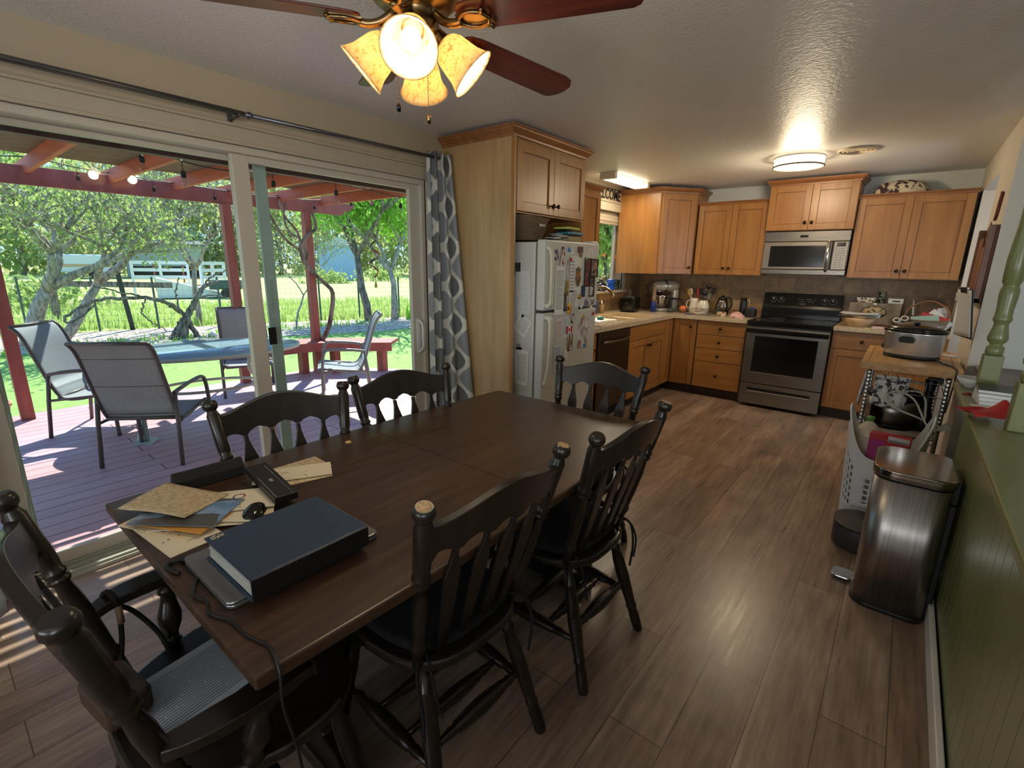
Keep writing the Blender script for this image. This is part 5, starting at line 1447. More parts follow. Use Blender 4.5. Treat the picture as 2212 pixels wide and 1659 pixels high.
MB().box(-0.07, 0.07, -0.12, 0.12, 0.0, 0.013).build('foot', M_BLACKM, t)
t = thing('pepper_mill', 'tall wooden mill with a cobalt blue base beside the toaster', 'pepper mill', (-2.375, 5.70, CZ))
MB().lathe([(0.033, 0), (0.032, 0.10), (0.028, 0.12)], 18).build('blue_base', mat('cobalt_glaze', C(34, 60, 140), 0.3), t)
MB().lathe([(0.024, 0.12), (0.027, 0.16), (0.022, 0.20), (0.020, 0.27), (0.027, 0.29), (0.014, 0.31)], 18).build('wooden_top', mat('grey_tan_wood', C(150, 126, 100), 0.5), t)
t = thing('stand_mixer', 'silver-grey stand mixer with a glass bowl on the counter corner', 'stand mixer', (-2.34, 5.98, CZ), R(-38))
MX = mat('pearl_grey_enamel', C(190, 184, 170), 0.22, 0.2)
MB().prism(rrect(0.22, 0.34, 0.09), 0, 0.035).build('base', MX, t, bevel=0.01)
MB().prism(rrect(0.10, 0.085, 0.035, cy=0.115), 0.03, 0.26).build('column', MX, t, bevel=0.01)
hd = MB().lathe([(0.0, -0.20), (0.035, -0.195), (0.055, -0.17), (0.066, -0.10), (0.07, 0.0), (0.066, 0.09), (0.045, 0.14), (0.0, 0.155)], 24, T((0, 0.01, 0.30)) @ Matrix.Rotation(R(-90), 4, 'X')).build('motor_head', MX, t)
MB().lathe([(0.0665, -0.02), (0.0715, -0.02), (0.0715, 0.0), (0.0665, 0.0)], 24, T((0, -0.02, 0.30)) @ Matrix.Rotation(R(-90), 4, 'X'), cap=False).build('chrome_band', M_CHROME, hd)
MB().lathe([(0.02, 0), (0.022, 0.04), (0.03, 0.05)], 16, T((0, -0.10, 0.19))).build('beater_hub', M_CHROME, t)
MB().lathe([(0.045, 0.036), (0.075, 0.05), (0.10, 0.10), (0.108, 0.18), (0.11, 0.195), (0.106, 0.195), (0.10, 0.12), (0.07, 0.056), (0.0, 0.05)], 28, T((0, -0.075, 0)), cap=False).build('mixing_bowl', M_CHROME, t)
t = thing('glass_carafe', 'clear glass coffee carafe beside the mixer', 'carafe', (-2.20, 5.90, CZ))
MB().lathe([(0.05, 0), (0.07, 0.03), (0.068, 0.07), (0.042, 0.12), (0.05, 0.15), (0.047, 0.15), (0.039, 0.12), (0.064, 0.07), (0.066, 0.03), (0.0, 0.004)], 24, cap=False).build('glass_body', M_CLEAR, t)
MB().lathe([(0.051, 0.148), (0.051, 0.162), (0.02, 0.168)], 20).build('black_lid', M_BLACK, t)
MB().tube(bez([(0.05, 0, 0.15), (0.10, 0, 0.14), (0.10, 0, 0.06), (0.07, 0, 0.04)], 14), 0.007, 8).build('black_handle', M_BLACK, t)
t = thing('measuring_cup', 'small frosted measuring cup at the front of the corner counter', 'cup', (-2.16, 5.70, CZ))
MB().lathe([(0.028, 0), (0.034, 0.055), (0.032, 0.055), (0.026, 0.004), (0, 0.004)], 20, cap=False).build('cup', M_PLASTCLEAR, t)
t = thing('orange_in_bowl', 'orange fruit sitting in a clear bowl in the counter corner', 'fruit', (-2.07, 5.86, CZ))
MB().ball((0, 0, 0.047), 0.042, 18).build('orange', mat('orange_peel', C(226, 120, 50), 0.45, fn=speck(C(220, 112, 46), C(234, 132, 60), 80, 2, 0.15)), t)
MB().lathe([(0.045, 0), (0.062, 0.025), (0.066, 0.05), (0.063, 0.05), (0.058, 0.026), (0.0, 0.003)], 24, cap=False).build('glass_bowl', M_CLEAR, t)
t = thing('utensil_pitcher', 'cream pitcher holding red and white spatulas', 'pitcher', (-1.965, 5.93, CZ))
MB().lathe([(0.045, 0), (0.052, 0.02), (0.056, 0.07), (0.046, 0.14), (0.052, 0.175), (0.048, 0.175), (0.042, 0.14), (0.05, 0.07), (0.0, 0.01)], 24, cap=False).build('pitcher_body', M_CERAM, t)
MB().tube(bez([(-0.045, 0, 0.15), (-0.085, 0, 0.13), (-0.085, 0, 0.07), (-0.05, 0, 0.05)], 12), 0.007, 8).build('pitcher_handle', M_CERAM, t)
for x, y, rot, m, lb in ((-0.012, 0, -10, PLAIN, 'white spatula'), (0.014, 0.01, 6, mat('crimson_silicone', C(186, 40, 60), 0.4), 'red spatula'), (0.0, -0.01, -16, M_BAMBOO, 'wooden spoon')):
    MB().box(-0.004, 0.004, -0.004, 0.004, 0.02, 0.2).prism(rrect(0.042, 0.07, 0.015, cy=0.0), -0.004, 0.004, T((0, 0, 0.235)) @ RX90).build('spatula', m, t, rot=(0, R(rot), 0), loc=(x, y, 0.02), label=lb)
t = thing('utensil_jar', 'round cream jar holding black cooking utensils', 'jar', (-1.855, 5.92, CZ))
MB().lathe([(0.055, 0), (0.066, 0.03), (0.068, 0.09), (0.058, 0.13), (0.045, 0.145), (0.045, 0.155), (0.041, 0.155), (0.042, 0.14), (0.06, 0.09), (0.0, 0.01)], 26, cap=False).build('jar_body', M_CERAM, t)
for x, y, rx, ry, L, kind in ((0.0, 0.0, 0, 8, 0.30, 0), (0.015, 0.01, -6, 16, 0.25, 1), (-0.01, 0.01, 4, -6, 0.23, 1), (0.01, -0.01, 10, 2, 0.22, 0)):
    b = MB().tube([(0, 0, 0.02), (0, 0, L)], 0.005, 6)
    if kind == 0:
        b.ball((0, 0, L + 0.025), 0.032, 14, (1, 0.6, 1))
    else:
        b.prism(rrect(0.05, 0.08, 0.015), -0.003, 0.003, T((0, 0, L + 0.03)) @ RX90)
    b.build('utensil', M_BLACK, t, rot=(R(rx), R(ry), 0), loc=(x, y, 0), label='black ladle' if kind == 0 else 'black turner')
t = thing('clear_food_tray', 'tilted clear plastic tray with a brown and white label', 'tray', (-1.79, 5.755, CZ), R(-6))
MB().prism([(-0.13, 0), (0.10, 0), (0.145, 0.075), (-0.12, 0.075)], -0.07, 0.07, RX90).build('tray', M_PLASTCLEAR, t, bevel=0.004)
MB().prism(rrect(0.16, 0.055, 0.012, cx=-0.02, cy=0.04), 0.0705, 0.0715, RX90).build('label', photomat('food_label', C(50, 36, 34), C(214, 206, 196), C(200, 120, 60), 1.6, 3.0), t)
tag(MB().lathe([(0.06, 0), (0.062, 0.003), (0, 0.003)], 20).build('flat_blue_lid_disc', mat('cobalt_glaze'), loc=(-1.93, 5.72, CZ)), 'flat cobalt blue lid under the clear tray', 'lid')
t = thing('kettle', 'black and steel electric kettle below the outlet', 'kettle', (-1.66, 5.99, CZ))
MB().lathe([(0.07, 0), (0.078, 0.02), (0.076, 0.05)], 26).build('base', M_BLACK, t)
MB().lathe([(0.074, 0.05), (0.07, 0.10), (0.058, 0.15), (0.05, 0.175)], 26).build('body', M_STEEL, t)
MB().lathe([(0.051, 0.175), (0.048, 0.195), (0.02, 0.205), (0.012, 0.22), (0, 0.222)], 24).build('lid', M_BLACK, t)
MB().tube(bez([(0.035, -0.02, 0.195), (0.10, -0.035, 0.19), (0.115, -0.04, 0.11), (0.07, -0.03, 0.045)], 18), 0.011, 8).build('handle', M_BLACK, t)
t = thing('trinket_box', 'small red and cream patterned box before the kettle', 'box', (-1.60, 5.80, CZ))
MB().box(-0.045, 0.045, -0.03, 0.03, 0, 0.045).build('box', mat('patterned_box', C(190, 160, 120), 0.5, fn=speck(C(130, 60, 40), C(216, 196, 160), 40, 1, lo=0.45, hi=0.5)), t, bevel=0.003)
b = MB()
b.grid(lambda u, v: ((0.075 + 0.008 * math.sin(9 * u * 2 * PI)) * math.cos(2 * PI * u) * math.sin(PI * (0.5 - v / 2) * 1.0 + 0.0) , 0.055 * math.sin(2 * PI * u) * math.cos(PI * v / 2) if False else (0.058 + 0.006 * math.sin(7 * u * 2 * PI)) * math.sin(2 * PI * u) * math.cos(PI * v / 2), 0.062 * math.sin(PI * v / 2) + 0.004 * math.sin(20 * u + 8 * v)), 30, 10, closed_u=True)
tag(b.build('pink_bag', mat('pink_bag_plastic', C(206, 150, 140), 0.4, fn=speck(C(190, 120, 110), C(222, 186, 176), 40, 3, 0.5)), loc=(-1.42, 5.735, CZ)), 'crumpled pink plastic bag on the counter near the stove', 'bag')
t = thing('water_bottle', 'black thermos bottle left of the stove', 'bottle', (-1.435, 6.02, CZ))
MB().lathe([(0.036, 0), (0.038, 0.01), (0.038, 0.15), (0.030, 0.17), (0.030, 0.20), (0.028, 0.205)], 22).build('body', M_BLACK, t)
MB().lathe([(0.033, 0.172), (0.034, 0.205), (0.0, 0.207)], 22).build('cap', M_BLACKM, t)
MB().tube(bez([(0.035, 0, 0.19), (0.06, 0, 0.17), (0.055, 0, 0.12)], 10), 0.004, 6).build('carry_strap', PLAIN, t)
t = thing('pencil_case', 'low black case with a blue cloth on it beside the stove', 'case', (-1.33, 5.93, CZ))
MB().box(-0.05, 0.055, -0.06, 0.06, 0, 0.09).build('case', M_BLACK, t, bevel=0.01)
MB().ball((0.01, 0, 0.092), 0.032, 12, (1.1, 1, 0.5)).build('blue_cloth', mat('cobalt_glaze'), t)
# right counter
t = thing('wooden_bowl', 'wide tan wooden bowl filled with papers right of the stove', 'bowl', (-0.33, 5.80, CZ))
MB().lathe([(0.085, 0), (0.09, 0.012), (0.125, 0.04), (0.138, 0.085), (0.133, 0.085), (0.12, 0.045), (0.08, 0.018), (0, 0.016)], 36, cap=False).build('bowl', mat('turned_birch', C(190, 154, 116), 0.4, fn=speck(C(170, 130, 92), C(206, 174, 136), 6, 2, 0, (1, 1, 0.3))), t)
MB().lathe([(0.07, -0.0), (0.085, 0.004)], 24).build('bowl_foot', mat('turned_birch'), t)
random.seed(9)
for i, lb in enumerate(('lowest white sheet laid over the wooden bowl', 'second white sheet over the wooden bowl', 'folded leaflet over the wooden bowl', 'top white sheet on the wooden bowl')):
    b = MB().grid(lambda u, v: ((u - .5) * 0.30, (v - .5) * 0.21, 0.006 * math.sin(4 * u + i) + 0.004 * math.cos(5 * v + i)), 10, 8)
    tag(b.build('paper_sheet', PLAIN, loc=(-0.325 + random.uniform(-.02, .02), 5.79 + random.uniform(-.02, .02), CZ + 0.097 + 0.011 * i), rot=(0, 0, random.uniform(-0.3, 0.3)), solid=0.001), lb, 'paper')
t = thing('bread_box', 'weathered box with an oval grapevine emblem right of the stove', 'box', (-0.225, 6.10, CZ))
MB().box(-0.21, 0.21, -0.075, 0.075, 0, 0.215).build('box_body', mat('stone_toned_tin', C(128, 112, 90), 0.5, fn=speck(C(104, 90, 72), C(150, 134, 110), 9, 5)), t, bevel=0.004)
ev = MB().lathe([(0.105, 0), (0.105, 0.002), (0.097, 0.002), (0.097, 0)], 36, T((0.0, -0.0755, 0.125)) @ Matrix.Diagonal((1, 1, 0.56, 1)) @ RX90, cap=False).build('oval_rim', mat('dark_vine_green', C(48, 52, 36), 0.6), t)
MB().lathe([(0.097, 0), (0.097, 0.001), (0.0, 0.001)], 36, T((0.0, -0.0755, 0.125)) @ Matrix.Diagonal((1, 1, 0.56, 1)) @ RX90).build('emblem', mat('vine_print', C(150, 130, 98), 0.6, fn=speck(C(56, 62, 42), C(178, 154, 112), 38, 2, lo=0.42, hi=0.48)), t)
MB().lathe([(0.012, 0), (0.014, 0.008), (0.008, 0.014), (0, 0.015)], 16, T((0, -0.0755, 0.205)) @ RX90).build('lid_knob', M_CERAM, t)
t = thing('openwork_basket', 'small white openwork basket on the bread box', 'basket', (-0.305, 6.10, CZ + 0.2155))
MB().prism([(-0.065, 0), (0.065, 0), (0.085, 0.05), (-0.085, 0.05)], -0.04, 0.04, RX90).build('basket_body', mat('white_lattice', C(206, 198, 180), 0.6, fn=speck(C(70, 60, 48), C(214, 206, 190), 60, 1, lo=0.44, hi=0.5)), t, bevel=0.004)
t = thing('patterned_mug', 'small dark green patterned planter tucked behind the white basket', 'planter', (-0.19, 6.12, CZ + 0.2155))
MB().lathe([(0.022, 0), (0.034, 0.10), (0.04, 0.105), (0.0, 0.104)], 20).build('cup', mat('green_white_print', C(70, 84, 66), 0.4, fn=speck(C(44, 56, 44), C(170, 176, 160), 44, 1, lo=0.5, hi=0.55)), t)
t = thing('tissue_carton', 'small white carton on the right end of the bread box', 'box', (-0.065, 6.12, CZ + 0.2155))
MB().box(-0.065, 0.055, -0.045, 0.045, 0, 0.05).build('carton', PLAIN, t, bevel=0.003)
MB().box(-0.03, 0.03, -0.0465, -0.045, 0.018, 0.03).build('dark_print', M_BLACK, t)
t = thing('spatula', 'long white handled spatula leaning on the backsplash', 'spatula', (0.065, 6.08, CZ), 0)
MB().tube([(0.03, -0.06, 0.0), (0.0, 0.08, 0.26)], 0.009, 8).build('handle', PLAIN, t)
t = thing('wicker_basket', 'handled wicker basket heaped with books and papers at the counter end', 'basket', (0.18, 5.90, CZ))
MB().lathe([(0.12, 0), (0.15, 0.05), (0.17, 0.10), (0.165, 0.10), (0.14, 0.05), (0, 0.02)], 30, cap=False).build('woven_body', M_WICK, t)
MB().tube(bez([(-0.165, 0, 0.09), (-0.13, 0.0, 0.20), (0.0, 0.0, 0.265), (0.13, 0.0, 0.20), (0.165, 0, 0.09)], 28), 0.007, 8).build('arched_handle', mat('tan_cane', C(140, 96, 60), 0.5), t)
random.seed(12)
stuffm = [(C(92, 50, 40), 'brown book leaning in the handled basket'), (C(150, 116, 78), 'tan folder leaning in the handled basket'), (C(206, 202, 194), 'white paper sheaf in the handled basket'), (C(170, 46, 40), 'red booklet in the handled basket'),
          (C(150, 176, 158), 'pale green pamphlet in front in the handled basket'), (C(116, 66, 50), 'reddish brown notebook in the handled basket'), (C(196, 186, 176), 'cream magazine at the right of the handled basket')]
pos = [(-0.05, 0.05, 0.10, -28), (0.0, 0.07, 0.115, -22), (0.09, -0.02, 0.10, 40), (0.05, -0.05, 0.10, 14), (-0.01, -0.08, 0.09, -8), (0.02, 0.02, 0.125, -35), (0.115, 0.03, 0.11, 78)]
for i, ((c_, lb), (dx, dy, dz, rr)) in enumerate(zip(stuffm, pos)):
    o = MB().box(-0.10, 0.10, -0.006, 0.006, -0.045, 0.045).build(lb.split(' ')[-5] if False else ('book' if 'book' in lb else 'pamphlet'), mat('cover_%d' % i if False else lb.split(' in')[0].replace(' ', '_'), c_, 0.5), loc=(0.18 + dx, 5.90 + dy, CZ + dz), rot=(R(-18), R(rr), R(6 * i - 15)))
    tag(o, lb, 'book' if 'book' in lb else 'paper')
t = thing('glass_jar', 'glass jar with a foil wrapped bundle behind the slow cooker', 'jar', (-0.02, 5.95, CZ))
MB().ball((0, 0, 0.055), 0.075, 18, (1, 0.8, 0.75)).build('clear_wrap', M_PLASTCLEAR, t)
MB().ball((0.0, 0, 0.045), 0.05, 12, (1, 0.7, 0.6)).build('grey_bundle', mat('grey_foil', C(130, 122, 112), 0.4, 0.5), t)
t = thing('scissors', 'white handled scissors standing in front of the basket', 'scissors', (-0.005, 5.76, CZ))
MB().tube([(0.024 * math.cos(a) - 0.028, 0, 0.085 + 0.02 * math.sin(a)) for a in [2 * PI * i / 16 for i in range(16)]], 0.006, 6, True).tube([(0.026 * math.cos(a) + 0.028, 0, 0.105 + 0.02 * math.sin(a)) for a in [2 * PI * i / 16 for i in range(16)]], 0.006, 6, True).build('handles', PLAIN, t)
MB().box(-0.012, -0.004, -0.002, 0.002, 0.0, 0.08).box(0.002, 0.010, -0.002, 0.002, 0.0, 0.09).build('blades', M_CHROME, t)
tag(MB().box(-0.08, 0.08, -0.05, 0.05, 0, 0.022).build('snack_packet', photomat('red_white_packet', C(196, 46, 50), C(214, 204, 198), C(206, 196, 190), 2.2, 5.0), bevel=0.005, loc=(-0.12, 5.645, CZ), rot=(0, 0, R(-8))), 'red and white food packet at the front of the right counter', 'packet')
tag(MB().box(-0.10, 0.10, -0.02, 0.02, 0, 0.018).build('red_folder', mat('dark_red_cover', C(120, 26, 24), 0.5), loc=(-0.10, 5.88, CZ), rot=(0, 0, R(-5)), bevel=0.002), 'dark red folder lying behind the food packet', 'folder')
tag(MB().lathe([(0.02, 0), (0.02, 0.006), (0, 0.007)], 12).cbox((0.03, 0.01, 0.003), (0.03, 0.012, 0.006)).build('yellow_clip', mat('pale_yellow', C(214, 206, 130), 0.5), loc=(-0.235, 5.625, CZ)), 'pale yellow bag clip beside the wooden bowl', 'clip')
t = thing('roasting_dish', 'grey lidded dish behind the slow cooker on the counter', 'dish', (0.15, 5.70, CZ))
MB().lathe([(0.11, 0), (0.14, 0.05), (0.15, 0.055), (0.14, 0.062), (0.06, 0.085), (0, 0.09)], 30, Matrix.Diagonal((1.2, 0.8, 1, 1))).build('dish', mat('grey_enamel', C(124, 120, 116), 0.3, 0.3), t)
# hat on cabinet
b = MB()
b.grid(lambda u, v: ((0.20 + 0.008 * math.sin(11 * 2 * PI * u)) * math.cos(2 * PI * u) * math.cos(PI / 2 * v) ** 0.6 , (0.10 + 0.006 * math.sin(9 * 2 * PI * u)) * math.sin(2 * PI * u) * math.cos(PI / 2 * v) ** 0.6, 0.115 * math.sin(PI / 2 * v) + 0.006 * math.sin(6 * 2 * PI * u)), 48, 12, closed_u=True)
tag(b.build('cloth_bundle', mat('plum_cream_print_cloth', C(150, 136, 120), 0.8, fn=speck(C(70, 44, 50), C(206, 192, 160), 24, 2, 0.3, lo=0.46, hi=0.5)), loc=(-0.20, 6.02, 2.142)), 'domed cloth bundle with plum and cream print on the right cabinet', 'cloth')
# window sill things
SZ = WZ0 + 0.0006
t = thing('potted_plant', 'leafy plant in a dark navy pot on the window sill', 'potted plant', (XL - 0.01, 5.17, SZ))
MB().lathe([(0.05, 0), (0.072, 0.012), (0.06, 0.016), (0.062, 0.09), (0.068, 0.105), (0.06, 0.105), (0.055, 0.09), (0, 0.088)], 24, cap=False).build('pot', mat('navy_glaze', C(28, 32, 60), 0.25), t)
random.seed(5)
b = MB()
for i in range(34):
    a = random.uniform(0, 2 * PI); r0 = random.uniform(0.01, 0.075); h0 = random.uniform(0.10, 0.19) - r0 * 0.5
    s = random.uniform(0.016, 0.028)
    b.add([(-s, -s * 0.55, 0), (0, -s * 0.75, 0.004), (s, 0, 0), (0, s * 0.75, 0.004), (-s, s * 0.55, 0)], [(0, 1, 2, 3, 4)], False, T((r0 * math.cos(a), r0 * math.sin(a), h0)) @ Euler((random.uniform(-.9, .9), random.uniform(-.9, .9), a)).to_matrix().to_4x4())
    b.tube([(0, 0, 0.085), (r0 * math.cos(a), r0 * math.sin(a), h0)], 0.0015, 4)
b.build('foliage', mat('dusky_leaves', C(84, 96, 62), 0.6, fn=speck(C(50, 62, 44), C(190, 178, 130), 26, 2)), t)
t = thing('blue_planter', 'tall bright blue planter on the window sill', 'planter', (XL - 0.005, 5.40, SZ))
MB().box(-0.035, 0.035, -0.04, 0.04, 0, 0.05).box(-0.03, 0.03, -0.032, 0.032, 0.05, 0.075).box(-0.035, 0.035, -0.04, 0.04, 0.075, 0.13).build('pot', mat('bright_blue_glaze', C(40, 90, 190), 0.3), t, bevel=0.005)
t = thing('black_pot', 'black speckled pot at the right end of the window sill', 'pot', (XL - 0.005, 5.545, SZ))
MB().lathe([(0.04, 0), (0.05, 0.12), (0.054, 0.125), (0.045, 0.125), (0, 0.10)], 22, cap=False).build('pot', mat('speckled_black', C(34, 36, 34), 0.4, fn=speck(C(20, 22, 22), C(90, 96, 84), 60, 2, lo=0.5, hi=0.62)), t)
tag(MB().lathe([(0.03, 0), (0.034, 0.03), (0.0, 0.035)], 18).build('red_dish', mat('red_enamel'), loc=(XL - 0.01, 4.97, SZ)), 'small red dish on the window sill beside the potted plant', 'dish')
for (y, y2, z2, lb) in ((5.21, 5.20, 0.40, 'orange butterfly on a thin stake over the potted plant'), (5.44, 5.51, 0.38, 'orange butterfly on a leaning stake over the blue planter')):
    t = thing('butterfly_stake', lb, 'ornament', (XL - 0.01, y, SZ + 0.06))
    MB().tube([(0, 0, 0), (0, y2 - y, z2 - 0.06)], 0.0015, 5).build('stake', M_BLACK, t)
    MB().prism([(0, 0), (0.03, 0.034), (0.022, 0.004), (0.026, -0.022), (0.004, -0.012), (-0.006, -0.02), (-0.022, -0.006), (-0.016, 0.01), (-0.024, 0.03)], -0.002, 0.002, T((0, y2 - y, z2 - 0.05)) @ Matrix.Rotation(R(60), 4, 'Z') @ RX90).build('butterfly', mat('monarch_print', C(190, 110, 50), 0.5, fn=speck(C(30, 20, 16), C(210, 126, 60), 90, 1, lo=0.42, hi=0.48)), t)

# ------------------------------------------------------------------ things along the right wall
t = thing('trash_can', 'tall D-shaped stainless steel step trash can against the green half wall', 'trash can', (0.145, 2.60, 0), 0)
def dshape(w_, h_, r1, r2, n=8):
    # rounded toward -x, flat-ish toward +x
    pts = []
    for (sx, sy, a0, r_) in ((1, 1, 0, r1), (-1, 1, 90, r2), (-1, -1, 180, r2), (1, -1, 270, r1)):
        for k_ in range(n + 1):
            a = R(a0 + 90 * k_ / n)
            pts.append((sx * (w_ / 2 - r_) + r_ * math.cos(a), sy * (h_ / 2 - r_) + r_ * math.sin(a)))
    out = []
    for i_ in range(len(pts)):
        a_ = pts[i_]; b_ = pts[(i_ + 1) % len(pts)]
        L_ = math.hypot(b_[0] - a_[0], b_[1] - a_[1])
        m_ = max(1, int(L_ / 0.015))
        for q_ in range(m_):
            out.append((a_[0] + (b_[0] - a_[0]) * q_ / m_, a_[1] + (b_[1] - a_[1]) * q_ / m_))
    return out
MB().prism(dshape(0.262, 0.365, 0.05, 0.075), 0.0, 0.02, smooth=True).build('black_base', M_BLACK, t, bevel=0.003)
MB().prism(dshape(0.256, 0.36, 0.05, 0.075), 0.02, 0.60, smooth=True).build('body', M_STEELV, t)
MB().prism(dshape(0.25, 0.354, 0.05, 0.075), 0.60, 0.612, smooth=True).build('black_gap', M_BLACK, t)
MB().prism(dshape(0.272, 0.375, 0.055, 0.08), 0.612, 0.648, smooth=True).build('lid', mat('polished_lid_steel', C(150, 140, 130), 0.12, 1.0), t, bevel=0.006, seg=3)
MB().box(0.125, 0.158, -0.09, 0.09, 0.52, 0.625).build('hinge_cover', M_BLACK, t, bevel=0.008)
MB().box(0.128, 0.15, -0.12, 0.12, 0.0, 0.53).build('back_panel', M_BLACK, t, bevel=0.003)
pdl = MB().prism(rrect(0.10, 0.095, 0.03, cx=-0.165, cy=0.02), 0.012, 0.022).build('foot_pedal', M_CHROME, t, bevel=0.004)
t = thing('plastic_step_stool', 'dark grey rounded plastic step tub on the floor between bin and basket', 'stool', (0.02, 3.02, 0), 0)
MB().prism([(q[0] * 1.0, q[1]) for q in dshape(0.26, 0.27, 0.03, 0.12)], 0.0, 0.12, smooth=True).build('body', mat('charcoal_plastic', C(48, 42, 40), 0.5), t, bevel=0.01, seg=3)
MB().prism(dshape(0.27, 0.28, 0.03, 0.125), 0.12, 0.135, smooth=True).build('top', mat('charcoal_plastic'), t, bevel=0.005)
MB().cbox((-0.09, 0.06, 0.1355), (0.012, 0.012, 0.002)).cbox((-0.02, -0.10, 0.1355), (0.012, 0.012, 0.002)).build('hole', M_BLACKM, t)
# laundry basket
t = thing('laundry_basket', 'tall flexible white plastic laundry basket with holes and loop handles', 'basket', (0.045, 3.42, 0), 0)
def lb_pt(u, v):
    a = 2 * PI * u
    e = 2 / 3.0
    c, s = math.cos(a), math.sin(a)
    rx = 0.155 + 0.035 * v; ry = 0.135 + 0.03 * v
    x = rx * math.copysign(abs(c) ** e, c); y = ry * math.copysign(abs(s) ** e, s)
    ht = 0.40 + 0.27 * abs(c) ** 2.2
    return (x, y, ht * v)
nu, nv = 72, 34
b = MB()
vs = [lb_pt(i / nu, j / nv) for j in range(nv + 1) for i in range(nu)]
fs = []
for j in range(nv):
    for i in range(nu):
        i2 = (i + 1) % nu
        k_ = (i + 36) % nu
        hole = False
        if 6 < j < 25:
            for c0 in (0, 36):
                dd_ = min((i - c0) % nu, (c0 - i) % nu)
                if dd_ <= 10 and (i % 2 == 0) and (j % 3 != 0):
                    hole = True
            for c0 in (18, 54):
                dd_ = min((i - c0) % nu, (c0 - i) % nu)
                if dd_ <= 3 and (i % 2 == 0) and (j % 3 != 0) and j > 10:
                    hole = True
        if j in (29, 30, 31):
            for c0 in (0, 36):
                if min((i - c0) % nu, (c0 - i) % nu) <= 3:
                    hole = True
        if not hole:
            fs.append((j * nu + i, j * nu + i2, (j + 1) * nu + i2, (j + 1) * nu + i))
fs.append(tuple(range(nu))[::-1])
b.add(vs, fs, True).build('basket_body', M_WPLAST, t, solid=0.004)
MB().tube([lb_pt(i / nu, 1.0) for i in range(nu)], 0.006, 6, True).build('rim', M_WPLAST, t)
t = thing('milk_jug', 'empty plastic milk jug with green cap in the laundry basket', 'jug', (-0.045, 3.47, 0.36))
MB().prism(rrect(0.13, 0.13, 0.04), 0, 0.13).lathe([(0.085, 0.13), (0.07, 0.17), (0.03, 0.205), (0.018, 0.215), (0.018, 0.225)], 20, Matrix.Diagonal((0.9, 0.9, 1, 1))).build('body', mat('milky_plastic', C(206, 192, 170), 0.4), t, bevel=0.006)
MB().lathe([(0.021, 0.222), (0.021, 0.245), (0, 0.247)], 18).build('cap', mat('green_cap', C(80, 140, 50), 0.4), t)
t = thing('red_carton', 'red and magenta food carton sticking out of the laundry basket', 'box', (0.045, 3.34, 0.40), R(-6))
MB().box(-0.075, 0.11, -0.03, 0.03, 0, 0.15).build('carton', mat('carton_red', C(176, 34, 40), 0.5), t, bevel=0.002)
MB().box(-0.0755, 0.0, -0.031, -0.030, 0, 0.115).build('magenta_panel', mat('magenta_print', C(156, 30, 110), 0.5), t)
MB().box(0.01, 0.105, -0.031, -0.030, 0.115, 0.148).build('white_strip', papermat('carton_strip', C(210, 206, 200), C(60, 50, 50), 1, 0.6, 0.02), t)
MB().lathe([(0.013, 0), (0.013, 0.001)], 18, T((0.085, -0.0305, 0.06)) @ RX90).build('round_mark', PLAIN, t)
# kitchen cart
KX0, KX1, KY0, KY1, KZ = -0.150, 0.325, 3.64, 4.50, 0.900
t = thing('kitchen_cart', 'chrome wire kitchen cart with thick butcher block top', 'cart', (0, 0, 0))
MB().prism(rrect(KX1 - KX0, KY1 - KY0, 0.012, cx=(KX0 + KX1) / 2, cy=(KY0 + KY1) / 2), KZ - 0.045, KZ).build('butcher_block_top', M_BAMBOO, t, bevel=0.004)
gv = MB()
for a0, a1, c0, c1 in ((KX0 + 0.03, KX1 - 0.03, KY0 + 0.03, KY0 + 0.038), (KX0 + 0.03, KX1 - 0.03, KY1 - 0.038, KY1 - 0.03), (KX0 + 0.03, KX0 + 0.038, KY0 + 0.03, KY1 - 0.03), (KX1 - 0.038, KX1 - 0.03, KY0 + 0.03, KY1 - 0.03)):
    gv.box(a0, a1, c0, c1, KZ + 0.0001, KZ + 0.0005)
gv.build('juice_groove', mat('groove_brown', C(140, 98, 56), 0.5), t)
for x in (KX0 + 0.05, KX1 - 0.05):
    for y in (KY0 + 0.07, KY1 - 0.07):
        MB().lathe([(0.0125, 0.06)] + [(r_, 0.06 + 0.025 * i + dz) for i in range(31) for dz, r_ in ((0.0, 0.0125), (0.002, 0.0115), (0.004, 0.0125))] + [(0.0125, KZ - 0.046)], 14, T((x, y, 0))).build('leg', M_CHROME, t)
        MB().lathe([(0.028, -0.012), (0.030, 0), (0.028, 0.012)], 20, T((x, y, 0.030)) @ RY90).cbox((x, y, 0.055), (0.02, 0.03, 0.02)).build('caster', M_BLACK, t)
for z in (0.14, 0.46):
    sh_ = MB()
    x0, x1, y0, y1 = KX0 + 0.05, KX1 - 0.05, KY0 + 0.07, KY1 - 0.07
    for zz in (z, z - 0.03):
        sh_.tube([(x0, y0, zz), (x1, y0, zz)], 0.004, 6).tube([(x0, y1, zz), (x1, y1, zz)], 0.004, 6).tube([(x0, y0, zz), (x0, y1, zz)], 0.004, 6).tube([(x1, y0, zz), (x1, y1, zz)], 0.004, 6)
    for i in range(24):
        yy = y0 + (y1 - y0) * (i + 0.5) / 24
        sh_.tube([(x0, yy, z), (x1, yy, z)], 0.0022, 4)
    sh_.build('wire_shelf', M_CHROME, t)
bk = MB()
x0, x1, y0, y1 = KX0 + 0.05, KX1 - 0.05, KY0 + 0.07, KY1 - 0.07
for zz in (0.80, 0.72):
    bk.tube([(x0, y0, zz), (x1, y0, zz)], 0.003, 6).tube([(x0, y0, zz), (x0, y1, zz)], 0.003, 6).tube([(x1, y0, zz), (x1, y1, zz)], 0.003, 6).tube([(x0, y1, zz), (x1, y1, zz)], 0.003, 6)
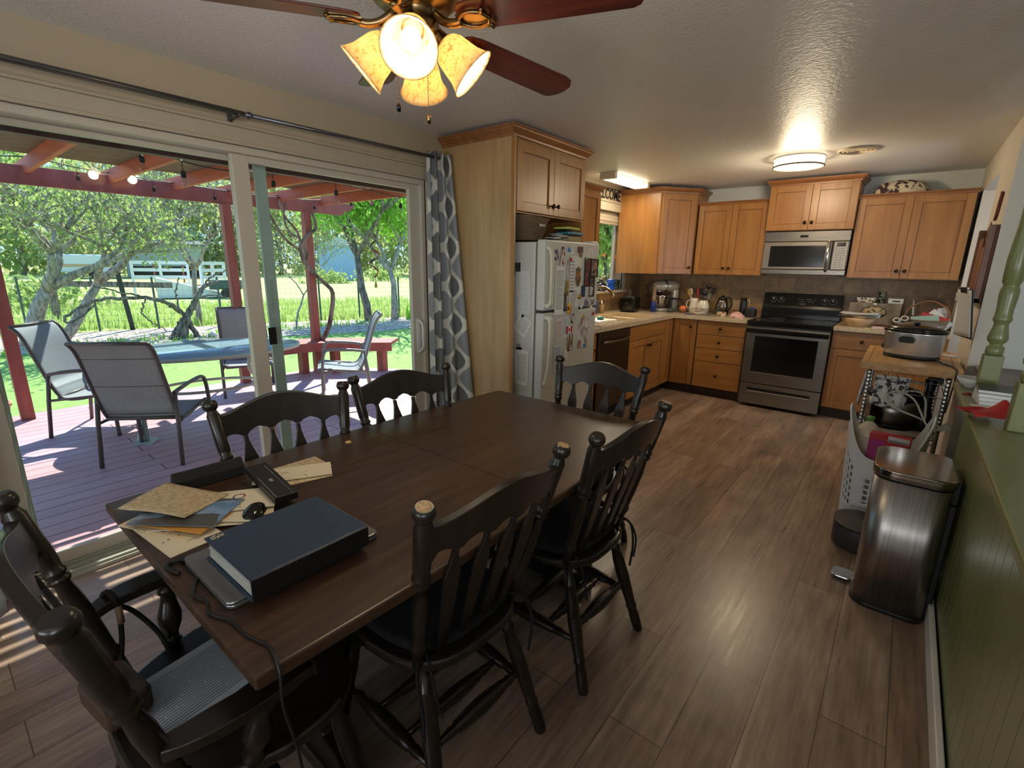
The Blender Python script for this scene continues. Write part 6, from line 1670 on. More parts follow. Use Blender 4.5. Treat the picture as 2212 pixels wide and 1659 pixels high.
for i in range(9):
    xx = x0 + (x1 - x0) * i / 8
    bk.tube([(xx, y0, 0.80), (xx, y0, 0.72), (xx, y1, 0.72)], 0.0018, 4)
bk.build('wire_drawer', M_CHROME, t)
# slow cooker
t = thing('slow_cooker', 'oval stainless slow cooker with black lid on the butcher block cart', 'slow cooker', (0.085, 4.03, KZ + 0.0008), R(-16))
t.scale = (0.80, 0.80, 0.96)
SXY = Matrix.Diagonal((1.0, 0.74, 1, 1))
MB().lathe([(0.180, 0), (0.186, 0.012), (0.186, 0.02)], 48, SXY).build('base_ring', M_BLACK, t)
MB().lathe([(0.180, 0.02), (0.188, 0.03), (0.200, 0.165), (0.202, 0.172)], 48, SXY).build('steel_body', mat('bright_cooker_steel', C(206, 204, 200), 0.24, 0.72), t)
MB().lathe([(0.196, 0.172), (0.207, 0.176), (0.207, 0.186), (0.197, 0.192), (0.19, 0.188)], 48, SXY, cap=False).build('crock_rim', M_BLACKG, t)
MB().lathe([(0.192, 0.188), (0.188, 0.198), (0.13, 0.212), (0.05, 0.220), (0, 0.221)], 48, SXY).build('lid', M_BLACKG, t)
MB().lathe([(0.012, 0.218), (0.014, 0.224), (0.024, 0.229), (0.022, 0.236), (0, 0.237)], 20).build('lid_knob', M_BLACK, t)
for s in (-1, 1):
    MB().prism(rrect(0.10, 0.04, 0.018), 0, 0.03, T((0.0, s * 0.146, 0.13)) @ (RX90 if s < 0 else Matrix.Rotation(R(-90), 4, 'X'))).build('side_handle', M_BLACK, t, bevel=0.006)
MB().lathe([(0.018, 0), (0.018, 0.012), (0.012, 0.014)], 16, T((-0.19, -0.0, 0.06)) @ Matrix.Rotation(R(-90), 4, 'Y')).build('control_knob', M_BLACK, t)
tag(MB().tube(bez([(0.20, 3.93, KZ + 0.02), (0.235, 3.86, KZ + 0.006), (0.275, 3.80, KZ + 0.005), (0.29, 3.70, KZ + 0.005), (0.292, 3.645, KZ + 0.004), (0.292, 3.634, KZ - 0.02), (0.29, 3.633, KZ - 0.10), (0.285, 3.66, KZ - 0.25)], 40), 0.004, 8).build('power_cord', M_CORD), 'black power cord of the slow cooker over the cart edge', 'cord')
tag(MB().prism(rrect(0.05, 0.10, 0.02), 0, 0.012).build('phone_charger', PLAIN, bevel=0.005, loc=(0.285, 4.25, KZ + 0.0006), rot=(0, 0, R(60))), 'small white object at the back right corner of the cart', 'gadget')
# pressure cooker on the middle shelf
t = thing('pressure_cooker', 'black and steel electric pressure cooker on the cart shelf', 'pressure cooker', (0.05, 3.92, 0.463), R(10))
MB().lathe([(0.135, 0), (0.142, 0.02), (0.142, 0.03)], 36).build('base', M_BLACK, t)
MB().lathe([(0.14, 0.03), (0.142, 0.19)], 36).build('steel_body', M_STEELV, t)
MB().lathe([(0.146, 0.19), (0.15, 0.20), (0.146, 0.215), (0.12, 0.245), (0.06, 0.262), (0, 0.265)], 36).build('lid', M_BLACK, t)
MB().box(-0.05, 0.05, -0.015, 0.015, 0.26, 0.29).build('lid_handle', M_BLACK, t, bevel=0.01)
MB().box(-0.135, -0.075, -0.15, -0.115, 0.03, 0.18).build('control_panel', M_BLACKG, t, bevel=0.006)
tag(MB().tube(bez([(0.05, 3.82, 0.78), (0.12, 3.78, 0.785), (0.17, 3.80, 0.78), (0.14, 3.86, 0.775), (0.05, 3.85, 0.77), (0.02, 3.78, 0.75), (0.08, 3.74, 0.735), (0.16, 3.74, 0.735), (0.19, 3.70, 0.70), (0.20, 3.66, 0.64), (0.20, 3.62, 0.60), (0.16, 3.60, 0.615), (0.08, 3.60, 0.64), (0.02, 3.62, 0.67), (0.01, 3.66, 0.71), (0.06, 3.68, 0.735), (0.14, 3.66, 0.70), (0.20, 3.60, 0.60), (0.235, 3.56, 0.56), (0.27, 3.54, 0.575)], 130), 0.0055, 8)
    .cbox((0, 0, 0), (0.028, 0.022, 0.05), T((0.285, 3.53, 0.595)) @ Euler((0.3, 0.7, 0)).to_matrix().to_4x4()).build('extension_cord', M_CORDW), 'coiled off-white extension cord with plug hanging on the cart', 'cord')
t = thing('stick_blender', 'tall black appliance behind the pressure cooker on the cart shelf', 'appliance', (0.21, 3.90, 0.463))
MB().lathe([(0.045, 0), (0.04, 0.10), (0.028, 0.14), (0.024, 0.26), (0.032, 0.33)], 20).box(-0.02, 0.055, -0.018, 0.018, 0.31, 0.345).build('body', M_BLACK, t, bevel=0.004)
b = MB().grid(lambda u, v: (0.02 + (u - .5) * 0.17, 3.712 + 0.012 * math.sin(14 * u) * (1.2 - v), 0.62 + 0.20 * v), 20, 8)
tag(b.build('dish_towel', mat('leafy_print_towel', C(206, 204, 200), 0.9, fn=speck(C(72, 70, 78), C(214, 212, 208), 32, 2, lo=0.44, hi=0.48)), solid=0.003), 'white towel with a dark leaf print hung from the cart top', 'towel')
b = MB().grid(lambda u, v: (-0.115 - 0.02 * (1 - v) + 0.008 * math.sin(9 * u), 3.74 + 0.12 * u, 0.60 + 0.22 * v + 0.015 * math.sin(5 * u) * (1 - v)), 12, 8)
tag(b.build('dish_towel', mat('pale_floral_towel', C(206, 206, 210), 0.9, fn=speck(C(150, 150, 170), C(216, 216, 218), 22, 2)), solid=0.003), 'pale floral towel hanging off the left side of the cart', 'towel')
t = thing('storage_tub', 'dark storage tub on the lowest cart shelf', 'tub', (0.10, 3.98, 0.143))
MB().prism(rrect(0.26, 0.40, 0.03), 0, 0.20).build('tub', M_BLACK, t, bevel=0.006)
# ledge things
LZ = 0.9328
books = [('lowest white paperback of the stack beside the green post', C(206, 204, 200)), ('second white paperback up in the ledge stack', C(190, 190, 190)), ('third white paperback up in the ledge stack', C(214, 212, 208)), ('black covered book topping the ledge stack', C(30, 30, 32))]
z = LZ
for i, (lb, c_) in enumerate(books):
    t = thing('paperback_book', lb, 'book', (0.345, 2.70 + 0.004 * i, z), R(3 - 2 * i), 'stack of books on the ledge')
    MB().box(-0.055, 0.055, -0.085, 0.085, 0, 0.0015).box(-0.055, 0.055, -0.085, 0.085, 0.0125, 0.014).box(0.0535, 0.055, -0.085, 0.085, 0, 0.014).build('cover', mat('book_cover_%d' % i if False else lb.split(' ')[0] + '_book_cover', c_, 0.4), t)
    MB().box(-0.053, 0.0535, -0.082, 0.082, 0.0015, 0.0125).build('pages', PLAIN, t)
    z += 0.0145
t = thing('white_bowl', 'stacked white bowls on the ledge beside the farther post', 'bowl', (0.30, 2.985, LZ))
MB().lathe([(0.025, 0), (0.045, 0.02), (0.058, 0.045), (0.055, 0.045), (0.042, 0.022), (0, 0.006)], 26, cap=False).build('bowl', M_WPLAST, t)
b = MB()
def redfn(u, v):
    x = (u - .5) * 0.11; y = (v - .5) * 0.15
    return (x, y, 0.008 + 0.007 * math.sin(5 * u + 4 * v) + 0.005 * math.sin(8 * v - 3 * u) + 0.05 * u ** 3 * math.sin(PI * min(1, v + 0.15)))
b.grid(redfn, 22, 22)
tag(b.build('red_cloth', mat('red_napkin_cloth', C(176, 36, 36), 0.8), loc=(0.285, 2.38, LZ + 0.010), rot=(0, 0, R(20)), solid=0.002), 'crumpled red cloth draped on the green ledge', 'cloth')
tag(MB().box(-0.045, 0.045, -0.03, 0.03, 0, 0.0015).build('paper_slip', PLAIN, loc=(0.315, 2.575, LZ), rot=(0, 0, R(10))), 'white paper slip on the ledge in front of the books', 'paper')
tag(MB().lathe([(0.018, 0), (0.012, 0.008), (0, 0.009)], 14).build('red_button', mat('rust_button', C(130, 46, 32), 0.5), loc=(0.275, 2.80, LZ)), 'small rust red disc on the ledge near the bowls', 'disc')
tag(MB().box(-0.03, 0.03, -0.045, 0.045, 0, 0.012).build('dark_phone', M_BLACK, loc=(0.30, 3.055, LZ), bevel=0.003), 'small black gadget at the far end of the green ledge', 'gadget')
# wall rack, clipboard, keys on the right wall
t = thing('letter_rack', 'carved reddish wooden letter rack hanging on the right wall', 'rack', (XR - 0.001, 4.42, 1.26), R(-90))
MRK = mat('reddish_antique_wood', C(116, 74, 56), 0.45, fn=grain(C(92, 54, 42), C(120, 78, 58), C(146, 104, 78), 2, 2.2, 8))
MB().box(-0.30, 0.30, -0.012, 0, 0.0, 0.46).build('back_board', MRK, t, bevel=0.003)
MB().box(-0.30, -0.26, -0.045, -0.012, 0.0, 0.46).box(0.26, 0.30, -0.045, -0.012, 0.0, 0.46).box(-0.30, 0.30, -0.05, -0.012, 0.0, 0.03).build('frame', MRK, t, bevel=0.004)
MB().box(-0.25, -0.02, -0.035, -0.025, 0.04, 0.40).box(0.02, 0.25, -0.035, -0.025, 0.04, 0.34).build('pocket_panel', MRK, t, bevel=0.004)
t = thing('key_hook', 'reddish wooden ornament with keys above the letter rack', 'key hook', (XR - 0.001, 4.36, 1.74), R(-90))
MB().prism([(-0.05, 0.0), (0.0, 0.03), (0.035, 0.12), (0.06, 0.16), (0.03, 0.15), (0.02, 0.17), (-0.01, 0.12), (-0.03, 0.06)], -0.0, 0.015, T((0, -0.0, 0.02)) @ RX90).build('carving', mat('rust_carving', C(120, 56, 40), 0.5), t, bevel=0.002)
kk = MB()
for i, (x, z) in enumerate(((-0.03, -0.0), (-0.02, -0.03), (0.0, -0.01), (-0.045, -0.035))):
    kk.tube([(x + 0.012 * math.cos(a), -0.02 - 0.002 * i, z + 0.014 * math.sin(a)) for a in [2 * PI * j / 12 for j in range(12)]], 0.002, 5, True)
    kk.box(x - 0.003, x + 0.003, -0.022 - 0.002 * i, -0.019 - 0.002 * i, z - 0.05, z - 0.012)
kk.build('keys', M_BLACKG, t)
t = thing('clipboard', 'black clipboard with white sheets hanging below the letter rack', 'clipboard', (XR - 0.04, 4.08, 1.05), R(-76))
MB().box(-0.105, 0.105, -0.004, 0, 0, 0.30).build('board', M_BLACK, t, rot=(R(9), 0, 0))
sh = MB().grid(lambda u, v: ((u - .5) * 0.195, -0.008 - 0.02 * (1 - v) ** 2 * (1 - u), 0.012 + 0.28 * v), 10, 10).build('sheets', papermat('clip_sheet', C(208, 208, 206), C(150, 150, 150), 22, 0.3), t, rot=(R(9), 0, 0), solid=0.002)
MB().box(-0.05, 0.05, -0.014, -0.002, 0.275, 0.31).build('clip', M_CHROME, t, rot=(R(9), 0, 0), bevel=0.003)
tag(MB().box(-0.011, 0.0, -0.04, 0.04, -0.06, 0.06).box(-0.016, -0.011, -0.006, 0.006, -0.012, 0.012).build('light_switch', M_WHITE, loc=(XR - 0.0005, 6.02, 1.25), bevel=0.002), 'white light switch on the right wall beside the cabinet', 'light switch')
# ------------------------------------------------------------------ outdoors: deck, pergola, furniture
DK = -0.12
XO = XL - 0.14
dk_ = MB().prism([(XO - 0.022, -4.5), (XO - 0.022, 4.75), (-5.45, 4.75), (-6.72, 3.95), (-6.80, 3.0), (-6.86, -4.5)], DK - 0.03, DK).build('deck', M_DECK)
tag(dk_, 'weathered red painted wooden deck outside the sliding door', 'deck')
MB().prism([(XO - 0.03, 4.75), (-5.45, 4.75), (-6.72, 3.95), (-6.80, 3.0), (-6.86, -4.5), (-6.83, -4.5), (-6.77, 3.0), (-6.69, 3.94), (-5.45, 4.72), (XO - 0.03, 4.72)], -0.40, DK - 0.03).build('rim_joist', M_REDWOOD, dk_)
G = -0.36
def ground(name, x0, x1, y0, y1, m, z=G, amp=0.0, nx=2, ny=2):
    b = MB()
    return b.grid(lambda u, v: (x0 + (x1 - x0) * u, y0 + (y1 - y0) * v, z + amp * math.sin(u * 31 + v * 17) * math.cos(v * 23)), nx, ny)
struct(MB().box(-190, -2.0, -90, 160, G - 0.3, G - 0.05).build('ground', M_FIELD), 'pale spring pasture')
struct(MB().prism([(-2.9, -14), (-2.9, 20), (-10.3, 20), (-10.9, 8), (-12.4, 4.2), (-12.9, 1.0), (-13.2, -14)], G - 0.06, G).build('lawn', M_LAWN), 'green mown lawn')
struct(MB().prism([(-10.3, 20), (-10.9, 8), (-12.4, 4.2), (-12.9, 1.0), (-13.2, -14), (-16.6, -14), (-15.6, 3.5), (-13.6, 9.3), (-12.6, 20)], G - 0.06, G + 0.01).build('mulch_bed', M_MULCH), 'bed of bark mulch')
random.seed(21)
def blades(name, label, cat, n, area, h0, h1, m, kind='stuff', zz=G):
    b = MB()
    vs = []; fs = []
    for i in range(n):
        x, y = area()
        h = random.uniform(h0, h1); a = random.uniform(0, PI); w_ = random.uniform(0.012, 0.03) * (1 + h)
        lx = random.uniform(-0.3, 0.3) * h; ly = random.uniform(-0.3, 0.3) * h
        o = len(vs)
        vs += [(x - w_ * math.cos(a), y - w_ * math.sin(a), zz), (x + w_ * math.cos(a), y + w_ * math.sin(a), zz), (x + lx, y + ly, zz + h)]
        fs.append((o, o + 1, o + 2))
    b.add(vs, fs)
    return tag(b.build(name, m), label, cat, kind=kind)
def ar(x0, x1, y0, y1):
    return lambda: (random.uniform(x0, x1), random.uniform(y0, y1))
def band():
    y = random.uniform(-4, 16)
    xm = -15.8 + (y - 3.5) * 0.36
    return (xm - random.random() ** 1.5 * 9, y)
blades('tall_grass', 'tall pale green grass along the wire fence behind the mulch bed', 'grass', 14000, band, 0.06, 0.30, M_TALLG)

# pergola
pg_ = thing('pergola', 'rust red pergola roof with slatted cover over the deck', 'pergola', (0, 0, 0))
BX = -6.6
for y in (0.56, 2.63, 3.66, -2.4):
    MB().box(BX - 0.05, BX + 0.05, y - 0.05, y + 0.05, DK, 2.10).build('post', M_REDWOOD, pg_, bevel=0.003)
MB().prism([(-4.0, 2.10), (4.22, 2.10), (4.26, 2.16), (4.34, 2.16), (4.36, 2.20), (4.42, 2.22), (4.42, 2.27), (-4.0, 2.27)], BX - 0.02, BX + 0.02, Matrix(((0, 0, 1, 0), (1, 0, 0, 0), (0, 1, 0, 0), (0, 0, 0, 1)))).build('beam', M_REDWOOD, pg_, bevel=0.003)
for i, y in enumerate((-2.3, -1.6, -1.0, -0.4, 0.28, 0.92, 1.55, 2.12, 2.7, 3.3, 3.9)):
    r_ = MB().box(-7.0, -3.05, y - 0.02, y + 0.02, 0, 0.12).build('rafter', M_REDWOODX, pg_, bevel=0.002)
    r_.location = (0, 0, 2.205)
sl = MB()
x = -6.22
i = 0
while x < -3.2:
    sl.box(x, x + 0.052, -3.0, 4.05, 2.326, 2.338)
    x += 0.060 if x < -5.12 else 0.088; i += 1
sl.build('slat_cover', M_SLAT, pg_)
tag(MB().box(-3.55, -3.49, -3.2, 4.2, 2.03, 2.10).box(-3.49, XO - 0.025, -3.2, 4.2, 2.09, 2.10).build('header_board', mat('dark_plum_stain', C(96, 66, 68), 0.6)), 'dark plum header board running above the glass door outside', 'board')
struct(MB().box(XO - 0.02, XO, -4.5, DY0, -0.4, 2.6).box(XO - 0.02, XO, DY1, WY0, -0.4, 2.6).box(XO - 0.02, XO, DY0, DY1, DZ, 2.6).box(XO - 0.02, XO, WY1, 6.5, -0.4, 2.6).box(XO - 0.02, XO, WY0, WY1, -0.4, WZ0).box(XO - 0.02, XO, WY0, WY1, WZ1, 2.6).build('wall_outside', M_WALL))

# bench
bn = thing('deck_bench', 'low rust red wooden bench built around the corner pergola post', 'bench', (0, 0, 0))
MB().prism([(-6.95, 2.85), (-6.52, 2.85), (-6.46, 3.52), (-6.88, 3.72)], 0.28, 0.325).build('seat_board', M_REDWOOD, bn, bevel=0.004)
MB().prism([(-6.88, 3.73), (-6.46, 3.53), (-5.72, 4.32), (-5.98, 4.66)], 0.28, 0.325).build('seat_board', M_REDWOOD, bn, bevel=0.004)
MB().prism([(-6.52, 2.85), (-6.48, 2.85), (-6.42, 3.51), (-6.46, 3.52)], 0.20, 0.325).prism([(-6.46, 3.53), (-6.42, 3.51), (-5.68, 4.30), (-5.72, 4.32)], 0.20, 0.325).build('front_rail', M_REDWOOD, bn)
for x, y in ((-6.66, 3.08), (-6.60, 3.44), (-6.36, 3.80), (-5.92, 4.30)):
    MB().box(x - 0.07, x + 0.07, y - 0.045, y + 0.045, DK, 0.28).build('leg', M_REDWOOD, bn, bevel=0.003)

# patio chairs
def sling_chair(name, label, mback, mframe, slope=0.0):
    """high-back sling chair, sitter looks to +y"""
    t = thing(name, label, 'chair')
    t['group'] = 'sling chairs on the deck'
    W2 = 0.255
    side = [(0.27, 0.36), (0.24, 0.385), (0.10, 0.37), (-0.06, 0.345), (-0.16, 0.35), (-0.21, 0.40), (-0.26, 0.52), (-0.325, 0.72), (-0.37, 0.86), (-0.41, 0.94), (-0.455, 0.985)]
    P = bez([(0, y, z) for y, z in side], 50)
    for s in (-1, 1):
        MB().tube([(s * W2, p.y, p.z) for p in P], 0.014, 8).build('side_rail', mframe, t)
    b = MB()
    m = len(P) - 1
    b.grid(lambda u, v: (-W2 + 2 * W2 * u, P[min(m, int(v * m))].y + 0.012 * math.sin(PI * u) * (-1 if v > 0.5 else 0), P[min(m, int(v * m))].z - 0.012 * math.sin(PI * u) * (1 if v < 0.5 else 0)), 12, m)
    sl_ = b.build('sling', mback, t, solid=0.006)
    sm_ = MB()
    for q in (0.50, 0.66, 0.80):
        p = P[int(q * m)]
        sm_.tube([(-W2, p.y - 0.004, p.z), (0, p.y - 0.016, p.z), (W2, p.y - 0.004, p.z)], 0.004, 5)
    sm_.build('seam', mframe, sl_)
    MB().tube([(-W2, -0.455, 0.985), (W2, -0.455, 0.985)], 0.013, 8).tube([(-W2, 0.27, 0.36), (W2, 0.27, 0.36)], 0.013, 8).tube([(-W2, -0.20, 0.36), (W2, -0.20, 0.36)], 0.016, 8).build('crossbar', mframe, t)
    for s in (-1, 1):
        fl_ = [(s * 0.30, 0.235, 0.0), (s * 0.295, 0.225, 0.35), (s * 0.295, 0.20, 0.55), (s * 0.29, 0.15, 0.605), (s * 0.285, 0.0, 0.605), (s * 0.28, -0.15, 0.59), (s * 0.27, -0.25, 0.57)]
        MB().tube(bez(fl_, 36), 0.016, 8).build('arm_and_front_leg', mframe, t)
        MB().tube([(s * 0.285, -0.31, 0.0), (s * 0.28, -0.27, 0.34), (s * 0.27, -0.24, 0.56)], 0.016, 8).build('rear_leg', mframe, t)
        MB().tube([(s * 0.285, 0.23, 0.34), (s * 0.26, 0.1, 0.37), (s * 0.26, -0.1, 0.35), (s * 0.283, -0.27, 0.34)], 0.012, 8).build('seat_rail', mframe, t)
    return t
pB = sling_chair('patio_chair', 'taupe sling patio chair seen from behind, nearest the glass door', M_SLING, M_PATIO)
pB.location = (-4.60, 1.25, DK); 
# faces away from the camera: rear legs toward camera
def face(o, x, y, deg):
    o.location = (x, y, DK); o.rotation_euler = (0, 0, R(deg))
face(pB, -4.62, 1.14, 47)
pA = sling_chair('patio_chair', 'blue-grey sling patio chair beside the left pergola post', M_SLINGF, M_PATIO)
face(pA, -5.75, 1.02, -40)
pC = dup(pB, (-6.12, 2.50, DK), R(-108), 'blue-grey sling patio chair on the far side of the glass table')
pD = sling_chair('patio_chair', 'pale blue-grey sling patio chair in profile on the right of the table', M_SLINGF, mat('grey_powder_coat', C(130, 134, 134), 0.4))
face(pD, -5.10, 3.14, 149)
# table
t = thing('patio_table', 'oval patio table with a pale blue glass top and cream frame', 'table', (-5.22, 1.74, DK), R(75))
ov = Matrix.Diagonal((0.86, 0.58, 1, 1))
MB().lathe([(0.97, 0.705), (1.0, 0.705), (1.0, 0.735), (0.97, 0.735)], 64, ov, cap=False).lathe([(0.97, 0.735), (0.97, 0.705)], 64, ov, cap=False).build('rim', M_CREAMCOAT, t)
MB().lathe([(0, 0.722), (0.972, 0.722), (0.972, 0.730), (0, 0.730)], 64, ov).build('glass_top', M_TABLEGLASS, t)
for sx in (-1, 1):
    for sy in (-1, 1):
        MB().tube(bez([(sx * 0.60, sy * 0.36, 0.0), (sx * 0.52, sy * 0.32, 0.25), (sx * 0.40, sy * 0.26, 0.45), (sx * 0.46, sy * 0.30, 0.71)], 20), 0.02, 8).build('leg', M_CREAMCOAT, t)
MB().tube([(0.44 * math.cos(a), 0.28 * math.sin(a), 0.36) for a in [2 * PI * i / 32 for i in range(32)]], 0.014, 8, True).build('ring_brace', M_CREAMCOAT, t)
# footed stand by the near chair
t = thing('umbrella_base', 'pale grey-green metal stand with a small base plate under the near chair', 'stand', (-5.0, 1.12, DK))
MB().lathe([(0.018, 0.0), (0.018, 0.55)], 14).build('tube', M_ALU, t)
MB().prism([(-0.16, 0), (0, -0.10), (0.12, 0), (0, 0.10)], 0, 0.01).build('base_plate', M_ALU, t)
t = thing('flower_pot', 'pale terracotta flower pot beyond the left pergola post', 'pot', (-6.78, 0.36, DK))
MB().lathe([(0.09, 0), (0.115, 0.13), (0.125, 0.13), (0.13, 0.17), (0.12, 0.17), (0.1, 0.13), (0, 0.12)], 28, cap=False).build('pot', mat('terracotta', C(196, 150, 120), 0.7), t)
# string lights
M_BGL = glassmat('string_bulb_glass', (0.9, 0.9, 0.88, 1), 1.5)
def string(label, pts, bulbs, drop=0.055):
    t = thing('string_lights', label, 'string lights', (0, 0, 0))
    MB().tube(bez(pts, 60), 0.005, 6).build('wire', M_CORD, t)
    for (x, y, z) in bulbs:
        s_ = MB().tube([(x, y, z), (x, y, z - drop)], 0.003, 5).lathe([(0.010, -0.035), (0.016, -0.032), (0.017, 0.0), (0.010, 0.015)], 12, T((x, y, z - drop - 0.02))).build('bulb_socket', M_BLACKM, t)
        MB().lathe([(0.0, -0.095), (0.012, -0.092), (0.022, -0.075), (0.021, -0.06), (0.013, -0.045), (0.012, -0.034)], 14, T((x, y, z - drop - 0.02))).build('glass_bulb', M_BGL, s_)
string('black wire of outdoor bulbs sagging close to the glass door', [(-4.2, -1.0, 2.22), (-4.2, 0.4, 2.17), (-4.2, 1.16, 2.20), (-4.2, 1.29, 2.19), (-4.2, 1.42, 2.13), (-4.2, 1.72, 2.11), (-4.2, 2.07, 2.15), (-4.2, 2.30, 2.17), (-4.2, 2.64, 2.145), (-4.2, 3.0, 2.12), (-4.2, 3.37, 2.10), (-4.2, 4.0, 2.16)],
       [(-4.2, 1.18, 2.19), (-4.2, 1.42, 2.125), (-4.2, 2.07, 2.145), (-4.2, 2.64, 2.14), (-4.2, 3.37, 2.10)])
string('black wire of outdoor bulbs strung along the far pergola beam', [(-6.52, -1.0, 2.36), (-6.52, 0.5, 2.31), (-6.52, 0.95, 2.34), (-6.52, 1.3, 2.30), (-6.52, 1.9, 2.27), (-6.52, 2.5, 2.25), (-6.52, 3.1, 2.24), (-6.52, 3.75, 2.26), (-6.52, 4.3, 2.36)],
       [(-6.52, 1.28, 2.29), (-6.52, 1.9, 2.26), (-6.52, 2.5, 2.24), (-6.52, 3.75, 2.25), (-6.52, 4.33, 2.35)])
# vine on the post
def limb(pts, r0, r1, n=36):
    P = bez(pts, n)
    return P, [r0 + (r1 - r0) * i / (len(P) - 1) for i in range(len(P))]
vn = thing('climbing_vine', 'bare twisting vine trunk climbing the corner pergola post', 'vine', (0, 0, 0))
b = MB()
for pts, r0, r1 in (
    ([(-6.55, 3.72, 0.33), (-6.50, 3.78, 0.45), (-6.5, 3.86, 0.65), (-6.5, 3.92, 1.0), (-6.5, 3.80, 1.15), (-6.5, 3.66, 1.28), (-6.5, 3.52, 1.45), (-6.5, 3.50, 1.65), (-6.5, 3.62, 1.8), (-6.5, 3.74, 1.9), (-6.5, 3.70, 2.1)], 0.035, 0.02),
    ([(-6.52, 3.52, 1.40), (-6.5, 3.58, 1.55), (-6.5, 3.50, 1.70), (-6.5, 3.45, 1.85), (-6.5, 3.32, 2.0), (-6.5, 3.25, 2.2)], 0.02, 0.012),
    ([(-6.52, 3.48, 1.60), (-6.5, 3.3, 1.72), (-6.5, 3.15, 1.95), (-6.5, 3.02, 2.25)], 0.02, 0.012),
    ([(-6.5, 3.5, 1.74), (-6.5, 3.36, 1.82), (-6.5, 3.30, 1.98), (-6.5, 3.34, 2.2)], 0.014, 0.01)):
    P, r_ = limb(pts, r0, r1)
    b.tube(P, r_, 8)
b.build('woody_stems', M_BARK, vn)
# hanging spinner
t = thing('wind_spinner', 'coloured twisting wind spinner hanging under the pergola corner', 'wind spinner', (-4.2, 3.02, 1.45))
MB().tube([(0, 0, 0.62), (0, 0, 0.25)], 0.0015, 4).build('cord', M_CORD, t)
b = MB()
b.grid(lambda u, v: ((0.02 + 0.035 * math.sin(PI * v)) * math.cos(5 * PI * v) * (1 if u > .5 else .75), (0.02 + 0.035 * math.sin(PI * v)) * math.sin(5 * PI * v) * (1 if u > .5 else .75), 0.25 - 0.42 * v + 0.02 * u), 1, 60)
b.build('spiral_vane', mat('rainbow_vane', C(120, 90, 80), 0.4, fn=speck(C(60, 90, 60), C(150, 60, 50), 8, 1)), t, solid=0.003)
MB().lathe([(0, -0.26), (0.012, -0.25), (0.016, -0.235), (0.0, -0.17)], 12).build('drop', mat('lime_drop', C(170, 190, 60), 0.3), t)
MB().prism([(0, 0), (0.03, 0.02), (0.02, -0.02), (0, -0.006), (-0.02, -0.02), (-0.03, 0.02)], 0, 0.003, T((0, 0, 0.56)) @ RX90).build('butterfly', mat('magenta_wing', C(190, 90, 170), 0.5), t)

# ------------------------------------------------------------------ trees
def leaves_mesh(centres, n, spread, size, rnd):
    vs = []; fs = []
    for i in range(n):
        c = rnd.choice(centres)
        d = Vector((rnd.gauss(0, 1), rnd.gauss(0, 1), rnd.gauss(0, 0.8))) * spread
        p = Vector(c) + d
        s = size * rnd.uniform(0.6, 1.4)
        q = Euler((rnd.uniform(0, 6.28), rnd.uniform(0, 6.28), rnd.uniform(0, 6.28))).to_matrix()
        o = len(vs)
        for a in ((-s, 0, 0), (0, -s * 0.5, 0), (s, 0, 0), (0, s * 0.5, 0)):
            vs.append(tuple(p + q @ Vector(a)))
        fs.append((o, o + 1, o + 2, o + 3))
    return MB().add(vs, fs)
def tree(name, label, x, y, h, r0, seed, lean=(0, 0), depth=4, mleaf=None, nleaf=3000, lsize=0.05, spread=0.35, mbark=None, split=0.35, group=None, z0=G, first=0.3, forks=3):
    rnd = random.Random(seed)
    t = thing(name, label, 'tree', (x, y, z0))
    if group: t['group'] = group
    b = MB(); tips = []
    def grow(p, d, L, r_, k):
        pts = [p]; q = p.copy(); dd = d.copy()
        m = 4
        for i in range(m):
            dd = (dd + Vector((rnd.gauss(0, 0.13), rnd.gauss(0, 0.13), rnd.gauss(0.03, 0.08)))).normalized()
            q = q + dd * (L / m)
            pts.append(q.copy())
        rr = [r_ * (1 - 0.35 * i / m) for i in range(m + 1)]
        b.tube(pts, rr, 8 if k > 2 else 5 if k > 0 else 3)
        if k == 0:
            tips.append(tuple(q)); tips.append(tuple(pts[2])); return
        if k <= 2:
            tips.append(tuple(pts[3]))
        nf = forks if k > 1 else 4
        for j in range(nf):
            a = 2 * PI * (j + rnd.random() * 0.7) / nf
            sp = rnd.uniform(0.45, 0.95) * (1.25 if k < 3 else 0.9)
            side = Vector((math.cos(a), math.sin(a), 0))
            nd = (dd + side * sp).normalized()
            st = pts[-1] if j == 0 or k > 3 else pts[rnd.choice((2, 3, 4))]
            grow(st, nd, L * rnd.uniform(0.62, 0.85), r_ * 0.6, k - 1)
    grow(Vector((0, 0, -0.05)), Vector((lean[0], lean[1], 1)).normalized(), h * first, r0, depth)
    b.build('trunk_and_branches', mbark or M_BARK, t)
    if nleaf:
        leaves_mesh(tips, nleaf, spread, lsize, rnd).build('foliage', mleaf or M_LEAF, t)
    return t
tree('tree', 'gnarled grey tree with spreading limbs at the left edge of the garden', -14.2, 1.45, 5.2, 0.17, 3, (0.1, 0.15), 5, M_LEAF, 3000, 0.045, 0.28, M_BARKL, first=0.26)
tree('tree', 'thick leaning limb tree just behind the left-hand garden tree', -14.35, 1.95, 4.6, 0.12, 18, (0.0, 0.62), 5, M_LEAF, 1800, 0.045, 0.25, M_BARKL, first=0.34)
tree('tree', 'pale slender tree with many upright branches in front of the barn', -15.6, 5.15, 5.0, 0.09, 7, (0, 0.02), 5, M_LEAFY, 2600, 0.04, 0.2, M_BARKL, first=0.32)
tree('tree', 'grey-barked tree wrapped in wire behind the pale reclining chair', -13.2, 9.15, 5.0, 0.13, 11, (0, -0.02), 5, M_LEAFY, 1300, 0.045, 0.22, M_BARK, first=0.42)
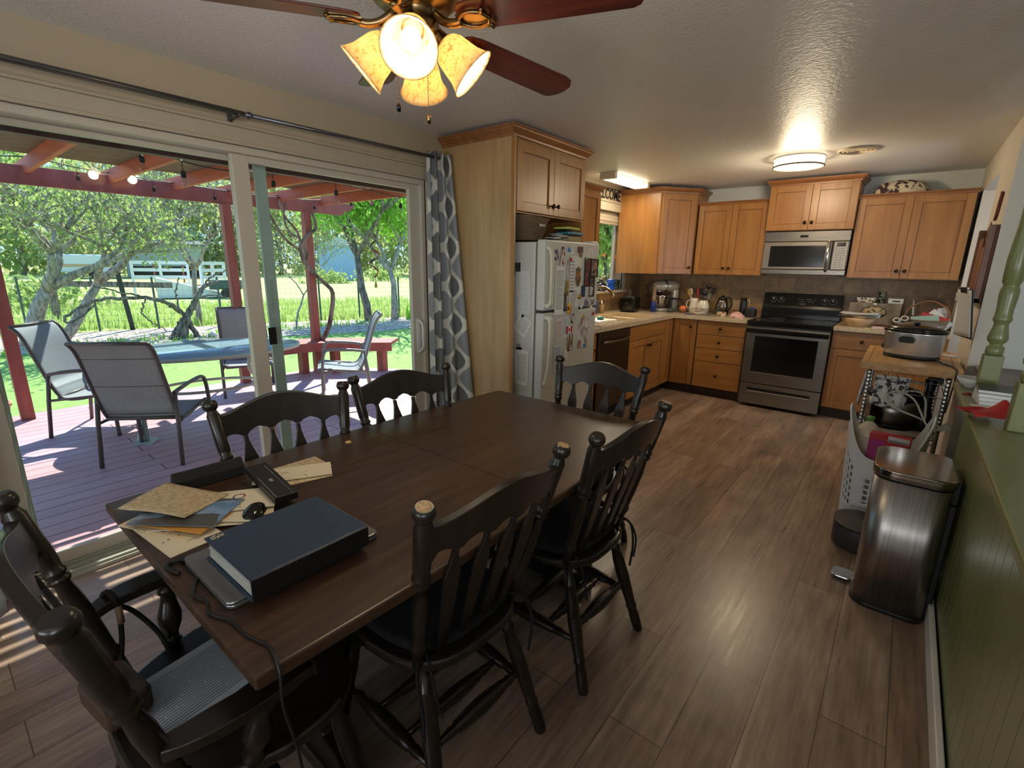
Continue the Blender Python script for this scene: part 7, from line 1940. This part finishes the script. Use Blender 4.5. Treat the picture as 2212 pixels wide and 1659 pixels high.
tree('tree', 'bright green leafy tree at the right side of the glass door view', -13.0, 10.0, 4.7, 0.12, 15, (0, 0.05), 5, M_LEAFG, 9500, 0.075, 0.32, M_BARKL, first=0.34)
tree('tree', 'thin bare sapling between the pergola posts', -12.9, 6.6, 3.4, 0.03, 25, (0, 0.05), 4, M_LEAFY, 900, 0.035, 0.2, M_BARKL, first=0.3)
tree('tree', 'green tree outside the kitchen window', -7.4, 13.2, 5.0, 0.11, 31, (0, 0), 5, M_LEAF, 7000, 0.09, 0.4, M_BARK, first=0.25)
tree('tree', 'second leafy tree farther off outside the kitchen window', -10.5, 19.5, 6.0, 0.13, 35, (0, 0), 5, M_LEAF, 6000, 0.12, 0.5, M_BARK, first=0.25)
# gnarled vine stump
t = thing('grapevine', 'gnarled grey grapevine with a thick stump and looping canes in the mulch bed', 'vine', (-13.1, 3.95, G))
b = MB()
for pts, r0, r1 in (
    ([(0, 0, 0), (0.05, 0.05, 0.3), (0.0, 0.18, 0.55), (0.05, 0.35, 0.85), (0.0, 0.55, 1.15), (0.0, 0.9, 1.3)], 0.11, 0.03),
    ([(0.1, -0.25, 0.0), (0.05, -0.1, 0.25), (0.05, 0.1, 0.5)], 0.07, 0.05),
    ([(0, 0.30, 0.0), (0.0, 0.2, 0.3), (0.0, 0.1, 0.5)], 0.06, 0.05),
    ([(0, 0.1, 0.5), (0.1, -0.1, 0.75), (0.1, -0.5, 0.95), (0.1, -1.1, 0.98), (0.1, -1.6, 0.92), (0.1, -2.0, 0.65), (0.1, -1.9, 0.55), (0.1, -1.5, 0.85)], 0.045, 0.02),
    ([(0, 0.0, 0.6), (0.1, -0.3, 0.85), (0.1, -0.7, 1.0), (0.1, -1.2, 1.15), (0.1, -1.5, 1.25)], 0.03, 0.012),
    ([(0, 0.5, 1.1), (0.0, 0.7, 1.35), (0, 1.0, 1.5), (0, 1.3, 1.6)], 0.025, 0.01),
    ([(0, 0.4, 0.95), (0.0, 0.9, 0.95), (0, 1.4, 0.75)], 0.02, 0.01),
    ([(0, 0.0, 0.7), (0.0, 0.0, 1.1), (0, 0.1, 1.4)], 0.02, 0.01),
    ([(0, -0.6, 0.95), (0.0, -0.7, 0.6), (0, -0.3, 0.2)], 0.018, 0.01)):
    P, r_ = limb(pts, r0, r1)
    P = [p + Vector((random.gauss(0, 0.012), random.gauss(0, 0.012), random.gauss(0, 0.012))) for p in P]
    b.tube(P, r_, 8)
b.build('woody_stems', M_BARK, t)
tag(MB().ball((0, 0, 0.05), 0.13, 10, (1, 0.8, 0.6)).build('stone', mat('pale_stone', C(196, 190, 180), 0.8), loc=(-12.85, 4.5, G)), 'pale stone beside the grapevine stump', 'stone')
# background tree line
random.seed(77)
spots = []
for i in range(34):
    u = i / 33
    ang = R(176 - 96 * u)       # direction from the door, from straight out to the right
    d = random.uniform(66, 86) if u < 0.6 else random.uniform(38, 62)
    spots.append((-3 + d * math.cos(ang), 0 + d * math.sin(ang) * 1.0, (random.uniform(12, 17) if u < 0.55 else random.uniform(8.5, 12)), random.choice((0, 0, 1, 2))))
BM = [M_LEAFY, M_LEAF, mat('grey_green_distant_leaves', C(150, 162, 118), 0.8, fn=speck(C(118, 134, 90), C(176, 184, 140), 3, 4))]
BL = ['hazy yellow-green tree in the distant tree line', 'mid-green tree in the distant tree line', 'grey-green tree in the distant tree line']
for i, (x, y, h, k) in enumerate(spots):
    rnd = random.Random(500 + i)
    t = thing('distant_tree', BL[k], 'tree', (x, y, G)); t['group'] = 'distant trees: ' + BL[k].split(' ')[0]
    cs = [(rnd.gauss(0, 2.0), rnd.gauss(0, 2.4), h * 0.04 + h * 0.9 * rnd.random()) for _ in range(30)]
    leaves_mesh(cs, 2300, 1.2, 0.36, rnd).build('foliage', BM[k], t)
    b = MB().tube([(0, 0, 0), (0.1, 0, h * 0.4), (0, 0.1, h * 0.75)], [0.3, 0.2, 0.08], 6)
    for q in range(5):
        c = cs[q]
        b.tube([(0.05, 0, h * 0.3), (c[0] * 0.5, c[1] * 0.5, c[2] * 0.8), c], [0.12, 0.08, 0.03], 5)
    b.build('trunk_and_branches', M_BARKL, t)
# shrubs on the field edge
for i, (x, y, s, lb) in enumerate(((-40, 24, 1.0, 'low round shrub left of the pale blue shed'), (-42, 31.5, 1.2, 'low round shrub right of the pale blue shed'), (-24, 3.2, 0.9, 'leafy shrub at the left of the field'))):
    rnd = random.Random(900 + i)
    t = thing('shrub', lb, 'shrub', (x, y, G))
    leaves_mesh([(rnd.gauss(0, s * .7), rnd.gauss(0, s * .9), s * rnd.random()) for _ in range(12)], 900, 0.35 * s, 0.14, rnd).build('foliage', M_LEAF, t)
# fences
t = thing('pasture_gate_rail', 'weathered timber rail fence panel behind the mulch bed', 'fence', (0, 0, 0))
pts = [(-19.5, 2.75), (-17.2, 4.95)]
MB().box(-19.62, -19.45, 2.66, 2.84, G, 0.92).build('timber_post', M_BARK, t)
a = Vector((-19.5, 2.75)); b2 = Vector((-16.9, 5.0))
dv = (b2 - a)
MB().box(0, dv.length, -0.04, 0.04, 0.62, 0.78, T((a.x, a.y, 0)) @ Matrix.Rotation(math.atan2(dv.y, dv.x), 4, 'Z')).build('top_rail', M_BARK, t)
FP = [(-16.6, 0.4), (-16.2, 1.7), (-15.7, 2.95), (-15.3, 4.1), (-14.9, 5.5), (-14.5, 6.9), (-14.2, 8.1), (-13.9, 9.3), (-13.5, 10.6), (-13.2, 12.0)]
t = thing('wire_fence', 'thin wire fence on green steel posts behind the mulch bed', 'fence', (0, 0, 0))
for i, (x, y) in enumerate(FP):
    MB().box(x - 0.02, x + 0.02, y - 0.02, y + 0.02, G, G + 1.35).build('steel_post', mat('green_steel_post', C(72, 92, 86), 0.5), t)
b = MB()
for zz in range(8):
    for i in range(len(FP) - 1):
        b.tube([(FP[i][0], FP[i][1], G + 0.1 + 0.15 * zz), (FP[i + 1][0], FP[i + 1][1], G + 0.1 + 0.15 * zz)], 0.003, 3)
for i in range(len(FP) - 1):
    n_ = 9
    for k in range(n_):
        q = k / n_
        x = FP[i][0] * (1 - q) + FP[i + 1][0] * q; y = FP[i][1] * (1 - q) + FP[i + 1][1] * q
        b.tube([(x, y, G + 0.1), (x, y, G + 1.15)], 0.002, 3)
b.build('wire_mesh', mat('galvanised_wire', C(150, 156, 150), 0.5, 0.6), t)
tag(MB().tube([(-15.5, 3.58, G), (-15.5, 3.44, 1.35), (-15.5, 3.36, 1.42)], 0.055, 10).build('leaning_post', mat('dark_green_post', C(44, 60, 56), 0.6)), 'dark leaning garden post behind the patio table', 'post')
# buildings
def along(x, y, rot, L): return T((x, y, G)) @ Matrix.Rotation(R(rot), 4, 'Z')
t = thing('barn', 'long low grey corrugated barn with open bays beyond the pasture', 'barn', (-58, 17.0, G), R(75))
MB().box(-3.2, 3.2, 0, 5, 1.1, 3.2).box(-3.2, -2.9, 0, 5, 0, 1.1).box(2.9, 3.2, 0, 5, 0, 1.1).box(-3.2, 3.2, 4.8, 5, 0, 1.1).build('walls', mat('corrugated_grey', C(150, 158, 152), 0.6, fn=lambda n, b: setin(n, b, 'Base Color', n.ramp(n.new('TexWave', Vector=n.coord('Object'), Scale=2.2).outputs[0], [(0.3, C(132, 142, 136)), (0.7, C(172, 178, 170))]))), t)
MB().prism([(-0.5, 3.15), (5.3, 3.7), (5.3, 3.85), (-0.5, 3.3)], -3.5, 3.5, Matrix(((0, 0, 1, 0), (1, 0, 0, 0), (0, 1, 0, 0), (0, 0, 0, 1)))).build('roof', mat('dark_roof_sheet', C(90, 100, 100), 0.5), t)
t = thing('shed', 'pale blue garden shed far across the pasture', 'shed', (-46, 28.8, G), R(62))
MB().box(-1.9, 1.9, 0, 3, 0, 3.4).build('walls', mat('pale_blue_siding', C(156, 186, 216), 0.6), t)
MB().prism([(-2.1, 3.4), (0, 4.3), (2.1, 3.4)], -0.2, 3.2, Matrix(((1, 0, 0, 0), (0, 0, 1, 0), (0, 1, 0, 0), (0, 0, 0, 1)))).build('roof', mat('pale_roof', C(190, 196, 196), 0.6), t)
t = thing('trailer', 'white and tan camping trailer half hidden behind the branches', 'trailer', (-58, 10.8, G), R(80))
MB().box(-2.0, 2.4, 0, 2.4, 0.5, 2.1).build('body', mat('trailer_white', C(206, 212, 212), 0.4), t, bevel=0.15, seg=3)
MB().box(-2.01, 2.41, -0.02, 0.0, 1.0, 1.25).build('stripe', mat('trailer_tan', C(196, 160, 120), 0.5), t)
for q in (-0.6, 0.4):
    MB().lathe([(0.36, 0), (0.36, 0.2)], 16, T((q, 0.1, 0.36)) @ RX90).build('wheel', M_BLACK, t)
M_WP = mat('white_fence_paint', C(222, 224, 220), 0.5)
for (x, y, rot, L, lb) in ((-29.0, 8.2, 64, 2.3, 'white three-rail corral fence panel left of the loading ramp'), (-28.0, 10.2, 120, 1.6, 'white sloping corral panel right of the loading ramp')):
    t = thing('corral_fence', lb, 'fence', (x, y, G), R(rot))
    for z in (0.5, 0.85, 1.2, 1.55):
        MB().box(-L / 2, L / 2, -0.03, 0.03, z, z + 0.16).build('rail', M_WP, t)
    for q in (-L / 2, 0, L / 2):
        MB().box(q - 0.05, q + 0.05, -0.06, 0.06, 0, 1.7).build('post', M_WP, t)
t = thing('loading_ramp', 'white slatted livestock ramp in the pasture', 'ramp', (-27.5, 9.0, G), R(70))
MB().prism([(-1.4, 0), (1.6, 0), (1.6, 0.1), (-1.4, 0.95)], -0.5, 0.5, RX90).build('deck', M_WP, t)
t = thing('red_pipe_gate', 'small rust red pipe gate before the barn', 'gate', (-33.5, 10.6, G), R(66))
b = MB()
for z in (0.3, 0.7, 1.2, 1.6):
    b.tube([(-1.4, 0, z), (1.4, 0, z)], 0.04, 6)
for q in (-1.4, 0, 1.4):
    b.tube([(q, 0, 0), (q, 0, 1.6)], 0.045, 6)
b.build('pipes', mat('rust_pipe', C(160, 84, 70), 0.6), t)
t = thing('utility_trailer', 'small dark utility trailer in the grass beside the pale tree', 'trailer', (-26.5, 10.2, G), R(60))
MB().box(-0.7, 0.7, -0.4, 0.4, 0.4, 0.85).build('box', mat('dark_teal_metal', C(60, 84, 80), 0.5), t, bevel=0.03)
for q in (-0.42, 0.42):
    MB().lathe([(0.22, -0.05), (0.22, 0.05)], 14, T((0, q, 0.22)) @ RX90).build('wheel', M_BLACK, t)
# daylily clump near the bright tree
t = blades('daylily_clump', 'clump of long green daylily leaves at the foot of the bright green tree', 'plant', 150, ar(-12.8, -12.3, 10.3, 10.9), 0.35, 0.7, M_LEAFG, kind='stuff')
blades('border_plants', 'scattered small green plants in the mulch bed', 'plants', 900, ar(-13.6, -12.4, -3, 9.5), 0.04, 0.16, M_LEAFG, kind='stuff')
